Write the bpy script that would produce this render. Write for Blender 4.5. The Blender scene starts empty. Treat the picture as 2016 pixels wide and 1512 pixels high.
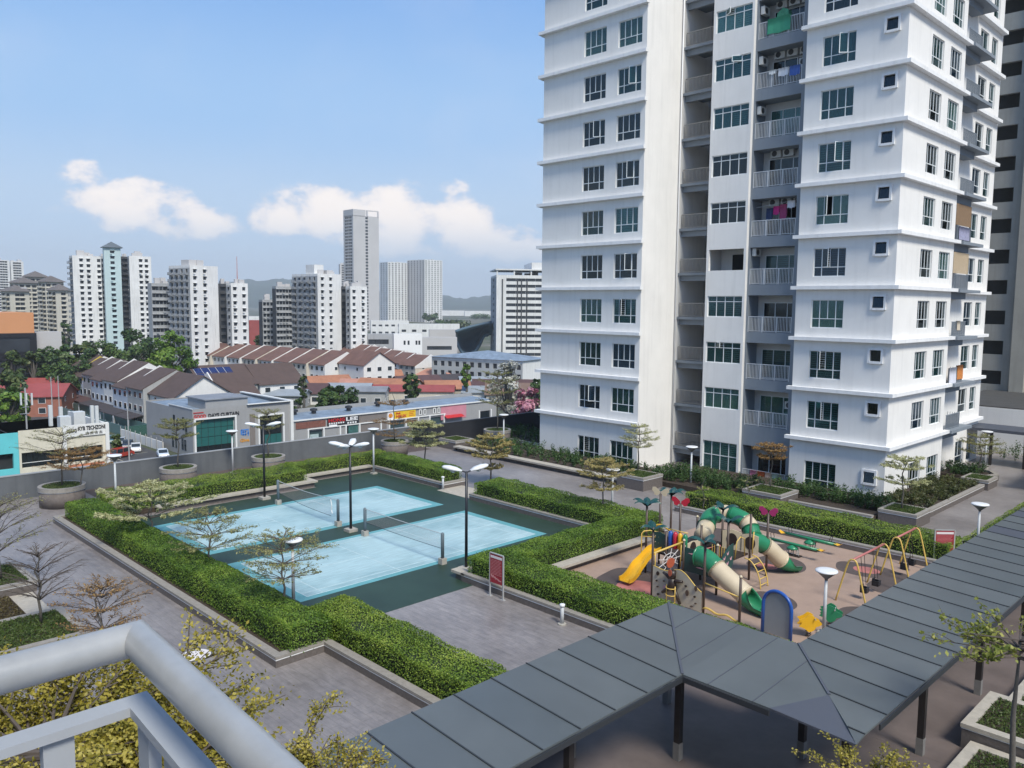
import bpy, math, random
import numpy as np
from mathutils import Matrix, Vector
S = bpy.context.scene
COL = S.collection
R_ = math.radians

# ---------------------------------------------------------------- camera
W_, H_, F_ = 2016, 1512, 1606.15
CAMZ = 12.58
YAW, PIT, ROL = R_(135.4736), R_(-5.6062), R_(0.5157)
_fw = np.array([math.cos(PIT)*math.cos(YAW), math.cos(PIT)*math.sin(YAW), math.sin(PIT)])
_r0 = np.array([math.sin(YAW), -math.cos(YAW), 0.0]); _u0 = np.cross(_r0, _fw)
_rt = _r0*math.cos(ROL)+_u0*math.sin(ROL); _up = -_r0*math.sin(ROL)+_u0*math.cos(ROL)
cd = bpy.data.cameras.new('camera'); cam = bpy.data.objects.new('camera', cd); COL.objects.link(cam)
cd.sensor_width = 36; cd.lens = F_/W_*36; cd.clip_start = .05; cd.clip_end = 40000
cam.matrix_world = Matrix(((_rt[0], _up[0], -_fw[0], 0), (_rt[1], _up[1], -_fw[1], 0), (_rt[2], _up[2], -_fw[2], CAMZ), (0, 0, 0, 1)))
S.camera = cam

# ---------------------------------------------------------------- light: sky, sun, exposure
SUN_AZ, SUN_EL = -18.0, 50.0          # azimuth counter-clockwise from +X
SKY_STRENGTH, SUN_STRENGTH, EXPOSURE = 0.10, 2.0, 1.12
wd = bpy.data.worlds.new('World'); S.world = wd; wd.use_nodes = True
NT = wd.node_tree; NT.nodes.clear()
def wn(t, **k):
    n = NT.nodes.new(t)
    for a, b in k.items(): setattr(n, a, b)
    return n
def lk(a, b): NT.links.new(a, b)
def wm(op, a, b=None, c=None):
    n = wn('ShaderNodeMath', operation=op)
    for i, v in enumerate((a, b, c)):
        if v is None: continue
        if isinstance(v, (int, float)): n.inputs[i].default_value = v
        else: lk(v, n.inputs[i])
    return n.outputs[0]
sky = wn('ShaderNodeTexSky'); sky.sky_type = 'NISHITA'; sky.sun_disc = False
sky.sun_elevation = R_(SUN_EL); sky.sun_rotation = R_(90-SUN_AZ)
sky.air_density = 1.0; sky.dust_density = 0.5; sky.ozone_density = 2.2; sky.altitude = 0
tc = wn('ShaderNodeTexCoord'); sep = wn('ShaderNodeSeparateXYZ'); lk(tc.outputs['Generated'], sep.inputs[0])
fx, fy = math.cos(YAW), math.sin(YAW)
c_f = wm('ADD', wm('MULTIPLY', sep.outputs[0], fx), wm('MULTIPLY', sep.outputs[1], fy))
c_r = wm('ADD', wm('MULTIPLY', sep.outputs[0], fy), wm('MULTIPLY', sep.outputs[1], -fx))
az = wm('ARCTAN2', c_r, c_f)              # radians clockwise from the street axis
el = wm('ARCSINE', sep.outputs[2])
nz = wn('ShaderNodeTexNoise'); nz.inputs['Scale'].default_value = 17; nz.inputs['Detail'].default_value = 7; nz.inputs['Roughness'].default_value = .6
cb = wn('ShaderNodeCombineXYZ'); lk(az, cb.inputs[0]); lk(wm('MULTIPLY', el, 1.5), cb.inputs[1]); cb.inputs[2].default_value = 3.7
lk(cb.outputs[0], nz.inputs['Vector'])
nz2 = wn('ShaderNodeTexNoise'); nz2.inputs['Scale'].default_value = 4.2; nz2.inputs['Detail'].default_value = 5
lk(cb.outputs[0], nz2.inputs['Vector'])
# cumulus heaps: azimuth, elevation, half width, half height (degrees)
HEAPS = [(-27.4, 7.7, 1.7, 1.0), (-24.8, 6.0, 4.4, 1.6), (-21.4, 4.9, 3.0, 1.5), (-16.0, 5.5, 2.4, 1.4), (-12.6, 6.1, 4.4, 2.3), (-8.0, 5.7, 4.4, 2.5), (-3.9, 6.3, 2.4, 1.9), (-3.4, 5.0, 4.4, 2.0),
         (.8, 3.6, 3.0, 1.0), (-36, 3.6, 4.5, 1.4), (14, 6, 7, 2.4), (42, 7, 9, 3.4), (-52, 6, 7, 2.6), (-85, 6, 12, 3), (80, 6, 12, 3), (140, 7, 16, 3.4), (-140, 7, 16, 3.4)]
fld = None
wob = wm('MULTIPLY', wm('SUBTRACT', nz2.outputs[0], .5), R_(5.0))
ce = wn('ShaderNodeCombineXYZ'); lk(wm('ADD', az, wob), ce.inputs[0]); lk(el, ce.inputs[1])
for a_, e_, ra, re in HEAPS:
    ma = wn('ShaderNodeVectorMath', operation='MULTIPLY_ADD'); lk(ce.outputs[0], ma.inputs[0])
    ma.inputs[1].default_value = (1/R_(ra), 1/R_(re), 0); ma.inputs[2].default_value = (-a_/ra, -e_/re, 0)
    dt = wn('ShaderNodeVectorMath', operation='DOT_PRODUCT'); lk(ma.outputs[0], dt.inputs[0]); lk(ma.outputs[0], dt.inputs[1])
    fld = dt.outputs['Value'] if fld is None else wm('MINIMUM', fld, dt.outputs['Value'])
fld = wm('SUBTRACT', 1.0, fld)
dens = wm('ADD', wm('MULTIPLY', wm('MAXIMUM', fld, -1.0), .80), wm('MULTIPLY', wm('SUBTRACT', nz.outputs[0], .48), 3.0))
mr = wn('ShaderNodeMapRange', interpolation_type='SMOOTHSTEP'); lk(dens, mr.inputs[0]); mr.inputs[1].default_value = .06; mr.inputs[2].default_value = .52
base = wn('ShaderNodeMapRange', interpolation_type='SMOOTHSTEP'); lk(el, base.inputs[0]); base.inputs[1].default_value = R_(2.2); base.inputs[2].default_value = R_(6.2); base.inputs[3].default_value = .25
cov = wm('MULTIPLY', wm('MULTIPLY', mr.outputs[0], base.outputs[0]), .95)
thin = wn('ShaderNodeMapRange', interpolation_type='SMOOTHSTEP'); lk(nz2.outputs[0], thin.inputs[0]); thin.inputs[1].default_value = .5; thin.inputs[2].default_value = .8; thin.inputs[4].default_value = .16
cov = wm('MAXIMUM', cov, thin.outputs[0])
ctop = wn('ShaderNodeMapRange', interpolation_type='SMOOTHSTEP'); lk(dens, ctop.inputs[0]); ctop.inputs[1].default_value = .1; ctop.inputs[2].default_value = .85
ccol = wn('ShaderNodeMix', data_type='RGBA'); lk(ctop.outputs[0], ccol.inputs[0])
CL = 1/SKY_STRENGTH
ccol.inputs[6].default_value = (.375*CL, .385*CL, .43*CL, 1); ccol.inputs[7].default_value = (.57*CL, .52*CL, .48*CL, 1)
mx = wn('ShaderNodeMix', data_type='RGBA'); lk(cov, mx.inputs[0]); lk(ccol.outputs[2], mx.inputs[7])
# the low air whitens towards the horizon all round
lowm = wn('ShaderNodeMapRange', interpolation_type='SMOOTHSTEP'); lk(el, lowm.inputs[0]); lowm.inputs[1].default_value = R_(20); lowm.inputs[2].default_value = R_(62); lowm.inputs[3].default_value = .96; lowm.inputs[4].default_value = 0
ler = wn('ShaderNodeMapRange'); lk(el, ler.inputs[0]); ler.inputs[1].default_value = 0; ler.inputs[2].default_value = R_(24)
ramp = wn('ShaderNodeValToRGB'); lk(ler.outputs[0], ramp.inputs[0]); ramp.color_ramp.interpolation = 'EASE'
es = ramp.color_ramp.elements; es[0].position = 0; es[0].color = (.265, .322, .40, 1); es[1].position = 1; es[1].color = (.086, .192, .40, 1)
for ps, c_ in ((.25, (.238, .318, .425, 1)), (.5, (.168, .275, .43, 1))): q_ = es.new(ps); q_.color = c_
rs = wn('ShaderNodeVectorMath', operation='SCALE'); lk(ramp.outputs[0], rs.inputs[0]); rs.inputs['Scale'].default_value = CL
mh = wn('ShaderNodeMix', data_type='RGBA'); lk(lowm.outputs[0], mh.inputs[0]); lk(sky.outputs[0], mh.inputs[6]); lk(rs.outputs[0], mh.inputs[7])
lk(mh.outputs[2], mx.inputs[6])
bg = wn('ShaderNodeBackground'); bg.inputs[1].default_value = SKY_STRENGTH; lk(mx.outputs[2], bg.inputs[0])
wo = wn('ShaderNodeOutputWorld'); lk(bg.outputs[0], wo.inputs[0])
sl = bpy.data.lights.new('sun', 'SUN'); sl.energy = SUN_STRENGTH; sl.angle = R_(16); sl.color = (1, .955, .84)
so = bpy.data.objects.new('sun', sl); COL.objects.link(so)
sd = Vector((math.cos(R_(SUN_AZ))*math.cos(R_(SUN_EL)), math.sin(R_(SUN_AZ))*math.cos(R_(SUN_EL)), math.sin(R_(SUN_EL))))
so.rotation_euler = sd.to_track_quat('Z', 'Y').to_euler(); so.location = (0, 0, 200)
S.view_settings.view_transform = 'Standard'; S.view_settings.look = 'None'; S.view_settings.exposure = EXPOSURE
cy = S.cycles; cy.max_bounces = 6; cy.diffuse_bounces = 3; cy.glossy_bounces = 2; cy.transmission_bounces = 4; cy.transparent_max_bounces = 8; cy.volume_bounces = 0
S.view_settings.gamma = 1; S.view_settings.use_curve_mapping = False

# ---------------------------------------------------------------- helpers
rng = random.Random(7); nrg = np.random.default_rng(7)
def ray(u, v):
    return _fw+_rt*(u-W_/2)/F_-_up*(v-H_/2)/F_
def G(u, v, z=0.0):            # where the ray through a photo pixel meets height z
    d = ray(u, v); t = (z-CAMZ)/d[2]; return (d[0]*t, d[1]*t, z)
def DP(u, v, D):               # point at horizontal distance D on the ray
    d = ray(u, v); t = D/math.hypot(d[0], d[1]); return (d[0]*t, d[1]*t, CAMZ+d[2]*t)
def HZ(v, P, u=None):          # height of pixel row v above a plan position P
    d = ray(1008 if u is None else u, v); return CAMZ+math.hypot(P[0], P[1])/math.hypot(d[0], d[1])*d[2]

class MB:
    def __init__(s): s.v = []; s.f = []; s.m = []; s.cur = 0
    def add(s, vs, fs):
        o = len(s.v); s.v += [tuple(map(float, p)) for p in vs]; s.f += [tuple(i+o for i in f) for f in fs]; s.m += [s.cur]*len(fs); return s
    def quad(s, *p): return s.add(p, [tuple(range(len(p)))])
    def box(s, x0, x1, y0, y1, z0, z1):
        return s.add([(x0,y0,z0),(x1,y0,z0),(x1,y1,z0),(x0,y1,z0),(x0,y0,z1),(x1,y0,z1),(x1,y1,z1),(x0,y1,z1)],
                     [(3,2,1,0),(4,5,6,7),(0,1,5,4),(1,2,6,5),(2,3,7,6),(3,0,4,7)])
    def cbox(s, cx, cy, cz, dx, dy, dz): return s.box(cx-dx/2, cx+dx/2, cy-dy/2, cy+dy/2, cz-dz/2, cz+dz/2)
    def prism(s, pts, z0, z1):         # plan polygon (ccw) extruded upward
        n = len(pts); v = [(x, y, z0) for x, y in pts]+[(x, y, z1) for x, y in pts]
        return s.add(v, [tuple(range(n-1, -1, -1)), tuple(range(n, 2*n))]+[(i, (i+1) % n, n+(i+1) % n, n+i) for i in range(n)])
    def extr(s, pts, off):             # any planar polygon extruded by a vector
        n = len(pts); v = [tuple(p) for p in pts]+[tuple(np.add(p, off)) for p in pts]
        return s.add(v, [tuple(range(n-1, -1, -1)), tuple(range(n, 2*n))]+[(i, (i+1) % n, n+(i+1) % n, n+i) for i in range(n)])
    def tube(s, path, r, n=8, cap=True):
        P = [np.array(p, float) for p in path]; k = len(P); rr = r if hasattr(r, '__len__') else [r]*k
        vs = []; prev = None
        for i in range(k):
            t = (P[min(i+1, k-1)]-P[max(i-1, 0)]); t = t/(np.linalg.norm(t)+1e-9)
            a = np.array([0, 0, 1.]) if abs(t[2]) < .9 else np.array([1., 0, 0])
            if prev is not None:
                b1 = prev-t*np.dot(prev, t)
                if np.linalg.norm(b1) < 1e-6: b1 = np.cross(t, a)
            else: b1 = np.cross(t, a)
            b1 = b1/np.linalg.norm(b1); prev = b1; b2 = np.cross(t, b1)
            for j in range(n):
                q = 2*math.pi*j/n; vs.append(P[i]+rr[i]*(b1*math.cos(q)+b2*math.sin(q)))
        fs = [(i*n+j, i*n+(j+1) % n, (i+1)*n+(j+1) % n, (i+1)*n+j) for i in range(k-1) for j in range(n)]
        if cap: fs += [tuple(range(n-1, -1, -1)), tuple((k-1)*n+j for j in range(n))]
        return s.add(vs, fs)
    def lathe(s, prof, c=(0, 0, 0), n=24):
        k = len(prof); vs = [(c[0]+r*math.cos(2*math.pi*j/n), c[1]+r*math.sin(2*math.pi*j/n), c[2]+z) for r, z in prof for j in range(n)]
        fs = [(i*n+j, i*n+(j+1) % n, (i+1)*n+(j+1) % n, (i+1)*n+j) for i in range(k-1) for j in range(n)]
        return s.add(vs, fs+[tuple(range(n-1, -1, -1)), tuple((k-1)*n+j for j in range(n))])
    def wall(s, o, u, nrm, w, h, holes=(), depth=.25, z0=0.):
        """vertical wall sheet at o along horizontal unit u, outward normal nrm; holes (a0,a1,b0,b1) get reveals going inwards"""
        o = np.array(o, float); u = np.array(u, float); nr = np.array(nrm, float)
        xs = sorted({0., w, *[round(q, 4) for t in holes for q in t[:2]]}); zs = sorted({0., h, *[round(q, 4) for t in holes for q in t[2:4]]})
        P = lambda a, b, d=0: o+u*a+np.array([0, 0, b])-nr*d
        flip = np.cross(u, [0, 0, 1.]) @ nr < 0
        for i in range(len(zs)-1):
            run = None
            for j in range(len(xs)-1):
                cx = (xs[j]+xs[j+1])/2; cz = (zs[i]+zs[i+1])/2
                inh = any(t[0] < cx < t[1] and t[2] < cz < t[3] for t in holes)
                if not inh:
                    if run is None: run = xs[j]
                if run is not None and (inh or j == len(xs)-2):
                    e = xs[j] if inh else xs[j+1]
                    q = [P(run, zs[i]), P(e, zs[i]), P(e, zs[i+1]), P(run, zs[i+1])]
                    s.quad(*(q[::-1] if flip else q)); run = None
        for t in holes:
            a0, a1, b0, b1 = t[:4]
            for q in ([P(a0,b0),P(a0,b0,depth),P(a0,b1,depth),P(a0,b1)], [P(a1,b0),P(a1,b1),P(a1,b1,depth),P(a1,b0,depth)],
                      [P(a0,b0),P(a1,b0),P(a1,b0,depth),P(a0,b0,depth)], [P(a0,b1),P(a0,b1,depth),P(a1,b1,depth),P(a1,b1)]):
                s.quad(*(q[::-1] if flip else q))
        return s
    def mesh(s, name, mats, smooth=False):
        me = bpy.data.meshes.new(name); me.from_pydata(s.v, [], s.f)
        for m in (mats if isinstance(mats, (list, tuple)) else [mats]): me.materials.append(m)
        if any(s.m): me.polygons.foreach_set('material_index', s.m)
        if smooth: me.polygons.foreach_set('use_smooth', [True]*len(s.f))
        me.update(); return me

def tag(o, label=None, cat=None, group=None, kind=None):
    if label: o['label'] = label
    if cat: o['category'] = cat
    if group: o['group'] = group
    if kind: o['kind'] = kind
    return o
def link(name, data, parent=None, loc=(0, 0, 0), rz=0):
    o = bpy.data.objects.new(name, data); COL.objects.link(o); o.location = loc; o.rotation_euler = (0, 0, rz)
    if parent: o.parent = parent; CHILD.setdefault(parent.name, []).append(o)
    return o
CHILD = {}
def thing(name, label, cat, loc=(0, 0, 0), group=None, rz=0): return tag(link(name, None, None, loc, rz), label, cat, group)
def solo(name, mb, mats, label, cat, group=None, smooth=False, loc=(0, 0, 0), rz=0):
    return tag(link(name, mb.mesh(name, mats, smooth), None, loc, rz), label, cat, group)
def struct(name, mb, mats, smooth=False): return tag(link(name, mb.mesh(name, mats, smooth)), kind='structure')
def part(root, name, mb, mats, smooth=False, label=None, kind=None):
    """part built in world coordinates, hung under root (root has no rotation or is a part itself)"""
    me = mb if isinstance(mb, bpy.types.Mesh) else mb.mesh(name, mats, smooth)
    o = link(name, me, root, tuple(-c for c in root.location) if root.type == 'EMPTY' else (0, 0, 0))
    if label: o['label'] = label
    if kind: o['kind'] = kind
    return o
def lpart(root, name, mb, mats, smooth=False, loc=(0, 0, 0), rz=0, label=None, kind=None):   # part built in the root's own coordinates
    me = mb if isinstance(mb, bpy.types.Mesh) else mb.mesh(name, mats, smooth)
    o = link(name, me, root, loc, rz)
    if label: o['label'] = label
    if kind: o['kind'] = kind
    return o
def copy_tree(o, parent=None, loc=None, rz=None, label=None):
    c = o.copy(); COL.objects.link(c); c.parent = parent
    if parent: CHILD.setdefault(parent.name, []).append(c)
    if loc is not None: c.location = loc
    if rz is not None: c.rotation_euler = (0, 0, rz)
    if label: c['label'] = label
    for ch in list(CHILD.get(o.name, ())): copy_tree(ch, c)
    return c

# ---------------------------------------------------------------- materials
MATS = {}
def mat(name, col, rough=.8, var=.10, scale=1.5, bump=0., bscale=30., metal=0., spec=.5, streak=0., col2=None, obj=False):
    if name in MATS: return MATS[name]
    m = bpy.data.materials.new(name); m.use_nodes = True; t = m.node_tree; b = t.nodes['Principled BSDF']
    b.inputs['Roughness'].default_value = rough; b.inputs['Metallic'].default_value = metal; b.inputs['Specular IOR Level'].default_value = spec
    b.inputs['Base Color'].default_value = (*col, 1)
    if var or col2 or streak:
        g = t.nodes.new('ShaderNodeNewGeometry'); n = t.nodes.new('ShaderNodeTexNoise'); n.inputs['Scale'].default_value = scale; n.inputs['Detail'].default_value = 5; n.inputs['Roughness'].default_value = .65
        t.links.new(g.outputs['Position'], n.inputs['Vector'])
        r = t.nodes.new('ShaderNodeMapRange'); r.inputs[1].default_value = .3; r.inputs[2].default_value = .7; t.links.new(n.outputs[0], r.inputs[0])
        x = t.nodes.new('ShaderNodeMix'); x.data_type = 'RGBA'; t.links.new(r.outputs[0], x.inputs[0])
        c2 = col2 or tuple(c*(1+var) for c in col); c1 = col if col2 else tuple(c*(1-var) for c in col)
        x.inputs[6].default_value = (*c1, 1); x.inputs[7].default_value = (*c2, 1)
        last = x.outputs[2]
        if streak:
            mp = t.nodes.new('ShaderNodeMapping'); mp.inputs['Scale'].default_value = (1.3, 1.3, .09); t.links.new(g.outputs['Position'], mp.inputs[0])
            n2 = t.nodes.new('ShaderNodeTexNoise'); n2.inputs['Scale'].default_value = 2.2; n2.inputs['Detail'].default_value = 6; t.links.new(mp.outputs[0], n2.inputs['Vector'])
            r2 = t.nodes.new('ShaderNodeMapRange'); r2.inputs[1].default_value = .5; r2.inputs[2].default_value = .78; r2.inputs[4].default_value = streak; t.links.new(n2.outputs[0], r2.inputs[0])
            y = t.nodes.new('ShaderNodeMix'); y.data_type = 'RGBA'; t.links.new(r2.outputs[0], y.inputs[0]); t.links.new(last, y.inputs[6]); y.inputs[7].default_value = tuple(c*.35 for c in col)+(1,)
            last = y.outputs[2]
        t.links.new(last, b.inputs['Base Color'])
    if bump:
        g = t.nodes.new('ShaderNodeNewGeometry'); n = t.nodes.new('ShaderNodeTexNoise'); n.inputs['Scale'].default_value = bscale; n.inputs['Detail'].default_value = 3
        t.links.new(g.outputs['Position'], n.inputs['Vector']); q = t.nodes.new('ShaderNodeBump'); q.inputs['Strength'].default_value = bump; q.inputs['Distance'].default_value = .02
        t.links.new(n.outputs[0], q.inputs['Height']); t.links.new(q.outputs[0], b.inputs['Normal'])
    MATS[name] = m; return m
def glassmat(name, col, see=.5, rough=.05):
    """window pane: tinted see-through mixed with mirror reflection"""
    if name in MATS: return MATS[name]
    m = bpy.data.materials.new(name); m.use_nodes = True; t = m.node_tree; t.nodes.clear()
    tr = t.nodes.new('ShaderNodeBsdfTransparent'); tr.inputs[0].default_value = (*[c**.5 for c in col], 1)
    df = t.nodes.new('ShaderNodeBsdfDiffuse'); df.inputs[0].default_value = (*col, 1)
    gl = t.nodes.new('ShaderNodeBsdfGlossy'); gl.inputs['Roughness'].default_value = rough; gl.inputs[0].default_value = (.8, .9, .95, 1)
    a = t.nodes.new('ShaderNodeMixShader'); a.inputs[0].default_value = 1-see; t.links.new(tr.outputs[0], a.inputs[1]); t.links.new(df.outputs[0], a.inputs[2])
    lw = t.nodes.new('ShaderNodeFresnel'); lw.inputs[0].default_value = 1.6
    b = t.nodes.new('ShaderNodeMixShader'); t.links.new(lw.outputs[0], b.inputs[0]); t.links.new(a.outputs[0], b.inputs[1]); t.links.new(gl.outputs[0], b.inputs[2])
    o = t.nodes.new('ShaderNodeOutputMaterial'); t.links.new(b.outputs[0], o.inputs[0]); MATS[name] = m; return m
def leafmat(name, c1, c2, c3=None, scale=1.2, trans=.25):
    """foliage: colour varies leaf by leaf (random per island) and in drifts"""
    if name in MATS: return MATS[name]
    m = bpy.data.materials.new(name); m.use_nodes = True; t = m.node_tree; b = t.nodes['Principled BSDF']; b.inputs['Roughness'].default_value = .5; b.inputs['Specular IOR Level'].default_value = .35
    g = t.nodes.new('ShaderNodeNewGeometry'); n = t.nodes.new('ShaderNodeTexNoise'); n.inputs['Scale'].default_value = scale; t.links.new(g.outputs['Position'], n.inputs['Vector'])
    ad = t.nodes.new('ShaderNodeMath'); ad.operation = 'MULTIPLY_ADD'; ad.inputs[1].default_value = .62; t.links.new(g.outputs['Random Per Island'], ad.inputs[0])
    mr_ = t.nodes.new('ShaderNodeMapRange'); mr_.inputs[1].default_value = .32; mr_.inputs[2].default_value = .68; mr_.inputs[4].default_value = .42; t.links.new(n.outputs[0], mr_.inputs[0]); t.links.new(mr_.outputs[0], ad.inputs[2])
    r = t.nodes.new('ShaderNodeValToRGB'); e = r.color_ramp.elements; e[0].color = (*c1, 1); e[1].color = (*(c3 or c2), 1); e[0].position = .05; e[1].position = .98
    if c3: q = e.new(.55); q.color = (*c2, 1)
    t.links.new(ad.outputs[0], r.inputs[0]); t.links.new(r.outputs[0], b.inputs['Base Color'])
    tl = t.nodes.new('ShaderNodeBsdfTranslucent'); t.links.new(r.outputs[0], tl.inputs[0]); mxs = t.nodes.new('ShaderNodeMixShader'); mxs.inputs[0].default_value = trans
    out = [q for q in t.nodes if q.type == 'OUTPUT_MATERIAL'][0]
    t.links.new(b.outputs[0], mxs.inputs[1]); t.links.new(tl.outputs[0], mxs.inputs[2]); t.links.new(mxs.outputs[0], out.inputs[0])
    MATS[name] = m; return m

def leaf_mesh(name, pts, nrm, size, material, aspect=.55, spread=.7):
    """one small diamond leaf (4 vertices, folded along its middle) at each point, facing roughly along nrm"""
    pts = np.asarray(pts, float); n = len(pts); nrm = np.asarray(nrm, float)+nrg.normal(0, spread, (n, 3)); nrm /= np.linalg.norm(nrm, axis=1, keepdims=True)+1e-9
    a = np.cross(nrm, nrg.normal(0, 1, (n, 3))); a /= np.linalg.norm(a, axis=1, keepdims=True)+1e-9; b = np.cross(nrm, a)
    sz = (np.asarray(size)*nrg.uniform(.65, 1.35, n))[:, None]
    v = np.empty((n, 4, 3)); v[:, 0] = pts-a*sz*.5; v[:, 1] = pts+b*sz*.5*aspect; v[:, 2] = pts+a*sz*.5; v[:, 3] = pts-b*sz*.5*aspect
    me = bpy.data.meshes.new(name); me.vertices.add(4*n); me.vertices.foreach_set('co', v.ravel()); me.loops.add(4*n); me.loops.foreach_set('vertex_index', np.arange(4*n, dtype=np.int32))
    me.polygons.add(n); me.polygons.foreach_set('loop_start', np.arange(0, 4*n, 4, dtype=np.int32)); me.polygons.foreach_set('loop_total', np.full(n, 4, dtype=np.int32))
    me.materials.append(material); me.update(calc_edges=True); return me

# ================================================================ materials of the place
m_white = mat('white_render', (.765, .75, .725), .85, .05, .35, bump=.15, bscale=18, streak=.13)
m_trim = mat('white_trim', (.78, .78, .78), .75, .04, 2, streak=.22)
m_grey = mat('slate_grey_paint', (.205, .235, .27), .8, .06, .6, streak=.12)
m_kerb = mat('brown_granite', (.125, .108, .10), .6, .25, 9, bump=.1)
m_cope = mat('granolithic_coping', (.27, .25, .225), .8, .16, 5, bump=.2)
m_bench = mat('pale_coping', (.40, .365, .31), .8, .14, 4, bump=.2)
m_line = mat('white_line_paint', (.72, .72, .70), .7, .05, 5)
m_parapet = mat('parapet_grey_paint', (.115, .125, .137), .7, .10, .8, streak=.3)
m_parapet_d = mat('dark_paint', (.022, .024, .03), .6, .1, 1)  # tower's shadow put into the boundary wall's colour; plain dark on roof vents
m_soil = mat('soil', (.045, .032, .022), .95, .35, 7, bump=.5)
m_steel_w = mat('pale_painted_steel', (.60, .63, .66), .45, .05, 3)
m_black = mat('black_painted_steel', (.012, .014, .02), .4, .1, 3)
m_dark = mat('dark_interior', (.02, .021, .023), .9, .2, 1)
m_conc = mat('concrete_block', (.36, .34, .30), .85, .12, 6, bump=.2)
m_alu = mat('window_aluminium', (.72, .75, .76), .45, .03, 3)

def deckmat():
    m = bpy.data.materials.new('stamped_concrete'); m.use_nodes = True; t = m.node_tree; b = t.nodes['Principled BSDF']; N = t.nodes.new; L = t.links.new
    g = N('ShaderNodeNewGeometry')
    n1 = N('ShaderNodeTexNoise'); n1.inputs['Scale'].default_value = .16; n1.inputs['Detail'].default_value = 6; n1.inputs['Roughness'].default_value = .62; L(g.outputs['Position'], n1.inputs['Vector'])
    r1 = N('ShaderNodeValToRGB'); e = r1.color_ramp.elements; e[0].position = .32; e[1].position = .68; e[0].color = (.16, .143, .138, 1); e[1].color = (.285, .26, .252, 1); L(n1.outputs[0], r1.inputs[0])
    mp = N('ShaderNodeMapping'); mp.inputs['Scale'].default_value = (.9, 2.6, 1); L(g.outputs['Position'], mp.inputs[0])
    n2 = N('ShaderNodeTexNoise'); n2.inputs['Scale'].default_value = 1.7; n2.inputs['Detail'].default_value = 8; n2.inputs['Roughness'].default_value = .72; L(mp.outputs[0], n2.inputs['Vector'])
    r2 = N('ShaderNodeMapRange'); r2.inputs[1].default_value = .3; r2.inputs[2].default_value = .72; r2.inputs[3].default_value = .72; r2.inputs[4].default_value = 1.32; L(n2.outputs[0], r2.inputs[0])
    mu = N('ShaderNodeVectorMath'); mu.operation = 'SCALE'; L(r1.outputs[0], mu.inputs[0]); L(r2.outputs[0], mu.inputs['Scale'])
    br = N('ShaderNodeTexBrick'); br.inputs['Scale'].default_value = 1; br.inputs['Brick Width'].default_value = .62; br.inputs['Row Height'].default_value = .31; br.inputs['Mortar Size'].default_value = .012; L(g.outputs['Position'], br.inputs['Vector'])
    br.inputs[1].default_value = (1, 1, 1, 1); br.inputs[2].default_value = (.93, .93, .94, 1); br.inputs[3].default_value = (.80, .79, .78, 1)
    m2 = N('ShaderNodeVectorMath'); m2.operation = 'MULTIPLY'; L(mu.outputs[0], m2.inputs[0]); L(br.outputs[0], m2.inputs[1])
    L(m2.outputs[0], b.inputs['Base Color'])
    rr = N('ShaderNodeMapRange'); rr.inputs[3].default_value = .28; rr.inputs[4].default_value = .55; L(n2.outputs[0], rr.inputs[0]); L(rr.outputs[0], b.inputs['Roughness'])
    bp = N('ShaderNodeBump'); bp.inputs['Strength'].default_value = .35; bp.inputs['Distance'].default_value = .02; L(n2.outputs[0], bp.inputs['Height']); L(bp.outputs[0], b.inputs['Normal'])
    return m
m_deck = deckmat()
m_green = mat('court_green_acrylic', (.022, .046, .030), .55, .22, .5)
def courtmat():
    m = bpy.data.materials.new('court_blue_acrylic'); m.use_nodes = True; t = m.node_tree; b = t.nodes['Principled BSDF']; N = t.nodes.new; L = t.links.new
    g = N('ShaderNodeNewGeometry'); n1 = N('ShaderNodeTexNoise'); n1.inputs['Scale'].default_value = .35; n1.inputs['Detail'].default_value = 5; L(g.outputs['Position'], n1.inputs['Vector'])
    r1 = N('ShaderNodeValToRGB'); e = r1.color_ramp.elements; e[0].position = .25; e[0].color = (.22, .36, .385, 1); e[1].position = .58; e[1].color = (.385, .54, .565, 1); L(n1.outputs[0], r1.inputs[0])
    mp = N('ShaderNodeMapping'); mp.inputs['Scale'].default_value = (4, .5, 1); L(g.outputs['Position'], mp.inputs[0]); n2 = N('ShaderNodeTexNoise'); n2.inputs['Scale'].default_value = 2; n2.inputs['Detail'].default_value = 7; L(mp.outputs[0], n2.inputs['Vector'])
    r2 = N('ShaderNodeMapRange'); r2.inputs[1].default_value = .3; r2.inputs[2].default_value = .7; r2.inputs[3].default_value = .86; r2.inputs[4].default_value = 1.1; L(n2.outputs[0], r2.inputs[0])
    mu = N('ShaderNodeVectorMath'); mu.operation = 'SCALE'; L(r1.outputs[0], mu.inputs[0]); L(r2.outputs[0], mu.inputs['Scale']); L(mu.outputs[0], b.inputs['Base Color']); b.inputs['Roughness'].default_value = .5
    return m
m_blue = courtmat()
m_blue_rim = mat('court_rim_acrylic', (.12, .33, .355), .55, .15, .8)

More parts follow.
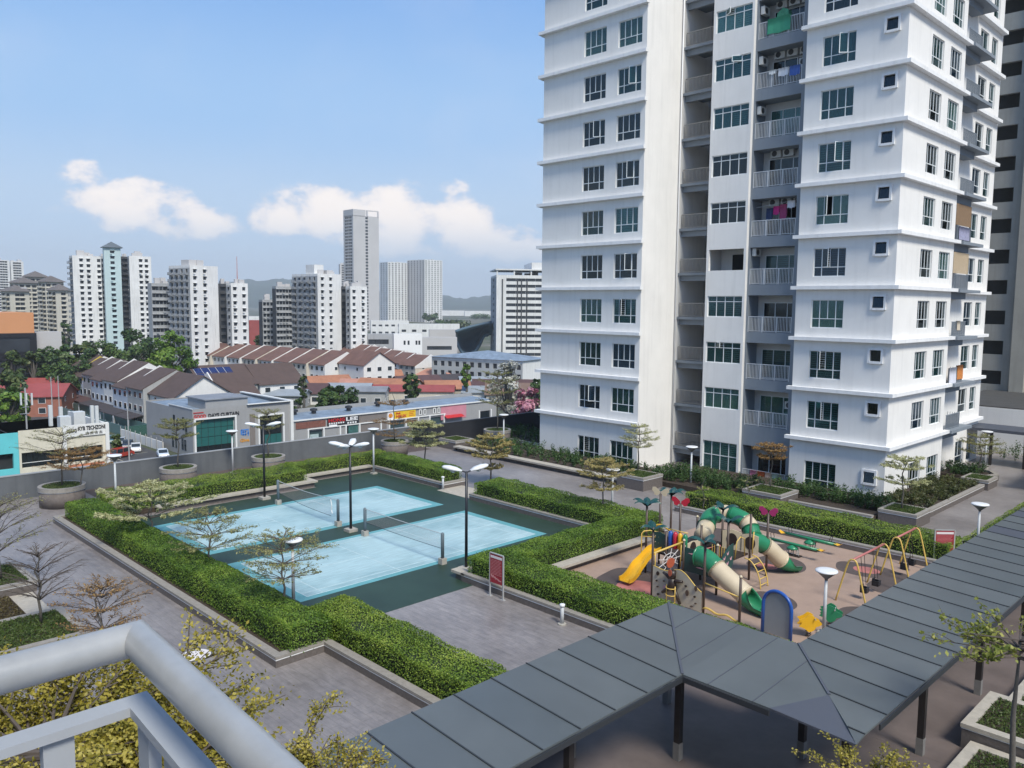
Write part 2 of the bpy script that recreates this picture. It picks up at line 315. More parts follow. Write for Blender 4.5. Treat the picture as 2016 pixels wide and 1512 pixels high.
# ================================================================ setting: podium deck and courts
ST = -16.0                                         # street level below the podium
d = MB(); d.box(-58.2, 110, -30, 140, -3.0, 0.0); struct('podium_deck', d, m_deck)
d = MB(); d.box(-58.2, 110, -30, 140, ST, -3.004); struct('podium_base', d, m_white)
d = MB(); d.prism([(-48.3, 15.4), (-26.5, 15.4), (-26.5, 34.9), (-50.2, 34.9), (-50.2, 28.9), (-48.3, 28.9)], -.01, .006); struct('court_surround', d, m_green)
for k, (x0, x1) in enumerate(((-45.9, -38.75), (-36.75, -29.9))):
    y0, y1 = 17.05, 32.2
    cx, cy = (x0+x1)/2, (y0+y1)/2
    d = MB(); d.box(x0, x1, y0, y1, -.01, .010); struct('court_rim', d, m_blue_rim)
    hw, hl = 3.05, 7.05
    d = MB(); d.box(cx-hw, cx+hw, cy-hl, cy+hl, -.01, .014); struct('court_floor', d, m_blue)
    d = MB(); lw = .045
    for a in (-hw, -hw+.46, hw-.46, hw): d.box(cx+a-lw/2, cx+a+lw/2, cy-hl, cy+hl, 0, .018)
    for a in (-hl, -hl+.78, -2.05, 2.05, hl-.78, hl): d.box(cx-hw, cx+hw, cy+a-lw/2, cy+a+lw/2, 0, .0184)
    for s0, s1 in ((-hl, -2.05), (2.05, hl)): d.box(cx-lw/2, cx+lw/2, cy+s0, cy+s1, 0, .0188)
    struct('court_lines', d, mat('faded_court_line', (.46, .58, .60), .7, .18, 2.5))
# pale entrance slab of the courts, brown strip along the parapet
d = MB(); d.box(-42.1, -38.75, 34.4, 36.6, -.01, .02); struct('entry_slab', d, m_bench)
d = MB(); d.box(-14.75, -6.6, -1, 23.65, -.01, .004); d.box(-11.1, -6.6, 23.66, 66, -.01, .004); d.box(-6.59, 6, 33.1, 66, -.01, .004); struct('walkway_paving', d, mat('brown_walk_paving', (.135, .108, .10), .55, .22, .7, bump=.2, bscale=6))
d = MB(); d.box(-57.9, -54.6, 17, 44, -.01, .004); struct('path_strip', d, mat('brown_paving', (.105, .08, .072), .6, .2, 2))

# playground rubber floor with darker pads and pink discs
m_rub = mat('tan_rubber', (.33, .235, .185), .9, .09, 1.3, bump=.2, bscale=60)
d = MB(); d.box(-25.0, -11.2, 26.0, 41.6, -.01, .008); struct('playground_floor', d, m_rub)
m_rubd = mat('brown_rubber', (.085, .065, .06), .9, .1, 3); m_rubp = mat('pink_rubber', (.42, .155, .135), .9, .08, 3)
def blob(cx, cy, rx, ry, wob, ph, n=40):
    return [(cx+rx*(1+wob*math.sin(3*a+ph))*math.cos(a), cy+ry*(1+wob*math.sin(2*a+ph))*math.sin(a)) for a in [2*math.pi*i/n for i in range(n)]]
d = MB()
d.prism(blob(-21.9, 29.6, 1.8, 1.7, .1, 1), 0, .012); d.prism(blob(-18.6, 36.6, 1.3, 1.6, .1, 2), 0, .012); d.prism(blob(-15.2, 38.9, 1.5, 1.1, .08, .4), 0, .012)
d.prism(blob(-13.7, 38.0, .75, 1.9, .12, 2.2), 0, .0124); d.prism(blob(-13.0, 32.6, .9, 1.6, .1, .4), 0, .012); d.prism(blob(-22, 39.2, 2.6, 1.5, .1, .4), 0, .012); d.prism(blob(-16.4, 31.6, 1.1, 1.3, .1, 1.4), 0, .012)
struct('playground_pads', d, m_rubd)
d = MB(); d.prism(blob(-21.1, 28.9, 1.15, 1.0, .02, 0), 0, .016); d.prism(blob(-15.2, 38.95, .62, .5, .02, 0), 0, .016); d.prism(blob(-22.3, 36.2, 1.5, 1.3, .03, 1), 0, .016); d.prism(blob(-18.75, 35.9, .5, .45, .03, 1), 0, .016)
struct('playground_discs', d, m_rubp)
d = MB(); d.prism(blob(-21.2, 40.3, 1.3, .8, .02, 0), 0, .016); struct('playground_pale_disc', d, mat('pale_rubber', (.36, .29, .24), .9, .08, 3))

# ================================================================ kerbed planters
def kerb_run(root, pts, h=.40, w=.32, face=m_kerb, cope=m_cope, closed=False, ch=.10, line=True, cw=None):
    """low wall along a polyline (outer edge on the left of travel): face, white line, coping"""
    n = len(pts); segs = [(pts[i], pts[(i+1) % n]) for i in range(n if closed else n-1)]
    f = MB(); c = MB(); l = MB()
    def off(i, dist):
        p = np.array(pts[i]); pr = np.array(pts[i-1]) if (closed or i > 0) else None; nx = np.array(pts[(i+1) % n]) if (closed or i < n-1) else None
        ns = []
        for a, b in ((pr, p), (p, nx)):
            if a is None or b is None: continue
            t = (b-a)/np.linalg.norm(b-a); ns.append(np.array([t[1], -t[0]]))
        m = sum(ns); m = m/np.dot(m, ns[0]) if len(ns) > 1 else m
        return p+m*dist
    for i in range(len(segs)):
        j = (i+1) % n
        for mb, o0, o1, z0, z1 in ((f, .02, w-.02, 0, h-ch-.02), (l, .012, w-.03, h-ch-.045, h-ch), (c, 0, (cw or w), h-ch, h)):
            if mb is l and not line: continue
            mb.prism([tuple(off(i, o0)), tuple(off(i, o1)), tuple(off(j, o1)), tuple(off(j, o0))], z0, z1)
    part(root, 'kerb_face', f, face); part(root, 'coping', c, cope)
    if line: part(root, 'white_line', l, m_trim)
def planter(name, label, pts, soil=None, loc=None, group=None, closed=False, cat='planter', **k):
    r = thing(name, label, cat, loc or (pts[0][0], pts[0][1], 0), group)
    kerb_run(r, pts, closed=closed, **k)
    if soil: q = MB(); q.prism(soil, .02, k.get('h', .4)-.12); part(r, 'soil', q, m_soil)
    return r
# travel direction chosen so that the inside lies on the right-hand side of off()>0
planter('hedge_planter', 'long low brown planter kerb with a step, beside the blue courts', [(-14.9, 15.1), (-24.9, 15.1), (-24.9, 13.2), (-50.4, 13.2), (-50.4, 17.6)][::1],
        [(-50.1, 13.5), (-25.2, 13.5), (-25.2, 15.38), (-50.1, 15.38)])
d2 = MB(); d2.prism([(-25.0, 15.4), (-14.9, 15.4), (-14.9, 17.2), (-26.4, 17.2), (-26.4, 15.42)], .02, .28); struct('planter_soil', d2, m_soil)
r = thing('bench_wall', 'pale concrete bench wall with a step along the far side of the courts', 'bench', (-48.6, 20, 0))
d = MB(); d.prism([(-48.45, 18.3), (-48.45, 29.1), (-50.25, 29.1), (-50.25, 34.88), (-50.85, 34.88), (-50.85, 28.5), (-49.05, 28.5), (-49.05, 18.3)], .31, .43); part(r, 'seat', d, m_bench)
d = MB(); d.prism([(-48.62, 18.4), (-48.62, 28.93), (-50.42, 28.93), (-50.42, 34.8), (-50.8, 34.8), (-50.8, 28.55), (-49.0, 28.55), (-49.0, 18.4)], .0, .309); part(r, 'base', d, m_kerb)
d = MB(); d.prism([(-52.3, 15.4), (-48.95, 15.4), (-48.95, 28.5), (-50.75, 28.5), (-50.75, 36.5), (-52.3, 36.5)], .02, .3); struct('planter_soil', d, m_soil)
planter('hedge_planter', 'short brown planter between the lamp post and the court entrance', [(-50.3, 34.95), (-42.1, 34.95), (-42.1, 37.2), (-50.3, 37.2)][::-1], [(-50, 35.2), (-42.4, 35.2), (-42.4, 37), (-50, 37)])
planter('hedge_planter', 'brown planter kerb right of the court entrance under the hedge', [(-25.5, 34.25), (-38.7, 34.25), (-38.7, 36.9), (-25.2, 36.9)], [(-38.4, 34.5), (-25.4, 34.5), (-25.4, 36.7), (-38.4, 36.7)])
planter('hedge_planter', 'brown planter kerb behind the red sign at the paved forecourt', [(-11.5, 23.7), (-27.3, 23.7), (-27.3, 34.2)], [(-27.1, 24), (-11.5, 24), (-11.5, 25.9), (-25.3, 25.9), (-25.3, 34.2), (-27.1, 34.2)])
d = MB(); d.cbox(-27.55, 23.95, .33, .9, .5, .12); r = thing('bench_stub', 'small concrete bench stub at the planter corner by the black floodlight', 'bench', (-27.55, 23.95, 0)); part(r, 'seat', d, m_bench)
d = MB(); d.cbox(-27.5, 23.97, .135, .5, .36, .268); part(r, 'base', d, m_kerb)
r = thing('bench_wall', 'long pale bench slab beside the yellow slide', 'bench', (-24.8, 30, 0))
d = MB(); d.box(-25.25, -24.65, 26.1, 34.6, .30, .42); part(r, 'seat', d, m_bench); d = MB(); d.box(-25.2, -24.95, 26.15, 34.5, 0, .298); part(r, 'base', d, m_kerb)
planter('hedge_planter', 'brown planter kerb along the back of the playground', [(-11.4, 41.6), (-28.0, 41.6), (-28.0, 44.4)], [(-28, 41.9), (-12.6, 41.9), (-12.6, 44.3), (-28, 44.3)])
d = MB(); d.prism([(-12.4, 43.9), (-11.6, 43.9), (-11.6, 66), (-12.9, 66), (-12.9, 44.35), (-12.4, 44.35)], .01, .25); struct('planter_soil', d, m_soil)

# ================================================================ hedges
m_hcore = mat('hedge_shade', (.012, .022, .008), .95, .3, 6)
lf_hedge = leafmat('hedge_leaf', (.038, .085, .012), (.125, .225, .026), (.28, .38, .06), .55)
lf_hedge2 = leafmat('hedge_leaf_bright', (.05, .10, .014), (.18, .28, .03), (.38, .45, .09), .6)
def hedge(label, boxes, dens=760, size=.062, leaf=None, z0=.26, z1=1.2, name='hedge', core=True, group=None):
    x0 = min(b[0] for b in boxes); y0 = min(b[2] for b in boxes)
    r = thing(name, label, 'hedge', (x0, y0, z0), group); pts = []; nr = []
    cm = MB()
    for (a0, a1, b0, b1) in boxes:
        i = .16; cm.box(a0+i, a1-i, b0+i, b1-i, z0-.1, z1-.13)  # solid near-black box standing in for shade among the leaves
        w, l, h = a1-a0, b1-b0, z1-z0
        for area, f in ((w*l*1.5, 't'), (w*h, 's0'), (w*h, 's1'), (l*h, 'e0'), (l*h, 'e1')):
            n = int(area*dens); u = nrg.uniform(0, 1, n); v = nrg.uniform(0, 1, n) if f == 't' else 1-nrg.uniform(0, 1, n)**1.5; o = np.abs(nrg.normal(0, .06, n))
            if f == 't': p = np.stack([a0+u*w, b0+v*l, z1-o], 1); q = (0, 0, 1)
            elif f == 's0': p = np.stack([a0+u*w, b0+o, z0+v*h], 1); q = (0, -1, .35)
            elif f == 's1': p = np.stack([a0+u*w, b1-o, z0+v*h], 1); q = (0, 1, .35)
            elif f == 'e0': p = np.stack([a0+o, b0+u*l, z0+v*h], 1); q = (-1, 0, .35)
            else: p = np.stack([a1-o, b0+u*l, z0+v*h], 1); q = (1, 0, .35)
            # uneven clipping: slow waves and rounded shoulders
            kp = nrg.uniform(0, 1, n) < np.clip(.97+.22*np.sin(p[:, 0]*1.9+p[:, 1]*.7)*np.sin(p[:, 1]*2.3-p[:, 0]*.6+1)+.14*np.sin(p[:, 0]*5.1+p[:, 2]*6)*np.sin(p[:, 1]*4.7), .3, 1)
            p = p[kp]; n = len(p)
            wv = .05*np.sin(p[:, 0]*1.7+1)+.045*np.sin(p[:, 1]*2.3)+.03*np.sin(p[:, 0]*4.1+p[:, 1]*3.3)+nrg.normal(0, .022, n)
            p[:, 2] += wv*(p[:, 2]-z0)/h
            cxm, cym = (a0+a1)/2, (b0+b1)/2
            top = np.clip((p[:, 2]-(z1-.22))/.22, 0, 1)**2*.07
            p[:, 0] -= np.sign(p[:, 0]-cxm)*top*(np.abs(p[:, 0]-cxm) > w/2-.2); p[:, 1] -= np.sign(p[:, 1]-cym)*top*(np.abs(p[:, 1]-cym) > l/2-.2)
            pts.append(p); nr.append(np.tile(np.array(q, float), (n, 1)))
    part(r, 'foliage', leaf_mesh('foliage', np.concatenate(pts), np.concatenate(nr), size, leaf or lf_hedge, .6, .55), None)
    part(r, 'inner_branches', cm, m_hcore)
    return r
hedge('long clipped green hedge between the walkway and the near ends of the blue courts', [(-50.1, -24.9, 13.75, 15.5)])
hedge('bright clipped hedge that runs from the court corner under the grey canopy roof', [(-26.7, -15.0, 15.45, 17.15)], leaf=lf_hedge2)
hedge('clipped hedge behind the concrete bench wall below the parapet', [(-51.6, -49.0, 15.9, 28.6), (-52.0, -50.75, 28.4, 36.6)], dens=480, leaf=lf_hedge2)
hedge('short rounded hedge block in the planter beside the court entrance', [(-50.5, -42.6, 35.15, 37.1)], dens=520)
hedge('clipped hedge that starts at the court entrance and meets the playground bench', [(-38.4, -26.9, 34.4, 36.7)], dens=520)
hedge('angled green hedge wrapping the playground corner behind the red sign', [(-27.0, -25.3, 25.5, 36.6), (-27.15, -11.8, 23.95, 25.8)])
hedge('bright yellow-green hedge along the back of the playground by the seesaws', [(-27.6, -12.6, 42.1, 44.2)], dens=520, leaf=lf_hedge2)
hedge('bright low hedge running behind the second red sign toward the tower corner', [(-12.85, -11.5, 44.4, 66)], dens=260, leaf=lf_hedge2, z1=1.0)

# ================================================================ parapet wall
w_ = MB(); w_.box(-58.1, -57.88, -30, 44.5, .0, 1.52); rw = thing('parapet_wall', 'long plain grey parapet wall at the podium edge', 'wall', (-58, 20, 0)); part(rw, 'wall', w_, m_parapet)
w_ = MB(); w_.box(-58.13, -57.85, -30, 44.55, 1.522, 1.58); part(rw, 'coping', w_, mat('parapet_cap', (.30, .31, .32), .7, .1, 3))
w_ = MB(); w_.box(-58.1, -55.6, 44.5, 44.7, 0, 1.9); w_.box(-55.8, -55.6, 44.7, 100, 0, 1.9); rw = thing('boundary_wall', 'near-black boundary wall behind the round planters, next to the white tower', 'wall', (-55.7, 60, 0)); part(rw, 'wall', w_, m_parapet_d)
w_ = MB(); w_.box(-55.83, -55.57, 44.68, 100, 1.902, 1.95); part(rw, 'coping', w_, mat('dark_cap', (.06, .062, .07), .6, .1, 3))  # cap darkened along with the wall's painted shadow

# ================================================================ white apartment tower opposite
ZK = lambda k: 3.67+3.434*k
KT = 10                                            # top floor built
TH = ZK(KT+1)+1.2
g_teal = glassmat('teal_glass', (.07, .24, .25), .88); g_blue = glassmat('blue_glass', (.06, .14, .24), .88); g_dark = glassmat('dark_glass', (.04, .06, .07), .86); g_mint = glassmat('mint_glass', (.18, .40, .37), .8)
GLS = [g_teal, g_teal, g_blue, g_dark, g_mint, g_dark]
m_blind = mat('blind_slat', (.60, .63, .61), .7, .05, 3); m_curt = [mat('curtain_a', (.62, .64, .62), .9, .1, 3), mat('curtain_b', (.25, .42, .45), .9, .1, 3), mat('curtain_c', (.42, .33, .30), .9, .1, 3)]
def frame_mesh(w, h, cols, tr, low_cols=None, f=.05, d=.07, trans=True):
    """aluminium frame lying in x (across) / z (up), outer face at y=0; tr = transom height; below it only low_cols mullions"""
    b = MB(); b.box(0, f, 0, d, 0, h); b.box(w-f, w, 0, d, 0, h); b.box(f, w-f, 0, d, 0, f); b.box(f, w-f, 0, d, h-f, h)
    if trans: b.box(f, w-f, .002, d, tr-f/2, tr+f/2)
    for c in cols: b.box(c-f/2, c+f/2, .003, d, tr+f/2, h-f)
    for c in (cols if low_cols is None else low_cols): b.box(c-f/2, c+f/2, .003, d, f, tr-f/2)
    return b.mesh('window', m_alu)
def pane_rects(w, h, cols, tr, low, f=.05):
    xs = [0]+list(cols)+[w]; up = [(xs[i], xs[i+1], tr, h) for i in range(len(xs)-1)]
    xs = [0]+list(low)+[w]; return up+[(xs[i], xs[i+1], 0, tr) for i in range(len(xs)-1)]
PANE = {}
def pane_mesh(w, h, g):
    k = (round(w, 3), round(h, 3), g.name)
    if k not in PANE: PANE[k] = MB().box(.02, w-.02, 0, .012, .02, h-.02).mesh('pane', g)
    return PANE[k]
OPN = random.Random(5)
def sash_mesh(w, h, g, sg):
    k = ('s', round(w, 3), round(h, 3), g.name, sg)
    if k not in PANE:
        b = MB(); x0, x1 = (0, w) if sg > 0 else (-w, 0); f = .045
        b.box(x0, x0+f, 0, .035, 0, h).box(x1-f, x1, 0, .035, 0, h).box(x0+f, x1-f, 0, .035, 0, f).box(x0+f, x1-f, 0, .035, h-f, h); b.cur = 1; b.box(x0+f, x1-f, .01, .02, f, h-f)
        PANE[k] = b.mesh('open_sash', [m_alu, g])
    return PANE[k]
BL = {}
def blind_mesh(w, h):
    k = ('b', w, h)
    if k not in BL:
        b = MB(); z = .06
        while z < h-.05: b.add([(0.04, .02, z), (w-.04, .02, z), (w-.04, -.02, z+.075), (.04, -.02, z+.075)], [(0, 1, 2, 3)]); z += .15
        BL[k] = b.mesh('blind', m_blind)
    return BL[k]
def curtain_mesh(w, h, mi, part_open):
    k = ('c', w, h, mi, part_open)
    if k not in BL:
        b = MB(); n = 40
        for x0, x1 in (((.03, w-.03),) if not part_open else ((.03, w*.32), (w*.62, w-.03))):
            xs = [x0+(x1-x0)*i/n for i in range(n+1)]
            b.add([(x, .03*math.sin(x*34), .03) for x in xs]+[(x, .03*math.sin(x*34), h-.03) for x in xs], [(i, i+1, n+2+i, n+1+i) for i in range(n)])
        BL[k] = b.mesh('curtain', m_curt[mi])
    return BL[k]
def put_window(root, fm, w, h, rects, loc, rz, g, dress, each=True):
    o = lpart(root, 'window', fm, None, loc=tuple(np.subtract(loc, root.location)), rz=rz)
    if each:
        op = OPN.choice((-1, -1, 1, 2)) if len(rects) > 4 else -1
        for ri, (a0, a1, b0, b1) in enumerate(rects):
            if ri == op:
                sg = 1 if ri == 1 else -1; an = OPN.uniform(.35, 1.0)
                lpart(o, 'open_sash', sash_mesh(a1-a0, b1-b0, g, sg), None, loc=(a0 if sg > 0 else a1, -.01, b0), rz=-an*sg)
            else: lpart(o, 'pane', pane_mesh(a1-a0, b1-b0, g), None, loc=(a0, .03, b0))
    else: lpart(o, 'glazing', pane_mesh(w, h, g), None, loc=(0, .03, 0))
    if dress == 'blind': lpart(o, 'blind', blind_mesh(w, h), None, loc=(0, .16, 0))
    elif dress: lpart(o, 'curtain', curtain_mesh(w, h, dress[0], dress[1]), None, loc=(0, .18, 0))
    return o
def pick(seed):
    q = random.Random(seed); g = GLS[q.randrange(len(GLS))]; t = q.random()
    return g, ('blind' if t < .36 else (q.randrange(3), q.random() < .5) if t < .88 else None)

TW = thing('apartment_tower', 'tall white apartment tower with grey balcony bay and floor cornices', 'apartment tower', (-20.05, 53.5, -1.0))
Z0 = -1.0
def ww(k): return .12 if k < 0 else ZK(k)+.62              # sill heights: the ground floor sits lower
WH = 1.88
cols4 = (.55, 1.1, 1.65); LOW4 = (.55, 1.65)
fm_big = frame_mesh(2.2, WH, cols4, .62, LOW4); rc_big = pane_rects(2.2, WH, cols4, .62, LOW4)
pcols = (.725, 1.45, 2.175); fm_pan = frame_mesh(2.9, 1.55, pcols, 1.13); rc_pan = pane_rects(2.9, 1.55, pcols, 1.13, pcols)
fm_pg = frame_mesh(2.9, 2.3, pcols, 1.25); rc_pg = pane_rects(2.9, 2.3, pcols, 1.25, pcols)
# --- left wing front (faces -Y)
def wing(x0, x1, y, wins, name, extra=()):
    hs = [(a-x0, a+w-x0, z-Z0, z+h-Z0) for a, w, z, h in wins]+list(extra)
    part(TW, name, MB().wall((x0, y, Z0), (1, 0, 0), (0, -1, 0), x1-x0, TH-Z0, hs, .24), m_white)
lw = [(x, 2.2, ww(k), WH) for k in range(-1, KT+1) for x in (-43.12, -39.78)]
wing(-47.4, -37.14, 50.0, lw, 'front_wall')
for i, (x, w, z, h) in enumerate(lw):
    g, dr = pick(i+11)
    if i//2 in (6, 7): g = g_dark if i//2 == 6 else g
    if i < 2: g, dr = g_teal, 'blind'
    put_window(TW, fm_big, w, h, rc_big, (x, 50.1, z), 0, g, dr, i < 22)
part(TW, 'side_wall', MB().wall((-37.14, 50.0, Z0), (0, 1, 0), (1, 0, 0), 8.5, TH-Z0), m_white)
part(TW, 'side_wall', MB().wall((-47.4, 75.4, Z0), (0, -1, 0), (-1, 0, 0), 25.4, TH-Z0), m_white)
# --- stair half-landings in the recess
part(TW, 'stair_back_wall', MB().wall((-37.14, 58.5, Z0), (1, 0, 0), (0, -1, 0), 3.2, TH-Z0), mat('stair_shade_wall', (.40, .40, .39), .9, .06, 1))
for k in range(-1, KT+1):
    z = ZK(k)+1.15
    b = MB(); b.box(-37.13, -34.06, 54.75, 57.6, z-.2, z); b.box(-37.128, -34.062, 55.05, 55.3, z-.62, z-.202); part(TW, 'stair_landing', b, m_grey)
    b = MB(); yy = 54.95
    b.box(-37.05, -34.07, yy-.025, yy+.025, z+1.05, z+1.1); b.box(-37.05, -34.07, yy-.02, yy+.02, z+.06, z+.1)
    for q in range(25): x = -37.02+q*.122; b.box(x-.014, x+.014, yy-.014, yy+.014, z+.02, z+1.05)
    part(TW, 'stair_railing', b, mat('beige_steel', (.33, .31, .28), .6, .05, 2))
# --- white window panel
pw = [(-33.84, 2.9, .05 if k < 0 else ZK(k)+1.22, 2.3 if k < 0 else 1.55) for k in range(-1, KT+1)]
part(TW, 'panel_wall', MB().wall((-34.05, 53.9, Z0), (1, 0, 0), (0, -1, 0), 3.3, TH-Z0, [(a+34.05, a+w+34.05, z-Z0, z+h-Z0) for a, w, z, h in pw], .24), m_white)
part(TW, 'panel_return', MB().wall((-30.75, 53.9, Z0), (0, 1, 0), (1, 0, 0), .31, TH-Z0).wall((-34.05, 58.4, Z0), (0, -1, 0), (-1, 0, 0), 4.5, TH-Z0), m_white)
for i, (x, w, z, h) in enumerate(pw):
    k = i-1; g, dr = pick(i+301)
    if k < 0: g, dr = g_mint, 'blind'
    if k == 3:                                               # open kitchen yard: no glazing, back wall shows
        b = MB(); b.box(-34.0, -30.8, 55.9, 56.0, z-.3, z+2.0); part(TW, 'yard_wall', b, m_white)
        b = MB(); b.box(-33.0, -31.9, 55.86, 55.899, z, z+1.25); part(TW, 'yard_doorway', b, m_dark)
        b = MB(); b.box(-31.55, -31.1, 55.84, 55.898, z+.75, z+1.25); part(TW, 'yard_louvre', b, mat('grey_louvre', (.3, .3, .28), .7, .2, 8)); continue
    put_window(TW, fm_pg if k < 0 else fm_pan, w, h, rc_pg if k < 0 else rc_pan, (x, 54.0, z), 0, g, dr, k < 9)
# --- grey balcony bay
bay = [(-30.62, 3.42, (-.55 if k < 0 else ZK(k)+.17), (2.9 if k < 0 else 2.65)) for k in range(-1, KT+1)]
part(TW, 'bay_wall', MB().wall((-30.75, 54.2, Z0), (1, 0, 0), (0, -1, 0), 4.3, TH-Z0, [(a+30.75, a+w+30.75, z-Z0, z+h-Z0) for a, w, z, h in bay], 1.5), m_grey)
part(TW, 'balcony_back_wall', MB().wall((-30.75, 55.7, Z0), (1, 0, 0), (0, -1, 0), 4.3, TH-Z0, [(.55, 3.35, z-Z0, z+2.15-Z0) for a, w, z, h in bay], .1), mat('balcony_white', (.55, .55, .54), .9, .05, 1))
m_ac = mat('ac_casing', (.55, .55, .53), .6, .05, 3); m_acf = mat('ac_fan_grille', (.05, .05, .05), .6, .1, 5)
fm_dr = frame_mesh(2.8, 2.15, (.93, 1.87), .0, (), trans=False)
def ac_unit(x, y, z, rot=0):
    b = MB(); b.box(-.4, .4, -.14, .14, 0, .55); o = lpart(TW, 'air_conditioner', b, m_ac, loc=(x+20.05, y-53.5, z+1.0), rz=rot)
    f = MB(); f.tube([(-.1, -.15, .28), (-.1, -.141, .28)], .2, 16); lpart(o, 'fan_grille', f, m_acf)
for i, (x, w, z, h) in enumerate(bay):
    k = i-1; g, dr = pick(i+501)
    o = put_window(TW, fm_dr, 2.8, 2.15, [(0, .93, 0, 2.15), (.93, 1.87, 0, 2.15), (1.87, 2.8, 0, 2.15)], (-30.2, 55.72, z), 0, g, dr, True)
    b = MB(); yy = 54.26; b.box(x+.02, x+w-.02, yy-.025, yy+.025, z+1.08, z+1.13); b.box(x+.02, x+w-.02, yy-.02, yy+.02, z+.05, z+.09)
    for q in range(30): xx = x+.06+q*.1138; b.box(xx-.014, xx+.014, yy-.014, yy+.014, z+.09, z+1.08)
    for q in range(4): xx = x+.05+q*1.105; b.box(xx-.03, xx+.03, yy-.034, yy+.034, z, z+1.079)
    part(TW, 'balcony_railing', b, mat('railing_steel', (.52, .54, .56), .5, .04, 3))
    if k in (6, 7, 8, 9): ac_unit(-30.4, 54.75, z+1.75, math.pi/2)
    if k == 3: ac_unit(-30.4, 54.8, z+2.05, math.pi/2)
    if k in (4, 5, 7, 8):
        for q in range(2 if k == 5 else 3): ac_unit(-29.5+q*.95, 55.45, z+2.18)
    if k in (0, 7): ac_unit(-27.6, 55.4, z+1.35)
# --- right wing front and the bright side facade
rw_ = [(-25.47, 2.2, ww(k), WH) for k in range(-1, KT+1)]; sw_ = [(-21.36, .7, (1.15 if k < 0 else ZK(k)+2.0), .72) for k in range(-1, KT+1)]
wing(-26.6, -20.05, 53.5, rw_+sw_, 'front_wall')
for i, (x, w, z, h) in enumerate(rw_):
    g, dr = pick(i+701)
    if i in (0, 1, 2, 6): g, dr = g_teal, 'blind'
    if i == 8: g, dr = g_teal, (1, False)
    put_window(TW, fm_big, w, h, rc_big, (x, 53.6, z), 0, g, dr, i < 10)
    zz = sw_[i][2]; b = MB()
    b.box(-21.5, -21.361, 53.38, 53.499, zz-.13, zz+.86); b.box(-20.659, -20.52, 53.38, 53.499, zz-.13, zz+.86); b.box(-21.361, -20.659, 53.38, 53.499, zz+.721, zz+.86); b.box(-21.361, -20.659, 53.36, 53.499, zz-.15, zz-.001)
    o = part(TW, 'vent_window', b, m_trim)
    tl = .0 if i in (2, 1) else .16
    b = MB(); b.add([(-21.34, 53.55-tl, zz+.02), (-20.68, 53.55-tl, zz+.02), (-20.68, 53.55, zz+.70), (-21.34, 53.55, zz+.70)], [(0, 1, 2, 3)]); part(o, 'pane', b, g_dark)
part(TW, 'wing_return', MB().wall((-26.6, 54.3, Z0), (0, -1, 0), (-1, 0, 0), .8, TH-Z0), m_white)
s1 = [(57.6, 2.2, ww(k), WH) for k in range(-1, KT+1)]; s2 = [(61.1, 2.2, ww(k), WH) for k in range(-1, KT+1)]
part(TW, 'side_wall', MB().wall((-20.05, 53.5, Z0), (0, 1, 0), (1, 0, 0), 10.55, TH-Z0, [(a-53.5, a+w-53.5, z-Z0, z+h-Z0) for a, w, z, h in s1+s2], .24), m_white)
for i, (y, w, z, h) in enumerate(s1+s2):
    g, dr = pick(i+901); put_window(TW, fm_big, w, h, rc_big, (-20.15, y, z), math.pi/2, g, dr, False)
part(TW, 'side_return', MB().wall((-20.05, 64.05, Z0), (-1, 0, 0), (0, 1, 0), .9, TH-Z0), m_white)
b3 = []
for k in range(-1, KT+1):
    z = ww(k)
    b3 += [(64.7, 1.5, z-.35, 2.1), (69.9, 2.0, z, WH), (72.7, 1.5, z, WH)]
part(TW, 'rear_side_wall', MB().wall((-20.9, 64.05, Z0), (0, 1, 0), (1, 0, 0), 11.35, TH-Z0, [(a-64.05, a+w-64.05, z-Z0, z+h-Z0) for a, w, z, h in b3], .24), m_white)
FMX = {w: frame_mesh(w, h, (w/2,), .62 if h < 2 else .1, (), trans=h < 2) for w, h in ((1.5, WH), (2.0, WH))}; FMX['d'] = frame_mesh(1.5, 2.1, (.75,), .1, (), trans=False)
for i, (y, w, z, h) in enumerate(b3):
    g, dr = pick(i+1201); put_window(TW, FMX['d'] if h > 2 else FMX[w], w, h, [], (-21.0, y, z), math.pi/2, g if i % 3 < 2 else g_teal, dr, False)
for k in range(0, KT+1):
    z = ZK(k)
    b = MB(); b.box(-20.898, -19.55, 64.42, 69.0, z-.28, z-.06); b.box(-20.897, -20.15, 64.06, 67.6, z-.75, z-.282); part(TW, 'side_balcony_slab', b, m_grey)
    b = MB(); xx = -20.02; b.box(xx-.02, xx+.02, 64.45, 67.5, z+1.0, z+1.05); b.box(xx-.015, xx+.015, 64.45, 67.5, z+.0, z+.04)
    for q in range(26): y = 64.5+q*.119; b.box(xx-.013, xx+.013, y-.013, y+.013, z-.06, z+1.0)
    for q in range(6): y = -20.85+q*.16; b.box(y-.013, y+.013, 67.48, 67.51, z-.06, z+1.0)
    part(TW, 'side_balcony_railing', b, m_grey)
    b = MB(); b.box(-20.895, -20.5, 69.1, 75.3, z-.3, z-.06); part(TW, 'cornice', b, m_trim)
part(TW, 'downpipe', MB().tube([(-26.72, 54.1, 0), (-26.72, 54.1, TH-.2)], .06, 8), m_grey, True)
part(TW, 'downpipe', MB().tube([(-37.0, 54.4, 0), (-37.0, 54.4, TH-.2)], .05, 8), m_trim, True)
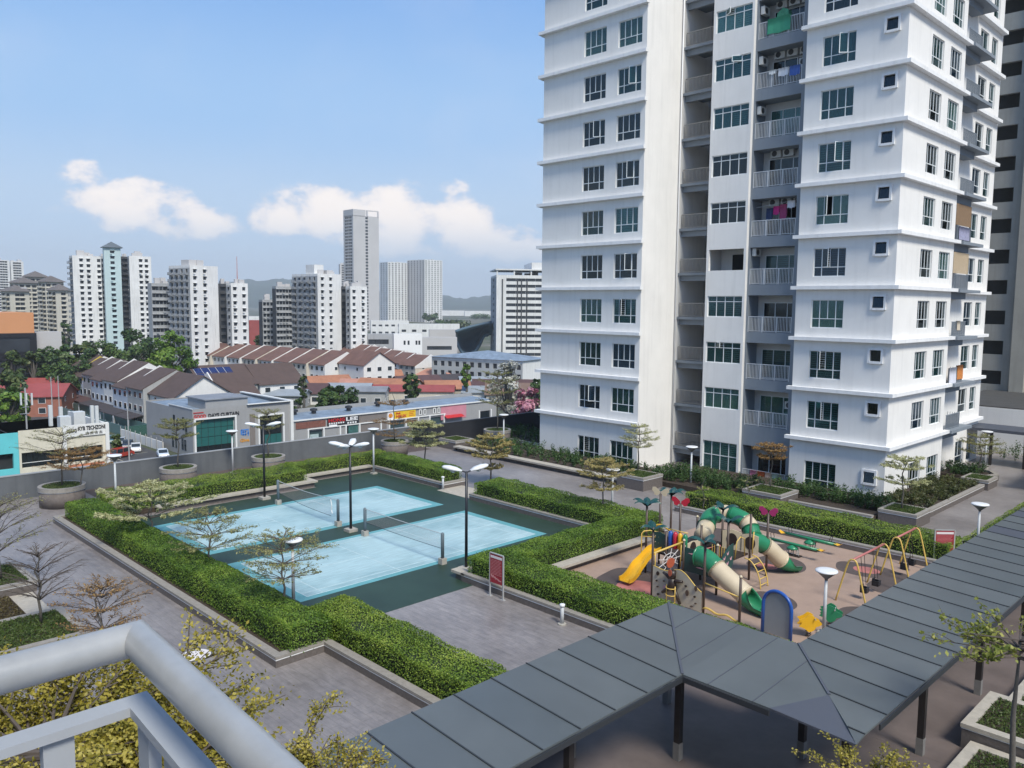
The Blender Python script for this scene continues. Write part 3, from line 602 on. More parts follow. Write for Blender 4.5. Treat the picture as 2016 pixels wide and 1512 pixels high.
# --- cornices and roof
for k in range(0, KT+2):
    z = ZK(k); b = MB(); b.box(-47.76, -36.95, 49.64, 49.999, z-.24, z); b.box(-47.76, -47.401, 49.998, 62, z-.28, z); part(TW, 'cornice', b, m_trim)
    b = MB(); b.prism([(-26.85, 53.14), (-19.69, 53.14), (-19.69, 64.4), (-20.049, 64.4), (-20.049, 53.499), (-26.85, 53.499)], z-.24, z); part(TW, 'cornice', b, m_trim)
b = MB(); b.prism([(-47.4, 50.0), (-37.14, 50.0), (-37.14, 58.5), (-34.05, 58.5), (-34.05, 53.9), (-30.75, 53.9), (-30.75, 54.2), (-26.6, 54.2), (-26.6, 53.5), (-20.05, 53.5), (-20.05, 64.05), (-20.9, 64.05), (-20.9, 75.4), (-47.4, 75.4)], TH, TH+.3); part(TW, 'roof', b, m_white)
part(TW, 'rear_wall', MB().wall((-20.9, 75.4, Z0), (-1, 0, 0), (0, 1, 0), 26.5, TH-Z0), m_white)
# near-black sheets behind the glass stand in for unlit rooms
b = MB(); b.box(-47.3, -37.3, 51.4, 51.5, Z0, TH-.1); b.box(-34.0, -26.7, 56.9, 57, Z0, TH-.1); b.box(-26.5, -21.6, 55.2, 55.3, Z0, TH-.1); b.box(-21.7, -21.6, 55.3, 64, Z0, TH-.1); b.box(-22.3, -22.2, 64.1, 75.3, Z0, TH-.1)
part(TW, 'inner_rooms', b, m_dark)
for k in range(0, KT+2):
    pass
b = MB()
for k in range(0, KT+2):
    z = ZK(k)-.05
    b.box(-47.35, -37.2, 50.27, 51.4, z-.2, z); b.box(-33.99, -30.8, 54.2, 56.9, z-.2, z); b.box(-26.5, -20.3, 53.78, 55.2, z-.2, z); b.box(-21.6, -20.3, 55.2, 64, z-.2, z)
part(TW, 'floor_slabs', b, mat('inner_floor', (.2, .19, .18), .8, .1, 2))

# --- laundry on the balconies
def cloth(label, col, x0, x1, y, z0, z1, axis='x', group=None, pat=None):
    n = 10; b = MB(); A = [(x0+(x1-x0)*i/n) for i in range(n+1)]
    off = lambda i, t: .03*math.sin(i*1.9)+.02*t
    V = []
    for zz, t in ((z1, 0), ((z0+z1)/2, .5), (z0, 1)):
        for i, a in enumerate(A): V.append((a, y-off(i, t), zz+(.03*math.sin(i*.9) if t == 1 else 0)) if axis == 'x' else (y+off(i, t), a, zz))
    for zz in (z1, z0+.25*(z1-z0)):
        for i, a in enumerate(A): V.append((a, y+.09+off(i, .2), zz) if axis == 'x' else (y-.09-off(i, .2), a, zz))
    F = [(r*(n+1)+i, r*(n+1)+i+1, (r+1)*(n+1)+i+1, (r+1)*(n+1)+i) for r in range(2) for i in range(n)]
    F += [(i, i+1, 3*(n+1)+i+1, 3*(n+1)+i) for i in range(n)]+[(3*(n+1)+i, 3*(n+1)+i+1, 4*(n+1)+i+1, 4*(n+1)+i) for i in range(n)]
    b.add(V, F)
    return solo('hanging_cloth', b, mat('cloth_%d_%d_%d' % tuple(int(c*99) for c in col), col, .9, .25 if pat else .06, 9 if pat else 3), label, 'laundry', group, True)
yr = 54.2
for (lb, c, a, b_, k, zt, zb, p) in (
    ('pink flowered towel on the ground-floor balcony rail', (.62, .22, .36), -29.95, -29.4, -1, .62, .08, 1), ('orange towel on the ground-floor balcony rail', (.55, .13, .04), -29.36, -28.8, -1, .62, .05, 0),
    ('cream towel on the ground-floor balcony rail', (.70, .52, .42), -28.75, -28.3, -1, .62, 0, 0), ('mint towel on the ground-floor balcony rail', (.42, .58, .52), -28.2, -27.75, -1, .62, .05, 0), ('pale grey towel at the end of the ground-floor rail', (.42, .48, .48), -27.7, -27.3, -1, .62, .02, 0),
    ('white towel beside a blue shirt on an upper balcony rail', (.72, .73, .76), -28.95, -28.2, 7, 1.16, .6, 0), ('blue shirt hanging over an upper balcony rail', (.07, .14, .42), -28.1, -27.35, 7, 1.16, .5, 0), ('small white cloth left of the towel on an upper balcony rail', (.66, .68, .68), -29.65, -29.15, 7, 1.16, .85, 0)):
    z = (-.55 if k < 0 else ZK(k)+.17); cloth(lb, c, a, b_, yr, z+zb+.0 if k >= 0 else zb-.45, z+zt if k >= 0 else .55, pat=p)
z5 = ZK(4)+.17
for (lb, c, a, b_, zt, zb) in (('magenta shirt drying inside a middle-floor balcony', (.55, .03, .20), -29.2, -28.75, 2.1, 1.5), ('plum trousers drying beside the magenta shirt', (.36, .06, .16), -28.7, -28.2, 2.2, 1.1), ('small white shirt drying high on a middle-floor balcony', (.7, .7, .74), -28.15, -27.6, 2.4, 1.9), ('navy cloth drying beside the magenta shirt', (.03, .05, .12), -29.75, -29.25, 2.0, 1.2)):
    cloth(lb, c, a, b_, 54.75, z5+zb, z5+zt)
b = MB(); b.tube([(-30.6, 54.8, z5+2.1), (-27.2, 54.8, z5+2.46)], .012, 6); solo('clothes_line', b, m_steel_w, 'thin clothes line across the balcony with magenta laundry', 'clothes line')
for (lb, c, a, b_, k, zt, zb, p) in (('patterned navy and white cloth on a side balcony rail', (.30, .30, .42), 64.7, 67.0, 4, 1.05, .1, 1), ('white sheet on the side balcony rail low on the tower', (.66, .66, .72), 64.5, 66.0, 1, 1.08, -.1, 0), ('orange and red patterned cloth on the side balcony rail', (.55, .20, .05), 66.2, 67.5, 1, 1.2, .15, 1), ('beige towel on a side balcony rail', (.55, .48, .38), 65.5, 66.2, 2, 1.1, .4, 0)):
    cloth(lb, c, a, b_, -19.98, ZK(k)+zb, ZK(k)+zt, 'y', pat=p)
for k, c in ((4, (.26, .17, .10)), (3, (.50, .39, .26))):
    b = MB(); z = ZK(k)+1.12; n = 26
    for q in range(n): zz = z+q*1.5/n; b.box(-20.06, -20.03, 64.1, 67.4, zz, zz+1.5/n*.88)
    solo('roller_blind', b, mat('bamboo_%d' % k, c, .8, .12, 6), ('brown' if k == 4 else 'straw-coloured')+' bamboo blind hung over a side balcony', 'blind')
cloth('large green cloth draped over a high balcony rail', (.05, .30, .18), -29.9, -28.2, 54.2, ZK(8)+.35, ZK(8)+1.4)
b = MB(); b.extr([(-29.6, 54.6, ZK(8)+.3), (-28.4, 54.6, ZK(8)+.3), (-28.6, 54.6, ZK(8)+1.9), (-29.0, 54.6, ZK(8)+2.1), (-29.4, 54.6, ZK(8)+1.8)], (0, .5, 0)); solo('green_cover', b, mat('green_cover_cloth', (.06, .26, .15), .8, .3, 4), 'bulky green cover standing on a high balcony', 'cover')

# ================================================================ own tower behind the camera, unseen; kept low so sun reaches the railing
OT = thing('apartment_slab', 'white apartment slab whose balcony overlooks the garden', 'apartment tower', (10, -3, ST))
OH = 18.6; oh = []
for fl in range(5):
    for q in range(12): oh.append((3+q*6.1, 5.4, 16+fl*3.43+.9, 16+fl*3.43+2.7))
oh2 = [(a, a+2.4, z0, z1) for a, _, z0, z1 in oh]
part(OT, 'front_wall', MB().wall((-32, -2.4, ST), (1, 0, 0), (0, 1, 0), 76, OH-ST, oh2, .3), m_white)
b = MB(); b.box(-31.9, 43.9, -2.9, -2.8, ST, OH-.1); part(OT, 'inner_rooms', b, m_dark)  # dark sheet in place of unlit rooms
b = MB()
for a, a1, z0, z1 in oh2: b.box(-32+a, -32+a1, -2.62, -2.6, ST+z0, ST+z1)
part(OT, 'windows', b, g_dark, kind='stuff')
b = MB(); b.box(-32, 44, -20, -2.95, ST, OH); part(OT, 'core', b, m_white)
b = MB()
for fl in range(1, 6): z = fl*3.43; b.box(-32.3, 44.3, -2.399, -2.0, z-.28, z)
part(OT, 'cornice_bands', b, m_trim, kind='stuff')

# ================================================================ covered walkway (three legs, mono-pitch sheet roof)
m_roof = mat('grey_roof_sheet', (.094, .107, .112), .42, .10, .35, metal=.0, spec=.6)
ROOFS = [m_roof, mat('grey_roof_sheet_b', (.101, .114, .118), .46, .12, .4, spec=.6), mat('grey_roof_sheet_c', (.087, .101, .107), .40, .12, .35, spec=.6)]
m_roof2 = mat('slate_roof_sheet', (.075, .083, .105), .45, .05, .5, spec=.6)
m_seam = mat('roof_seam', (.03, .034, .04), .5, .05, 2)
m_post = mat('dark_timber_paint', (.022, .018, .017), .5, .15, 4); m_foot = mat('grey_post_foot', (.19, .18, .17), .8, .1, 4)
CW = thing('covered_walkway', 'long zigzag walkway canopy with flat grey metal roof on dark posts', 'canopy', (-11, 18, 0))
ZH, ZL = 3.08, 2.90
def rsheet(pts, name='roof_panel', m=None):
    part(CW, name, MB().extr(pts[::-1], (0, 0, -.05)), m or ROOFS[len(CHILD.get(CW.name, ())) % 3])
def zx1(x): return ZH+(ZL-ZH)*(x+14.55)/3.0
def zy2(y): return ZH+(ZL-ZH)*(21.45-y)/3.7
def zx3(x): return ZH+(ZL-ZH)*(x+10.15)/3.2
pw1 = 1.72
# leg 1 panels (strips across x, stacked along y) up to the mitre
y = 20.02; ys = [21.45]
while y > -1: ys.append(y); y -= 1.27
for i in range(len(ys)-1):
    a, c = ys[i], ys[i+1]
    # mitre line from (-14.55,21.45) to (-11.55,17.75)
    mx_ = lambda yy: -14.55+(21.45-yy)/3.7*3.0
    pts = [(-14.55, c), (min(-11.55, mx_(c)), c)]
    if mx_(c) >= -11.55 and mx_(a) < -11.55: pts += [(-11.55, 17.75)]
    pts += [(min(-11.55, mx_(a)), a)]
    if mx_(a) > -14.55+1e-6: pts += [(-14.55, a)]
    rsheet([(x, yy, zx1(x)) for x, yy in pts])
    if i: part(CW, 'roof_seam', MB().extr([(-14.56, a-.018, zx1(-14.56)+.001), (min(-11.55, mx_(a)), a-.018, zx1(min(-11.55, mx_(a)))+.001), (min(-11.55, mx_(a)), a+.018, zx1(min(-11.55, mx_(a)))+.001), (-14.56, a+.018, zx1(-14.56)+.001)], (0, 0, .022)), m_seam)
# leg 2: one wide sheet between the two mitres, with a small turned-down corner
L2 = [(-14.55, 21.45), (-11.55, 17.75), (-9.05, 17.75), (-8.15, 18.95), (-10.15, 21.45)]
for i, (xa, xb) in enumerate(((-14.55, -12.9), (-12.9, -11.55), (-11.55, -10.15), (-10.15, -8.1))):
    pass
rsheet([(-14.55, 21.45, ZH), (-11.55, 17.75, ZL), (-11.55, 21.45, ZH)]); rsheet([(-11.55, 17.75, ZL), (-9.05, 17.75, ZL), (-8.29, 18.95+.35, zy2(19.3)), (-10.15, 21.45, ZH), (-11.55, 21.45, ZH)])
rsheet([(-9.05, 17.75, ZL), (-6.95, 17.75, ZL-.07), (-8.29, 19.3, zy2(19.3))], m=m_roof2)
for xs_ in (-13.3, -12.03, -10.76, -9.5):
    ya = max(17.75, 21.45-(xs_+14.55)/3*3.7); yb = min(21.45, 21.45-(xs_+10.15)/3.2*3.7); part(CW, 'roof_seam', MB().extr([(xs_-.012, ya, zy2(ya)+.001), (xs_+.012, ya, zy2(ya)+.001), (xs_+.012, yb, zy2(yb)+.001), (xs_-.012, yb, zy2(yb)+.001)], (0, 0, .012)), m_roof2)
part(CW, 'ridge_flashing', MB().extr([(-14.57, 21.43, ZH+.004), (-11.57, 17.73, ZL+.004), (-11.51, 17.77, ZL+.004), (-14.51, 21.47, ZH+.004)], (0, 0, .03)), m_roof2)
part(CW, 'ridge_flashing', MB().extr([(-10.17, 21.43, ZH+.004), (-8.31, 19.28, zy2(19.3)+.004), (-8.25, 19.32, zy2(19.3)+.004), (-10.11, 21.47, ZH+.004)], (0, 0, .03)), m_roof2)
# leg 3
ys = [17.75]+[18.2+i*1.27 for i in range(54)]
m2 = lambda yy: -10.15+(21.45-yy)/3.7*3.2
for i in range(len(ys)-1):
    a, c = ys[i], ys[i+1]
    lo = lambda yy: max(-10.15, m2(yy))
    pts = [(lo(a), a), (-6.95, a), (-6.95, c), (lo(c), c)]
    if a < 21.45 < c: pts.append((-10.15, 21.45))
    zf = lambda x, yy: zx3(x) if i else (ZL-.07 if (abs(x+6.95) < .01 and yy == ys[0]) else zx3(x))
    rsheet([(x, yy, zf(x, yy)) for x, yy in (pts if i else [(-6.95, a), (-6.95, c), (lo(c), c)])], m=m_roof2 if i in (17, 20, 29) else ROOFS[i*7 % 3])
    if i: part(CW, 'roof_seam', MB().extr([(lo(a), a-.018, zx3(lo(a))+.001), (-6.94, a-.018, zx3(-6.94)+.001), (-6.94, a+.018, zx3(-6.94)+.001), (lo(a), a+.018, zx3(lo(a))+.001)], (0, 0, .022)), m_seam)
posts = [(-14.2, yy) for yy in (21.0, 16.4, 11.8, 7.2)]+[(-12.1, yy) for yy in (18.5, 13.9, 9.3)]+[(-9.75, 21.1)]+[(-7.5, yy) for yy in (18.6, 23.7, 28.9, 34.1, 39.3, 44.5, 49.7, 54.9)]+[(-9.75, yy) for yy in (26.3, 31.5, 36.7, 41.9, 47.1, 52.3)]
for px, py in posts:
    b = MB(); b.box(px-.09, px+.09, py-.09, py+.09, .5, 2.83); o = part(CW, 'post', b, m_post)
    b = MB(); b.box(px-.10, px+.10, py-.10, py+.10, 0, .499); part(o, 'post_foot', b, m_foot)
b = MB(); b.box(-14.3, -14.1, -1, 21.1, 2.72, 2.84); b.box(-12.2, -12.0, -1, 18.6, 2.7, 2.82); b.box(-12.0, -7.4, 18.4, 18.6, 2.68, 2.8); b.box(-14.1, -9.85, 21.0, 21.2, 2.72, 2.84); b.box(-9.85, -9.65, 21.0, 84, 2.72, 2.84); b.box(-7.6, -7.4, 18.6, 84, 2.68, 2.8); part(CW, 'roof_beams', b, m_post)
b = MB(); b.box(-14.57, -14.53, -1, 21.47, ZH-.2, ZH-.052); b.box(-11.54, -11.50, -1, 17.74, ZL-.2, ZL-.052); b.box(-11.5, -9.05, 17.71, 17.75, ZL-.2, ZL-.052); b.box(-14.5, -10.15, 21.46, 21.5, ZH-.2, ZH-.052); b.box(-6.94, -6.90, 19, 86, ZL-.2, ZL-.052); b.box(-10.19, -10.151, 21.5, 86, ZH-.2, ZH-.052); part(CW, 'fascia', b, m_seam)

# far side canopy and the annex behind the tower
C2 = thing('side_canopy', 'dark flat canopy roof beside the tower foot and the white annex', 'canopy', (-18, 72, 0))
b = MB(); b.box(-22.5, -4, 72.5, 75.8, 2.75, 2.98); b.box(-14.0, -10.8, 64, 72.49, 2.75, 2.98); part(C2, 'roof', b, m_roof2)
for px, py in [(-21.5, 73), (-19.2, 73), (-16.8, 73), (-14, 73), (-13.8, 68), (-11, 73), (-11, 68), (-21.5, 75.4), (-16.8, 75.4)]:
    b = MB(); b.box(px-.1, px+.1, py-.1, py+.1, 0, 2.749); part(C2, 'post', b, m_post)
AN = thing('annex_building', 'low white annex with dark flat roof behind the side canopy', 'building', (-12, 84, 0))
b = MB(); b.box(-26, -15.6, 80, 96, 0, 3.9); b.box(-15.6, 12, 82.5, 96, 0, 3.9); part(AN, 'walls', b, m_white)
b = MB(); b.box(-26, -15.7, 80.1, 96, 3.902, 4.0); b.box(-15.7, 12, 82.6, 96, 3.902, 4.0); part(AN, 'roof', b, mat('roof_felt', (.06, .058, .055), .9, .2, 1))
b = MB()
for q in range(9): b.box(-15.4+q*.9, -15.1+q*.9, 82.5, 82.7, 4.0, 4.55)
b.box(-15.6, -7, 82.45, 82.75, 4.55, 4.75); part(AN, 'balustrade', b, m_trim)
for q in range(5): b = MB(); b.box(-15.0+q*2.1, -13.3+q*2.1, 82.44, 82.499, .9, 2.2); part(AN, 'window', b, g_dark)
CP = thing('parking_tower', 'grey concrete parking block with dark open decks behind the tower', 'building', (-10, 98, 0))
m_cpk = mat('grey_concrete_wall', (.34, .325, .285), .85, .08, .5, streak=.2)
holes = []; bays = [(1.0, 3.2), (6.3, 14), (17, 25), (28, 36)]
for fl in range(14):
    for a, a1 in bays: holes.append((a, a1, 4.6+fl*3.15, 4.6+fl*3.15+1.45))
part(CP, 'facade', MB().wall((-28.0, 96.2, 0), (1, 0, 0), (0, -1, 0), 40, 50, holes, .5), m_cpk)
b = MB(); b.box(-28, 12, 99, 99.2, 0, 50); part(CP, 'deck_interior', b, mat('deck_shade', (.09, .082, .07), .9, .15, .5))
b = MB(); b.box(-23.9, -22.6, 95.6, 96.19, 0, 50); b.box(-12.9, -11.6, 95.6, 96.19, 0, 50); b.box(-1.9, -.6, 95.6, 96.19, 0, 50); part(CP, 'pilasters', b, m_cpk)
b = MB()
for fl in range(15): z = 4.4+fl*3.15; b.box(-28, 12, 96.6, 99, z-.2, z)
b.box(-28.2, 12.2, 96.7, 99.5, 50, 50.4); part(CP, 'floor_slabs', b, m_cpk)

# ================================================================ lamps, floodlights, nets, signs, bollards
m_lampw = mat('lamp_white', (.72, .73, .74), .4, .04, 4); m_pole = mat('pale_grey_pole', (.50, .52, .54), .5, .05, 4)
def lamp(x, y, h, label, z=0):
    r = thing('garden_lamp', label, 'lamp post', (x, y, z), 'round-topped garden lamps')
    b = MB(); b.tube([(0, 0, .1), (0, 0, h-.42)], [.075, .055], 12); lpart(r, 'pole', b, m_pole, True)
    b = MB(); b.box(-.2, .2, -.2, .2, 0, .1); lpart(r, 'base', b, m_conc)
    b = MB(); b.lathe([(.055, h-.42), (.07, h-.36), (.36, h-.1), (.40, h-.08)], n=24); lpart(r, 'reflector', b, mat('lamp_reflector', (.16, .15, .15), .4, .05, 4), True)
    b = MB(); b.lathe([(.40, h-.08), (.42, h-.06), (.41, h-.02), (.3, h), (.05, h+.01)], n=24); q = lpart(r, 'disc', b, m_lampw, True)
    return r
lamp(-51.2, 16.9, 3.25, 'round-topped lamp at the left end of the court hedge', .1)
lamp(-56.4, 26.8, 3.2, 'round-topped lamp between two round planters at the parapet')
lamp(-49.4, 34.35, 3.4, 'round-topped lamp at the far corner of the courts')
lamp(-29.6, 16.55, 2.9, 'round-topped lamp rising behind a thin tree at the near court corner')
lamp(-29.5, 37.4, 3.0, 'round-topped lamp in front of the square planter and tower')
lamp(-31.0, 48.0, 2.9, 'round-topped lamp beside the shrubs at the tower foot')
lamp(-13.2, 30.0, 2.55, 'round-topped lamp in the playground between arch and swings')
lamp(-12.3, 45.6, 2.7, 'round-topped lamp beside the second red sign')
lamp(-19.0, 71.0, 3.0, 'round-topped lamp by the planter in front of the side canopy')
lamp(-50.8, 49.0, 3.0, 'thin lamp beside a round planter at the black wall')
def flood(x, y, heads, label, h=4.75):
    r = thing('floodlight', label, 'floodlight', (x, y, 0), 'court floodlights')
    b = MB(); b.tube([(0, 0, .16), (0, 0, h)], [.075, .06], 10); lpart(r, 'pole', b, m_black, True)
    b = MB(); b.box(-.28, .28, -.28, .28, .0, .16); lpart(r, 'base', b, m_conc)
    for a in heads:
        ca, sa = math.cos(R_(a)), math.sin(R_(a))
        q = MB(); q.tube([(0, 0, h-.05), (ca*.22, sa*.22, h+.02)], .035, 8); lpart(r, 'arm', q, m_black)
        q = MB(); pts = []
        prof = [(.0, .10, .02), (.25, .19, .10), (.6, .20, .13), (.85, .14, .09), (.95, .04, .04)]
        for t, w, hh in prof:
            for w_s, z_s in ((-1, 0), (-.7, 1), (.7, 1), (1, 0), (.8, -.45), (-.8, -.45)): pts.append((.2+t, w_s*w, h+.03+.18*t+z_s*hh))
        q.add(pts, [(i*6+j, i*6+(j+1) % 6, (i+1)*6+(j+1) % 6, (i+1)*6+j) for i in range(4) for j in range(6)]+[tuple(range(5, -1, -1)), tuple(24+j for j in range(6))])
        o = lpart(r, 'lamp_head', q, m_lampw, True, rz=R_(a))
        q = MB(); q.lathe([(.05, -.12), (.12, -.08), (.15, 0)], (.62, 0, h+.06), 12); lpart(o, 'lens', q, glassmat('lamp_lens', (.5, .52, .55), .3), True)
flood(-47.6, 24.7, (-100, 45), 'black floodlight pole at the far side of the courts')
flood(-37.6, 24.6, (-130, -60, 30, 135), 'four-headed black floodlight pole between the two courts')
flood(-28.3, 24.9, (-135, 75), 'black floodlight pole at the planter corner')
m_net = bpy.data.materials.new('net_mesh'); m_net.use_nodes = True
t = m_net.node_tree; bs = t.nodes['Principled BSDF']; bs.inputs['Base Color'].default_value = (.30, .26, .26, 1); bs.inputs['Roughness'].default_value = .9
m_npost = mat('net_post_blue_grey', (.12, .155, .18), .5, .1, 4)
for k, (x0, x1, lb) in enumerate(((-45.75, -38.95, 'sagging'), (-36.3, -29.75, 'taut'))):
    r = thing('badminton_net', lb+' badminton net on grey posts across the '+('far' if k == 0 else 'near')+' blue court', 'net', ((x0+x1)/2, 24.65, 0), 'badminton nets')
    for x in (x0, x1):
        b = MB(); b.tube([(x, 24.65, .3), (x, 24.65, 1.5), (x, 24.65, 1.56)], [.085, .085, .05], 10); o = part(r, 'post', b, m_npost, True)
        b = MB(); b.box(x-.15, x+.15, 24.5, 24.8, .012, .3); part(o, 'post_block', b, m_conc)
    xa, xb = x0+.1, x1-(.1 if k else .75)
    sag = lambda s, zz: zz-(.10 if not k else .03)*math.sin(math.pi*s)-(.0 if k else .02*s)
    b = MB(); n = 90
    zr = lambda s, q: sag(s, 1.5)-q*(.74 if k else .74+.28*s)
    for i in range(n+1):
        s = i/n; x = xa+(xb-xa)*s; b.tube([(x, 24.65, zr(s, 0)), (x, 24.65, zr(s, 1))], .0022, 3, False)
    for q in range(15):
        b.tube([(xa+(xb-xa)*i/20, 24.65, zr(i/20, q/14)) for i in range(21)], .0022, 3, False)
    part(r, 'net', b, m_net)
    b = MB(); b.tube([(x0, 24.65, 1.5)]+[(xa+(xb-xa)*i/20, 24.65, zr(i/20, 0)) for i in range(21)]+[(x1, 24.65, 1.46)], .018, 6); part(r, 'head_tape', b, mat('grey_tape', (.42, .44, .45), .8, .1, 3))
    b = MB(); b.tube([(xa+(xb-xa)*i/20, 24.65, zr(i/20, 1)) for i in range(21)], .012, 6); part(r, 'foot_cord', b, m_black)
    if not k: b = MB(); b.tube([(xb, 24.65, 1.42), (xb+.12, 24.64, 1.1), (xb+.05, 24.66, .8), (xb+.16, 24.65, .62)], .03, 6); part(r, 'loose_end', b, m_line)
m_red = mat('sign_red', (.30, .018, .03), .5, .08, 2); m_signw = mat('sign_white', (.70, .66, .66), .6, .04, 3); m_frm = mat('sign_frame_steel', (.36, .36, .36), .4, .05, 3); m_pink = mat('sign_pink', (.55, .24, .24), .6, .1, 3)
def sign(x, y, w, h, z0, label, rz, thick):
    r = thing('notice_sign', label, 'sign', (x, y, 0), 'red notice signs', rz)
    for sx in (-w/2, w/2):
        b = MB(); b.box(sx-.03, sx+.03, -.03, .03, .02, z0+h+.03); lpart(r, 'leg', b, m_frm)
        b = MB(); b.box(sx-.12, sx+.12, -.07, .07, 0, .02); lpart(r, 'foot_plate', b, m_frm)
    b = MB(); b.box(-w/2+.03, w/2-.03, -.025, .025, z0, z0+h); o = lpart(r, 'board', b, m_red)
    b = MB(); b.box(-w/2+.06, w/2-.06, -.03, -.0255, z0+h-.16, z0+h-.05); lpart(o, 'title_band', b, m_signw)
    b = MB(); b.box(-w/2-.0, w/2, -.035, .035, z0+h+.031, z0+h+.06); lpart(r, 'top_rail', b, m_frm)
    t_ = MB()
    for q in range(11): zz = z0+h-.24-q*.062; t_.box(-w/2+.08, w/2-.08-rng.random()*.12, -.029, -.0255, zz-.008, zz+.008)
    lpart(o, 'text_lines', t_, m_pink)
    t_ = MB(); zz = z0+.06
    for i in range(6): a = -w/2+.07+i*(w-.18)/6; t_.extr([(a, -.0257, zz+.26-.035*i), (a+.1, -.0257, zz+.14-.02*i+.03*(i % 2)), (a+.14, -.0257, zz+.2-.02*i), (a+.06, -.0257, zz+.33-.04*i)], (0, -.004, 0))
    lpart(o, 'swoosh', t_, m_pink)
    return r
sign(-24.68, 23.45, .82, 1.25, .62, 'red notice board on two steel legs beside the paved forecourt', R_(0), 0)
sign(-12.95, 42.6, .95, 1.25, .45, 'red notice board behind the swings', R_(45), 0)
def bollard(x, y, label, h=.85):
    r = thing('bollard', label, 'bollard', (x, y, 0), 'small grey bollards'); b = MB(); b.tube([(0, 0, .06), (0, 0, h-.14), (0, 0, h-.13)], [.075, .075, .05], 12); lpart(r, 'post', b, m_pole, True)
    b = MB(); b.lathe([(.17, 0), (.17, .05), (.08, .06)], n=16); lpart(r, 'base', b, m_conc); b = MB(); b.lathe([(.05, h-.13), (.11, h-.1), (.11, h-.02), (.06, h)], n=16); lpart(r, 'cap', b, m_lampw, True)
bollard(-20.75, 23.3, 'short grey bollard against the planter kerb by the forecourt')
bollard(-41.9, 34.75, 'short grey bollard at the court entrance', .95)
# round planters at the parapet
m_pl = mat('planter_granolithic', (.135, .115, .105), .8, .18, 6, bump=.2, streak=.25)
def rplanter(x, y, r_, h, label):
    r = thing('round_planter', label, 'planter', (x, y, 0), 'round planters along the parapet')
    b = MB(); b.lathe([(r_-.06, 0), (r_-.05, h-.3)], n=40); lpart(r, 'drum', b, m_pl, True)
    b = MB(); b.lathe([(r_-.03, h-.30), (r_-.03, h-.25)], n=40); lpart(r, 'white_line', b, m_trim, True)
    n = 40; P = []
    for rr, zz in ((r_, h-.25), (r_, h), (r_-.22, h), (r_-.22, h-.2)): P += [(rr*math.cos(2*math.pi*j/n), rr*math.sin(2*math.pi*j/n), zz) for j in range(n)]
    b = MB(); b.add(P, [(i*n+j, i*n+(j+1) % n, (i+1)*n+(j+1) % n, (i+1)*n+j) for i in range(3) for j in range(n)]); lpart(r, 'rim', b, m_cope)
    b = MB(); b.lathe([(r_-.2, h-.18), (r_-.25, h-.1), (.4, h-.05)], n=28); lpart(r, 'soil', b, m_soil)
    p = nrg.uniform(-1, 1, (2600, 2))*(r_-.24); p = p[np.hypot(p[:, 0], p[:, 1]) < r_-.24]
    lpart(r, 'grass', leaf_mesh('grass', np.c_[p, np.full(len(p), h-.06)+nrg.uniform(0, .06, len(p))], np.tile((0, 0, .3), (len(p), 1)), .09, lf_grass, .3, .8), None)
lf_grass = leafmat('grass_blade', (.03, .06, .012), (.075, .12, .025), (.13, .16, .05), 1.5)
rplanter(-54.6, 14.9, 1.32, 1.25, 'round brown planter nearest the end of the grey parapet')
rplanter(-55.4, 22.4, 1.22, 1.25, 'round brown planter with stained side in the middle of the parapet')
rplanter(-55.0, 28.9, 1.22, 1.25, 'round brown planter beside the lamp at the parapet')
rplanter(-54.9, 40.3, 1.15, 1.15, 'round brown planter partly behind the lamp pole at the court corner')
rplanter(-53.2, 50.5, 1.25, 1.25, 'round planter in front of the near-black wall')
rplanter(-53.4, 58.5, 1.2, 1.25, 'round planter behind the leafy bed at the near-black wall')
rplanter(-53.4, 66.5, 1.2, 1.25, 'round planter half hidden by the corner of the white tower')

# ================================================================ playground
p_brown = mat('brown_post_paint', (.075, .05, .038), .45, .06, 4); p_yel = mat('yellow_plastic', (.72, .40, .02), .35, .06, 3); p_yelp = mat('yellow_pipe', (.62, .42, .10), .4, .06, 4)
p_grn = mat('green_plastic', (.022, .20, .095), .3, .10, 2); p_dgrn = mat('dark_green_panel', (.012, .062, .058), .4, .1, 2); p_crm = mat('cream_plastic', (.56, .47, .33), .4, .06, 2); p_red = mat('red_plastic', (.50, .025, .05), .35, .06, 3)
p_blue = mat('blue_plastic', (.02, .09, .36), .35, .05, 3); p_mag = mat('magenta_plastic', (.35, .03, .13), .4, .05, 3); p_or = mat('orange_web_panel', (.42, .10, .05), .5, .1, 4); p_pk = mat('pale_pink_print', (.65, .35, .40), .6, .05, 4); p_brn2 = mat('black_brown_plastic', (.03, .02, .018), .45, .1, 4); p_sand = mat('grey_sand_panel', (.46, .42, .34), .6, .06, 5)
PG = thing('play_structure', 'multicoloured playground climbing tower with green tube slides and palm-topped posts', 'playground', (-19.5, 31, 0))
def pp(name, mb, m, smooth=False, parent=None): return part(parent or PG, name, mb, m, smooth)
def tubeb(path, r, n=10): return MB().tube(path, r, n)
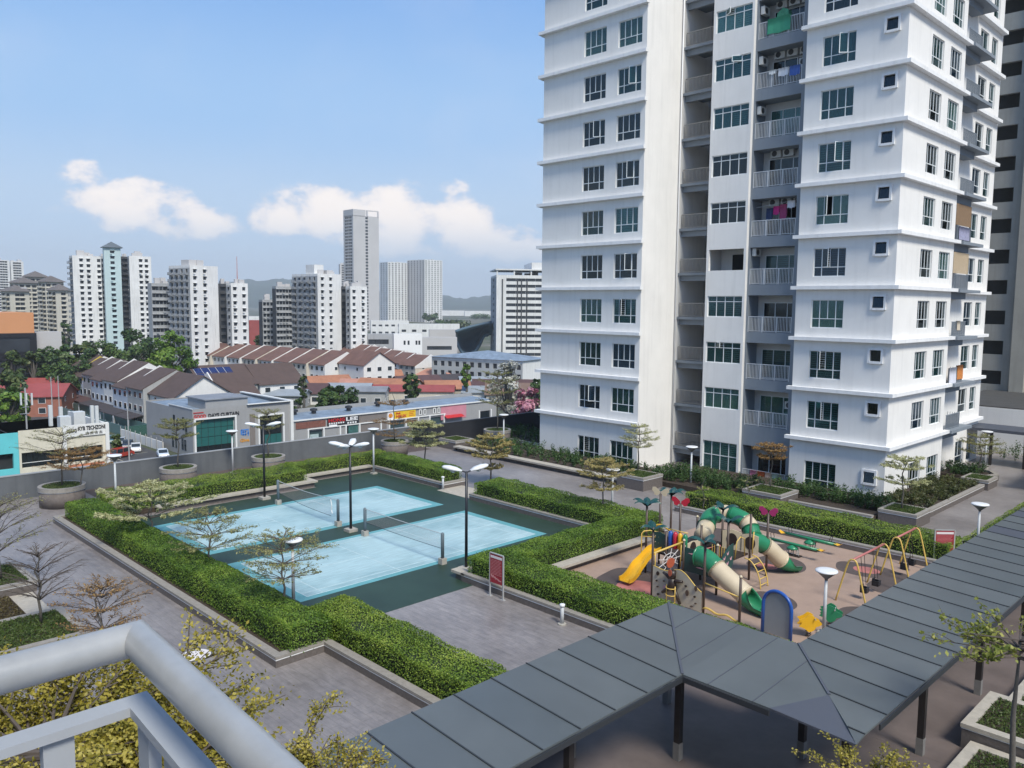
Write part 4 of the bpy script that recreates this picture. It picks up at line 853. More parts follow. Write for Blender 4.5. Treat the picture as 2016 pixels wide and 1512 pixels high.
def leafplate(base, az_, L=.72, w=.26, rise=.35, droop=.28):
    """notched palm leaf: flat plate curving up then over"""
    b = MB(); n = 8; top = []; ca, sa = math.cos(az_), math.sin(az_)
    ctr = [(t*L, rise*math.sin(t*2.0)-droop*t*t*.6) for t in [i/n for i in range(n+1)]]
    wd_ = [.05+w*math.sin(math.pi*min(1, .12+.95*i/n))*(1 if i % 2 else .78) for i in range(n+1)]; wd_[-1] = .01
    V = []
    for (a, z), q in zip(ctr, wd_):
        for s_ in (-1, 1): V.append((base[0]+ca*a-sa*q*s_*.6, base[1]+sa*a+ca*q*s_*.6, base[2]+z-abs(q)*.25))
        V.append((base[0]+ca*a, base[1]+sa*a, base[2]+z+.03))
    F = []
    for i in range(n): F += [(3*i, 3*i+2, 3*i+5, 3*i+3), (3*i+2, 3*i+1, 3*i+4, 3*i+5)]
    return b.add(V, F)
POSTS = [(-20.1, 28.35, 3.1, 'palm'), (-17.46, 28.24, 3.1, 'palm'), (-15.8, 28.2, 2.0, 'cap'), (-18.34, 30.66, 2.2, 'cap'), (-22.25, 30.83, 3.35, 'palm'), (-21.0, 30.65, 2.3, None), (-19.95, 31.9, 2.55, 'cap'), (-21.15, 31.95, 3.35, 'flower'),
         (-22.6, 32.4, 3.5, 'bird'), (-22.85, 33.7, 3.3, 'palm'), (-18.37, 33.5, 3.1, None), (-18.75, 32.2, 3.0, 'palm'), (-19.7, 33.3, 3.2, 'palm'), (-19.95, 30.5, 2.1, 'cap'), (-18.1, 34.6, 3.0, 'flowerm'), (-21.2, 33.5, 2.4, 'cap')]
for x, y, h, top in POSTS:
    o = pp('post', tubeb([(x, y, 0), (x, y, h)], .055, 10), p_brown, True)
    if top == 'cap': pp('post_cap', MB().lathe([(.065, h), (.07, h+.04), (.03, h+.1)], (x, y, 0), 10), p_crm, True, o)
    if top == 'palm':
        for a in (20, 75, 140, 200, 255, 320)[::1 if h > 3.2 else 2]: pp('palm_leaf', leafplate((x, y, h-.1), R_(a+30*x)), p_dgrn, False, o)
    if top in ('flower', 'flowerm', 'bird'):
        m = {'flower': p_red, 'flowerm': p_mag, 'bird': p_crm}[top]
        for s_ in (-1, 1):
            q = [(x+s_*(.03+.40*a), y+s_*.10*a, h+.06+b) for a, b in ((0, -.05), (.35, -.17), (.7, -.14), (.75, -.02), (1.0, .06), (.95, .22), (.6, .24), (.2, .12), (0, .04))]
            pp('flower_wing', MB().extr(q, (.02, -.03, 0)), m, False, o)
def vpan(P, Q, z0, z1, m, name='panel', t=.04, shape=None, parent=None):
    P = np.array([*P, 0.]); Q = np.array([*Q, 0.]); u = Q-P; n = np.array([u[1], -u[0], 0]); n = n/np.linalg.norm(n)*t
    pts = shape or [(0, 0), (1, 0), (1, 1), (0, 1)]
    return pp(name, MB().extr([P+u*a+np.array([0, 0, z0+(z1-z0)*b]) for a, b in pts], n), m, False, parent)
# decks and stairs
for k, (poly, z) in enumerate(([(-22.3, 30.9), (-20.1, 30.6), (-20.1, 31.95), (-22.4, 32.1)], 1.2), ([(-21.2, 32.0), (-20.0, 32.0), (-19.7, 33.4), (-21.2, 33.5)], 1.5), ([(-20.0, 30.6), (-18.35, 30.7), (-18.35, 33.4), (-20.0, 33.3)], 1.3)) if False else enumerate([([(-22.3, 30.9), (-20.1, 30.6), (-20.1, 31.95), (-22.4, 32.1)], 1.2), ([(-21.2, 32.0), (-20.0, 32.0), (-19.7, 33.4), (-21.2, 33.5)], 1.5), ([(-20.0, 30.62), (-18.4, 30.7), (-18.4, 33.4), (-20.0, 33.28)], 1.3)]):
    pp('deck', MB().prism(poly, z-.09, z), p_brn2)
# climbing wall with wavy crest, between the two front posts
crest = [(i/24, .80+.075*math.sin(i/24*9.2+2.2)+.14*math.sin(i/24*3.3+.2)-.30*max(0, i/24-.55)) for i in range(25)]
cw = vpan((-20.02, 28.33), (-17.54, 28.25), .12, 1.62, p_sand, 'climbing_wall', .05, [(0, 0), (1, 0)]+[(a, b) for a, b in crest[::-1]])
pp('edge_pipe', tubeb([(-20.02+2.48*a, 28.30-.08*a, .12+1.5*b) for a, b in crest], .025, 6), p_yelp, True, cw)
for a, b, rx, rz, mm in [(.12, .72, .07, .09, p_brn2), (.1, .5, .045, .04, p_brn2), (.25, .55, .04, .035, p_brown), (.12, .33, .05, .03, p_brown), (.28, .38, .09, .09, p_pk), (.14, .12, .06, .05, p_brn2), (.9, .62, .06, .12, p_brown), (.88, .38, .05, .045, p_brn2), (.9, .2, .05, .03, p_brown), (.73, .42, .075, .13, p_brown), (.7, .6, .06, .045, p_brn2), (.82, .08, .06, .03, p_brown), (.5, .3, .05, .05, p_brown)]:
    cx, cz = -20.02+2.48*a, .12+1.5*b; cy = 28.25-.08*a
    pp('hold', MB().extr([(cx+rx*math.cos(t), cy, cz+rz*math.sin(t)) for t in [2*math.pi*i/12 for i in range(12)]], (0, -.04, 0)), mm, False, cw)
# dark figure-shaped climbing panel on the wall
def limb(p, q, r0, r1): return MB().tube([p, tuple((np.array(p)+q)/2), q], [r0, (r0+r1)/2, r1], 10)
fx0, fz0 = -18.92, .98; fy0 = 28.12
for p, q, a, b in (((fx0, fy0, fz0+.25), (fx0, fy0, fz0-.22), .15, .20), ((fx0-.05, fy0, fz0+.2), (fx0-.46, fy0, fz0+.38), .10, .05), ((fx0+.05, fy0, fz0+.12), (fx0+.5, fy0, fz0+.2), .10, .06), ((fx0-.1, fy0, fz0-.2), (fx0-.48, fy0, fz0-.5), .10, .06), ((fx0+.1, fy0, fz0-.2), (fx0+.42, fy0, fz0-.78), .10, .06), ((fx0, fy0, fz0+.2), (fx0, fy0, fz0+.56), .15, .17)):
    pp('figure_limb', limb(p, q, a, b), p_brn2, True, cw)
pp('figure_face', MB().extr([(fx0+.09*math.cos(t), fy0-.16, fz0+.5+.15*math.sin(t)) for t in [2*math.pi*i/14 for i in range(14)]], (0, -.03, 0)), p_or, False, cw)
for zz in (.22, .52, .82): pp('ring_step', tubeb([(fx0+.22*math.cos(t), fy0-.05-.22*abs(math.sin(t)), zz) for t in [math.pi*i/10 for i in range(11)]], .022, 6), p_yelp, True)
for s_ in (-1, 1): pp('ring_upright', tubeb([(fx0+.21*s_, fy0-.08, .0), (fx0+.21*s_, fy0-.08, .92)], .022, 6), p_yelp, True)
# rails, wavy balance bar, web
pp('rail', tubeb([(-17.46, 28.24, 1.36), (-15.8, 28.2, 1.2)], .03, 8), p_yelp, True)
pp('balance_bar', tubeb([(-17.46+1.66*i/12, 28.22, .30+.05*math.sin(i*1.0)-.06*i/12) for i in range(13)], .045, 8), p_yelp, True)
pp('rail', tubeb([(-20.1, 28.4, 1.95), (-20.0, 30.5, 2.05)], .045, 8), p_yelp, True)
for zz, yy in ((0.9, 28.5), (.9, 30.45)): pp('rail_upright', tubeb([(-20.08, yy, zz), (-20.06, yy, 2.0)], .025, 6), p_yelp, True)
wc = np.array((-20.05, 29.55, 1.42)); web = MB()
for a in range(0, 360, 40): web.tube([tuple(wc), tuple(wc+np.array((0, .85*math.cos(R_(a)), .5*math.sin(R_(a)))))], .015, 5)
for rr in (.3, .6): web.tube([tuple(wc+np.array((0, rr*.9*math.cos(R_(a)), rr*.52*math.sin(R_(a))))) for a in range(0, 361, 40)], .015, 5)
pp('web_net', web, mat('white_rope', (.66, .62, .60), .8, .05, 5)); pp('web_backing', MB().extr([(-20.0+.0, 29.55+.30*math.cos(t), 1.30+.22*math.sin(t)) for t in [2*math.pi*i/16 for i in range(16)]], (.03, 0, 0)), p_or)
# yellow slide and its hoop rail
sp = [(-21.6, 30.85, 1.28), (-21.68, 30.5, 1.2), (-21.85, 30.05, .8), (-21.88, 29.75, .62), (-21.88, 29.4, .34), (-21.86, 29.0, .18), (-21.86, 28.7, .16)]
def chute(path, w, h, m, name):
    V = []; prof = [(-.5, 1), (-.44, 1), (-.38, .12), (.38, .12), (.44, 1), (.5, 1), (.5, 0), (-.5, 0)]; k = len(path); P = [np.array(p) for p in path]
    for i in range(k):
        t_ = P[min(i+1, k-1)]-P[max(i-1, 0)]; t_ = t_/np.linalg.norm(t_); sd_ = np.cross(t_, (0, 0, 1)); sd_ /= np.linalg.norm(sd_); up_ = np.cross(sd_, t_)
        V += [P[i]+sd_*a*w+up_*b*h for a, b in prof]
    n = len(prof); return pp(name, MB().add(V, [(i*n+j, i*n+(j+1) % n, (i+1)*n+(j+1) % n, (i+1)*n+j) for i in range(k-1) for j in range(n)]+[tuple(range(n-1, -1, -1)), tuple((k-1)*n+j for j in range(n))]), m, False)
def smooth_path(p, n=5):
    P = [np.array(q, float) for q in p]; out = []
    for i in range(len(P)-1):
        p0, p1, p2, p3 = P[max(i-1, 0)], P[i], P[i+1], P[min(i+2, len(P)-1)]
        for t in [j/n for j in range(n)]: out.append(.5*(2*p1+(p2-p0)*t+(2*p0-5*p1+4*p2-p3)*t*t+(3*p1-p0-3*p2+p3)*t**3))
    return out+[P[-1]]
chute(smooth_path(sp), .62, .2, p_yel, 'yellow_slide')
pp('slide_hoop', tubeb([(-22.2, 30.4, 0), (-22.2, 30.4, 2.0), (-22.15, 30.5, 2.1), (-22.0, 30.8, 2.1), (-21.3, 30.9, 2.08)], .03, 8), p_yelp, True); pp('slide_hoop', tubeb([(-22.2, 30.42, 1.85), (-21.6, 30.9, 1.85), (-21.3, 30.9, 1.7), (-21.28, 30.9, 1.2)], .026, 8), p_yelp, True)
# green panels, coloured rollers
f_ = vpan((-20.0, 30.52), (-18.42, 30.62), .75, 1.85, p_dgrn, 'fish_panel', .04, [(0, 0), (1, 0), (1, .86), (.5, .95), (0, 1)])
for a, zz in ((.35, 1.6), (.6, 1.05)): pp('fish_print', MB().extr([(-20.0+1.58*a+dx, 30.475+.1*a, zz+dz) for dx, dz in ((-.3, 0), (-.05, .035), (.12, .0), (.25, .08), (.22, -.08), (.1, -.03), (-.1, -.03))], (0, -.012, 0)), p_pk, False, f_)
f_ = vpan((-21.9, 30.85), (-20.95, 30.75), 1.35, 2.15, p_dgrn, 'pattern_panel', .04, [(0, 0), (1, 0), (1, .85), (.5, 1), (0, .9)])
for q in range(8): pp('print_mark', MB().extr([(-21.75+.21*(q % 4)+dx, 30.78-.0*q, 1.6+.28*(q//4)+dz) for dx, dz in ((0, 0), (.09, .03), (.06, .07))], (0, -.012, 0)), p_crm, False, f_)
pp('yellow_arch', MB().tube([(-21.9+1.0*i/8, 30.8, 2.3+.18*math.sin(math.pi*i/8)) for i in range(9)], .05, 8), p_yel, True)
for q, m in enumerate((p_blue, p_red, p_yel, p_grn)): xx = -20.82+q*.26; pp('roller', MB().lathe([(.05, 1.55), (.115, 1.6), (.115, 2.25), (.07, 2.32), (.03, 2.36)], (xx, 30.72, 0), 14), m, True)
pp('rail', tubeb([(-20.95, 30.72, 2.42), (-19.9, 30.72, 2.42)], .025, 8), p_yelp, True)
lp = vpan((-18.3, 30.75), (-18.45, 32.1), .75, 2.0, p_dgrn, 'leaf_panel', .05, [(.05, .3), (.3, .02), (.75, 0), (1, .3), (1, 1), (.7, .97), (.35, .8), (.1, .6)])
for a, zz in ((.3, 1.55), (.55, 1.7), (.8, 1.4), (.25, 1.1), (.55, 1.25)): pp('butterfly_print', MB().extr([(-18.25-.15*a, 30.75+1.35*a+dx, zz+dz) for dx, dz in ((-.09, .06), (0, -.02), (.09, .07), (.04, -.08), (-.05, -.08))], (.012, 0, 0)), p_pk, False, lp)
for (P, Q, z0, z1) in (((-19.65, 33.25), (-18.8, 33.5), 1.3, 2.25), ((-18.75, 33.45), (-18.0, 33.6), 1.3, 2.2), ((-20.0, 30.55), (-20.0, 31.9), 1.3, 1.95)):
    o = vpan(P, Q, z0, z1, p_crm, 'cream_panel', .05, [(0, 0), (1, 0), (1, .88), (.5, 1), (0, .88)])
    cx, cy = (P[0]+Q[0])/2, (P[1]+Q[1])/2; u = np.array([Q[0]-P[0], Q[1]-P[1]]); u = u/np.linalg.norm(u); nn = np.array([u[1], -u[0]])*.055
    pp('round_opening', MB().extr([(cx+nn[0]+u[0]*.25*math.cos(t), cy+nn[1]+u[1]*.25*math.cos(t), (z0+z1)/2+.3*math.sin(t)) for t in [2*math.pi*i/16 for i in range(16)]], (nn[0]*.2, nn[1]*.2, 0)), p_brn2, False, o)
for a in range(6): pp('bar_panel_rod', tubeb([(-19.0+.12*a, 31.3, 1.35), (-19.0+.12*a, 31.3, 2.0)], .015, 5), p_yelp)
pp('safety_hoop', tubeb([(-18.35, 32.15, 1.3), (-18.3, 32.2, 2.1), (-18.3, 32.5, 2.25), (-18.3, 32.85, 2.1), (-18.3, 32.9, 1.3)], .025, 8), p_yelp, True); pp('safety_hoop', tubeb([(-18.25, 33.5, 1.2), (-18.2, 33.5, 2.3)], .03, 8), p_yelp, True)
# arched climber
for yy in (32.75, 33.4): pp('arch_climber_rail', tubeb(smooth_path([(-18.2, yy, 1.25), (-17.9, yy, 1.18), (-17.6, yy, .85), (-17.42, yy, .4), (-17.36, yy, 0)], 4), .028, 8), p_yelp, True)
for q, (x, z) in enumerate(((-18.0, 1.22), (-17.75, 1.02), (-17.56, .74), (-17.44, .44), (-17.38, .18))): pp('rung', tubeb([(x, 32.75, z), (x, 33.4, z)], .022, 6), p_yelp, True)
# tube slides and crawl tunnel
def tunnel(path, cuts, r, names):
    P = smooth_path(path, 6); L = len(P)
    for (a, b, m) in cuts:
        i0, i1 = int(a*(L-1)), int(b*(L-1)); pp('tube_section', MB().tube(P[i0:i1+1], r, 18), m, True)
        for j in (i0, i1):
            t_ = P[min(j+1, L-1)]-P[max(j-1, 0)]; t_ = t_/np.linalg.norm(t_); pp('tube_flange', MB().tube([P[j]-t_*.03, P[j]+t_*.03], r+.035, 18), m, True)
tunnel([(-19.0, 30.15, 1.72), (-18.5, 30.12, 1.68), (-17.9, 30.06, 1.35), (-17.1, 30.02, .92), (-16.55, 30.0, .62)], ((.05, .48, p_grn), (.48, .98, p_crm)), .42, None)
def endchute(a, b_, c, r):
    P = smooth_path([a, b_, c], 6); V = []; n = 12; k = len(P)
    for i in range(k):
        t_ = P[min(i+1, k-1)]-P[max(i-1, 0)]; t_ = t_/np.linalg.norm(t_); sd_ = np.cross(t_, (0, 0, 1)); sd_ /= np.linalg.norm(sd_); up_ = np.cross(sd_, t_)
        arc = math.pi*(1.75-.85*min(1, i/(k*.6)))
        for rr in (r, r-.04):
            for j in range(n): q = -math.pi/2-arc/2+arc*j/(n-1); V.append(P[i]+sd_*rr*math.cos(q)+up_*rr*math.sin(q))
    F = []
    for i in range(k-1):
        o = i*2*n
        for j in range(n-1): F += [(o+j, o+j+1, o+2*n+j+1, o+2*n+j), (o+n+j+1, o+n+j, o+3*n+j, o+3*n+j+1)]
        for j in (0, n-1): F.append((o+j, o+2*n+j, o+3*n+j, o+n+j))
    pp('slide_mouth', MB().add(V, F), p_grn, True)
endchute((-16.6, 30.0, .64), (-16.1, 29.98, .46), (-15.45, 29.9, .40), .42)
for dx in (-.2, .2): pp('slide_leg', tubeb([(-15.9, 29.98+dx, 0), (-15.9, 29.98+dx, .25)], .025, 6), p_yelp)
tunnel([(-18.6, 34.0, 1.75), (-18.4, 34.4, 1.6), (-18.15, 34.9, 1.25), (-17.95, 35.3, .85), (-17.85, 35.55, .64)], ((.04, .40, p_grn), (.40, .98, p_crm)), .40, None)
endchute((-17.87, 35.5, .66), (-17.65, 35.9, .46), (-17.4, 36.35, .40), .40)
for dx in (-.18, .18): pp('slide_leg', tubeb([(-17.6+dx, 36.05, 0), (-17.6+dx, 36.05, .25)], .025, 6), p_yelp)
tunnel([(-20.1, 32.3, 1.95), (-20.4, 33.0, 2.15), (-20.6, 33.7, 2.5), (-20.3, 34.4, 2.62), (-19.6, 34.5, 2.55), (-19.0, 34.45, 2.3), (-18.65, 34.2, 1.9)], ((.02, .22, p_crm), (.22, .42, p_grn), (.42, .60, p_crm), (.60, .78, p_grn), (.78, .9, p_crm), (.9, 1., p_grn)), .40, None)

# spring seesaws
def seesaw(x0, x1, y, label):
    cx = (x0+x1)/2; r = thing('spring_seesaw', label, 'seesaw', (cx, y, 0), 'spring seesaws')
    L = (x1-x0)/2; P = lambda n, mb, m, s_=False: lpart(r, n, mb, m, s_)
    P('base_plate', MB().box(-.45, .45, -.16, .16, .009, .06), p_brn2)
    for dx in (-.26, 0, .26):
        P('spring', MB().tube([(dx+.07*math.cos(t), .07*math.sin(t), .06+.30*t/(8*math.pi)) for t in [i*math.pi/5 for i in range(41)]], .016, 5), mat('spring_steel', (.35, .36, .36), .35, .1, 4), True)
    P('saddle_block', MB().lathe([(.30, .36), (.27, .44), (.13, .52), (.08, .56)], (0, 0, 0), 14), p_grn, True)
    P('beam', MB().tube([(-L+.2, 0, .62), (L-.2, 0, .58)], .075, 10), p_grn, True)
    for s_ in (-1, 1):
        P('seat', MB().add([(s_*(L-.28), -.13, .64), (s_*(L-.28), .13, .64), (s_*(L-.05), .17, .60), (s_*(L-.05), -.17, .60), (s_*(L+.14), -.1, .72), (s_*(L+.14), .1, .72), (s_*(L-.05), 0, .53)], [(0, 1, 2, 3), (3, 2, 5, 4), (0, 3, 6), (1, 6, 2), (3, 4, 6), (2, 6, 5), (0, 6, 1), (4, 5, 6)]), p_yel)
        P('handle', MB().tube([(s_*(L-.5), -.16, .72), (s_*(L-.45), -.14, .95), (s_*(L-.45), .14, .95), (s_*(L-.5), .16, .72), (s_*(L-.5), .1, .62)], .016, 6), p_brn2, True)
seesaw(-20.35, -17.15, 38.5, 'green spring seesaw with yellow seats, nearer the tube slides'); seesaw(-20.15, -17.0, 40.05, 'green spring seesaw with yellow seats against the back kerb')
# swings
def swing(y0, y1, label):
    r = thing('swing_set', label, 'swing', (-13.8, (y0+y1)/2, 0), 'yellow swing sets'); h = 1.95; ax = -13.8
    for y in (y0, y1):
        for s_ in (-1, 1): part(r, 'leg', MB().tube(smooth_path([(ax+s_*.66, y, 0), (ax+s_*.24, y, h-.32), (ax+s_*.10, y, h-.03), (ax, y, h)], 4), .038, 8), p_yelp, True)
    part(r, 'top_bar', MB().tube([(ax, y0, h), (ax, y1, h)], .05, 8), mat('faded_red_pipe', (.42, .14, .13), .5, .08, 3), True)
    for f in (.3, .68):
        y = y0+(y1-y0)*f
        ch = []
        for s_ in (-1, 1): o = part(r, 'chain', MB().tube([(ax, y+s_*.18, h-.04), (ax+.15, y+s_*.15, .62)], .014, 5), p_brn2)
        b = MB(); b.cbox(ax+.15, y, .36, .28, .30, .06); b.cbox(ax+.03, y, .5, .04, .30, .30); b.cbox(ax+.28, y, .47, .04, .30, .20); b.cbox(ax+.15, y-.15, .47, .26, .03, .18); b.cbox(ax+.15, y+.15, .47, .26, .03, .18); part(r, 'seat', b, m_black)
swing(33.87, 37.2, 'yellow swing frame with two black bucket seats next to the pink disc'); swing(38.7, 42.0 - .9, 'yellow swing frame with two black bucket seats by the back hedge')
# arch board with blue rim, spring riders
r = thing('arch_board', 'grey play board with thick blue arched rim', 'play panel', (-14.26, 28.25, 0))
arc = [(-14.86, 28.3, 0), (-14.86, 28.3, 1.25)]+[(-14.26-.6*math.cos(t), 28.24+.06*math.cos(t), 1.25+.58*math.sin(t)) for t in [math.pi*i/12 for i in range(1, 12)]]+[(-13.66, 28.18, 1.25), (-13.66, 28.18, 0)]
part(r, 'rim', MB().tube(arc, .07, 10), p_blue, True); part(r, 'board', MB().extr([(x, y, max(z, .12)) for x, y, z in arc], (.004, .03, 0)), mat('grey_board', (.27, .29, .30), .5, .05, 2))
def rider(x, y, m, label, rz):
    r = thing('spring_rider', label, 'spring rider', (x, y, 0), 'spring riders', rz)
    lpart(r, 'spring', MB().tube([(.09*math.cos(t), .09*math.sin(t), .01+.34*t/(8*math.pi)) for t in [i*math.pi/5 for i in range(41)]], .018, 5), p_brn2, True)
    for s_ in (-1, 1): lpart(r, 'side_plate', MB().extr([(.38*(1+.22*math.cos(5*t))*math.cos(t), s_*.13, .58+.28*(1+.2*math.cos(4*t))*math.sin(t)) for t in [2*math.pi*i/36 for i in range(36)]], (0, s_*.04, 0)), m)
    lpart(r, 'seat', MB().box(-.2, .12, -.128, .128, .5, .55), mat('rider_seat', (.5, .25, .18), .5, .1, 3)); lpart(r, 'handle', MB().tube([(.18, -.3, .78), (.18, .3, .78)], .02, 6), m_frm)
rider(-13.5, 29.3, p_yel, 'yellow spring rider beside the blue arch board', R_(40)); rider(-13.35, 30.85, p_grn, 'green spring rider behind the playground lamp', R_(20))

# ================================================================ square planters and beds at the tower foot
def sqplanter(x0, x1, y0, y1, h, label):
    r = thing('square_planter', label, 'planter', ((x0+x1)/2, (y0+y1)/2, 0), 'square planters by the tower')
    part(r, 'body', MB().box(x0+.03, x1-.03, y0+.03, y1-.03, 0, h-.2), m_kerb); part(r, 'white_line', MB().box(x0+.02, x1-.02, y0+.02, y1-.02, h-.199, h-.15), m_trim)
    b = MB(); w = .22
    for a in ((x0, x1, y0, y0+w), (x0, x1, y1-w, y1), (x0, x0+w, y0+w, y1-w), (x1-w, x1, y0+w, y1-w)): b.box(*a, h-.149, h)
    part(r, 'coping', b, m_cope); part(r, 'soil', MB().box(x0+w, x1-w, y0+w, y1-w, h-.14, h-.05), m_soil)
    n = int((x1-x0)*(y1-y0)*700); p = np.c_[nrg.uniform(x0+w, x1-w, n), nrg.uniform(y0+w, y1-w, n), nrg.uniform(h-.05, h+.03, n)]
    part(r, 'grass', leaf_mesh('grass', p, np.tile((0, 0, .3), (n, 1)), .10, lf_grass, .3, .8), None)
    return r
sqplanter(-34.7, -32.4, 44.4, 46.7, .92, 'square brown planter with a pale tiered tree, beside the bench ledge')
sqplanter(-26.5, -23.8, 47.0, 49.4, .82, 'square brown planter below the ground-floor laundry')
sqplanter(-18.4, -16.2, 48.3, 50.6, .82, 'square brown planter at the sharp corner of the white tower')
sqplanter(-55.0, -52.7, 45.1, 47.2, .82, 'square brown planter with a low shrub near the start of the black wall')
sqplanter(-18.2, -16.4, 62.4, 64.6, .7, 'square brown planter on the right side of the tower')
r = thing('bench_ledge', 'long pale bench ledge below the shrubs at the tower foot', 'bench', (-44, 45, 0))
part(r, 'seat', MB().box(-52.6, -34.75, 44.75, 45.45, .32, .45), m_bench); part(r, 'base', MB().box(-52.5, -34.8, 45.1, 45.4, 0, .318), m_kerb)
planter('bed_kerb', 'brown bed kerb along the tower foot behind the seesaws', [(-18.5, 47.75), (-23.7, 47.75)], None, h=.45)
planter('bed_kerb', 'brown bed kerb with white line along the bright side of the tower', [(-16.6, 62.3), (-16.6, 50.7)], None, h=.45)
planter('bed_kerb', 'curved end of a brown bed near the side canopy', [(-20, 68.2), (-17.8, 67.6), (-17.2, 66.6), (-17.6, 65.2)][::-1], None, h=.5)
planter('bed_kerb', 'dark bed kerb in front of the black wall beside the tower', [(-44, 51.0), (-52.6, 51.0)], None, h=.45)
d = MB(); d.box(-52.6, -34.8, 45.46, 49.9, .01, .36); d.box(-34.0, -20, 49.5, 53.4, .0, .36); d.box(-34.7, -26.6, 46.8, 49.49, .0, .34); d.box(-23.7, -18.5, 48.05, 49.49, .0, .35); d.box(-20.0, -16.9, 50.7, 62, .0, .34); d.box(-20.5, -17.6, 64.8, 68.2, 0, .35); d.box(-55.3, -47.8, 51.3, 56, 0, .35); struct('planter_soil', d, m_soil)

# ================================================================ shrubs (uncountable ground planting)
lf_shrub = leafmat('shrub_leaf', (.016, .042, .012), (.05, .105, .028), (.12, .19, .06), 1.0)
lf_bronze = leafmat('bronze_shrub_leaf', (.03, .045, .012), (.07, .085, .025), (.13, .12, .045), 1.0)
def shrubs(name, label, n, fn, size=.16, leaf=None, spread=.9, per=60, h=.7, rr=.35):
    P = []; N = []
    for _ in range(n):
        x, y, z = fn(); hh = h*rng.uniform(.6, 1.25); rd = rr*rng.uniform(.7, 1.3)
        for a in range(7):          # upright feathery shoots
            az_ = rng.uniform(0, 6.28); lean = rng.uniform(.1, .9); m = per//7
            t = np.linspace(.15, 1, m); px = x+np.cos(az_)*rd*lean*t; py = y+np.sin(az_)*rd*lean*t; pz = z+hh*t*(1-.25*lean*t)
            jit = nrg.normal(0, .05, (m, 3)); P.append(np.c_[px, py, pz]+jit); N.append(np.tile((math.cos(az_)*.6, math.sin(az_)*.6, .7), (m, 1)))
    o = tag(link(name, leaf_mesh(name, np.concatenate(P), np.concatenate(N), size, leaf or lf_shrub, .38, spread)), label, 'shrubs', kind='stuff'); return o
U = lambda a, b: rng.uniform(a, b)
shrubs('shrubs', 'dark leafy shrubs along the left foot of the tower', 190, lambda: (U(-52, -35.2), U(45.8, 49.6), .36))
shrubs('shrubs', 'dense dark shrubs at the tower recess and window panel', 180, lambda: (U(-34.2, -26.8), U(47.2, 50.6), .36), h=.8)
shrubs('shrubs', 'row of dark shrubs under the right wing windows', 130, lambda: (U(-26, -18.6), U(49.6, 51.4), .36), h=.85)
shrubs('shrubs', 'low olive shrubs along the bright side of the tower', 170, lambda: (U(-19.8, -17.0), U(52.5, 62), .34), h=.5, leaf=lf_bronze)
shrubs('shrubs', 'green shrub mound near the side canopy', 50, lambda: (U(-20.4, -17.9), U(65, 68), .35), h=.7)
shrubs('shrubs', 'bluish leafy plants in front of the black wall', 90, lambda: (U(-55, -47.8), U(51.4, 55.5), .35), h=.8)
shrubs('shrubs', 'bushes beneath the side canopy', 40, lambda: (U(-21, -10), U(76, 79), .0), h=1.3, rr=.6)

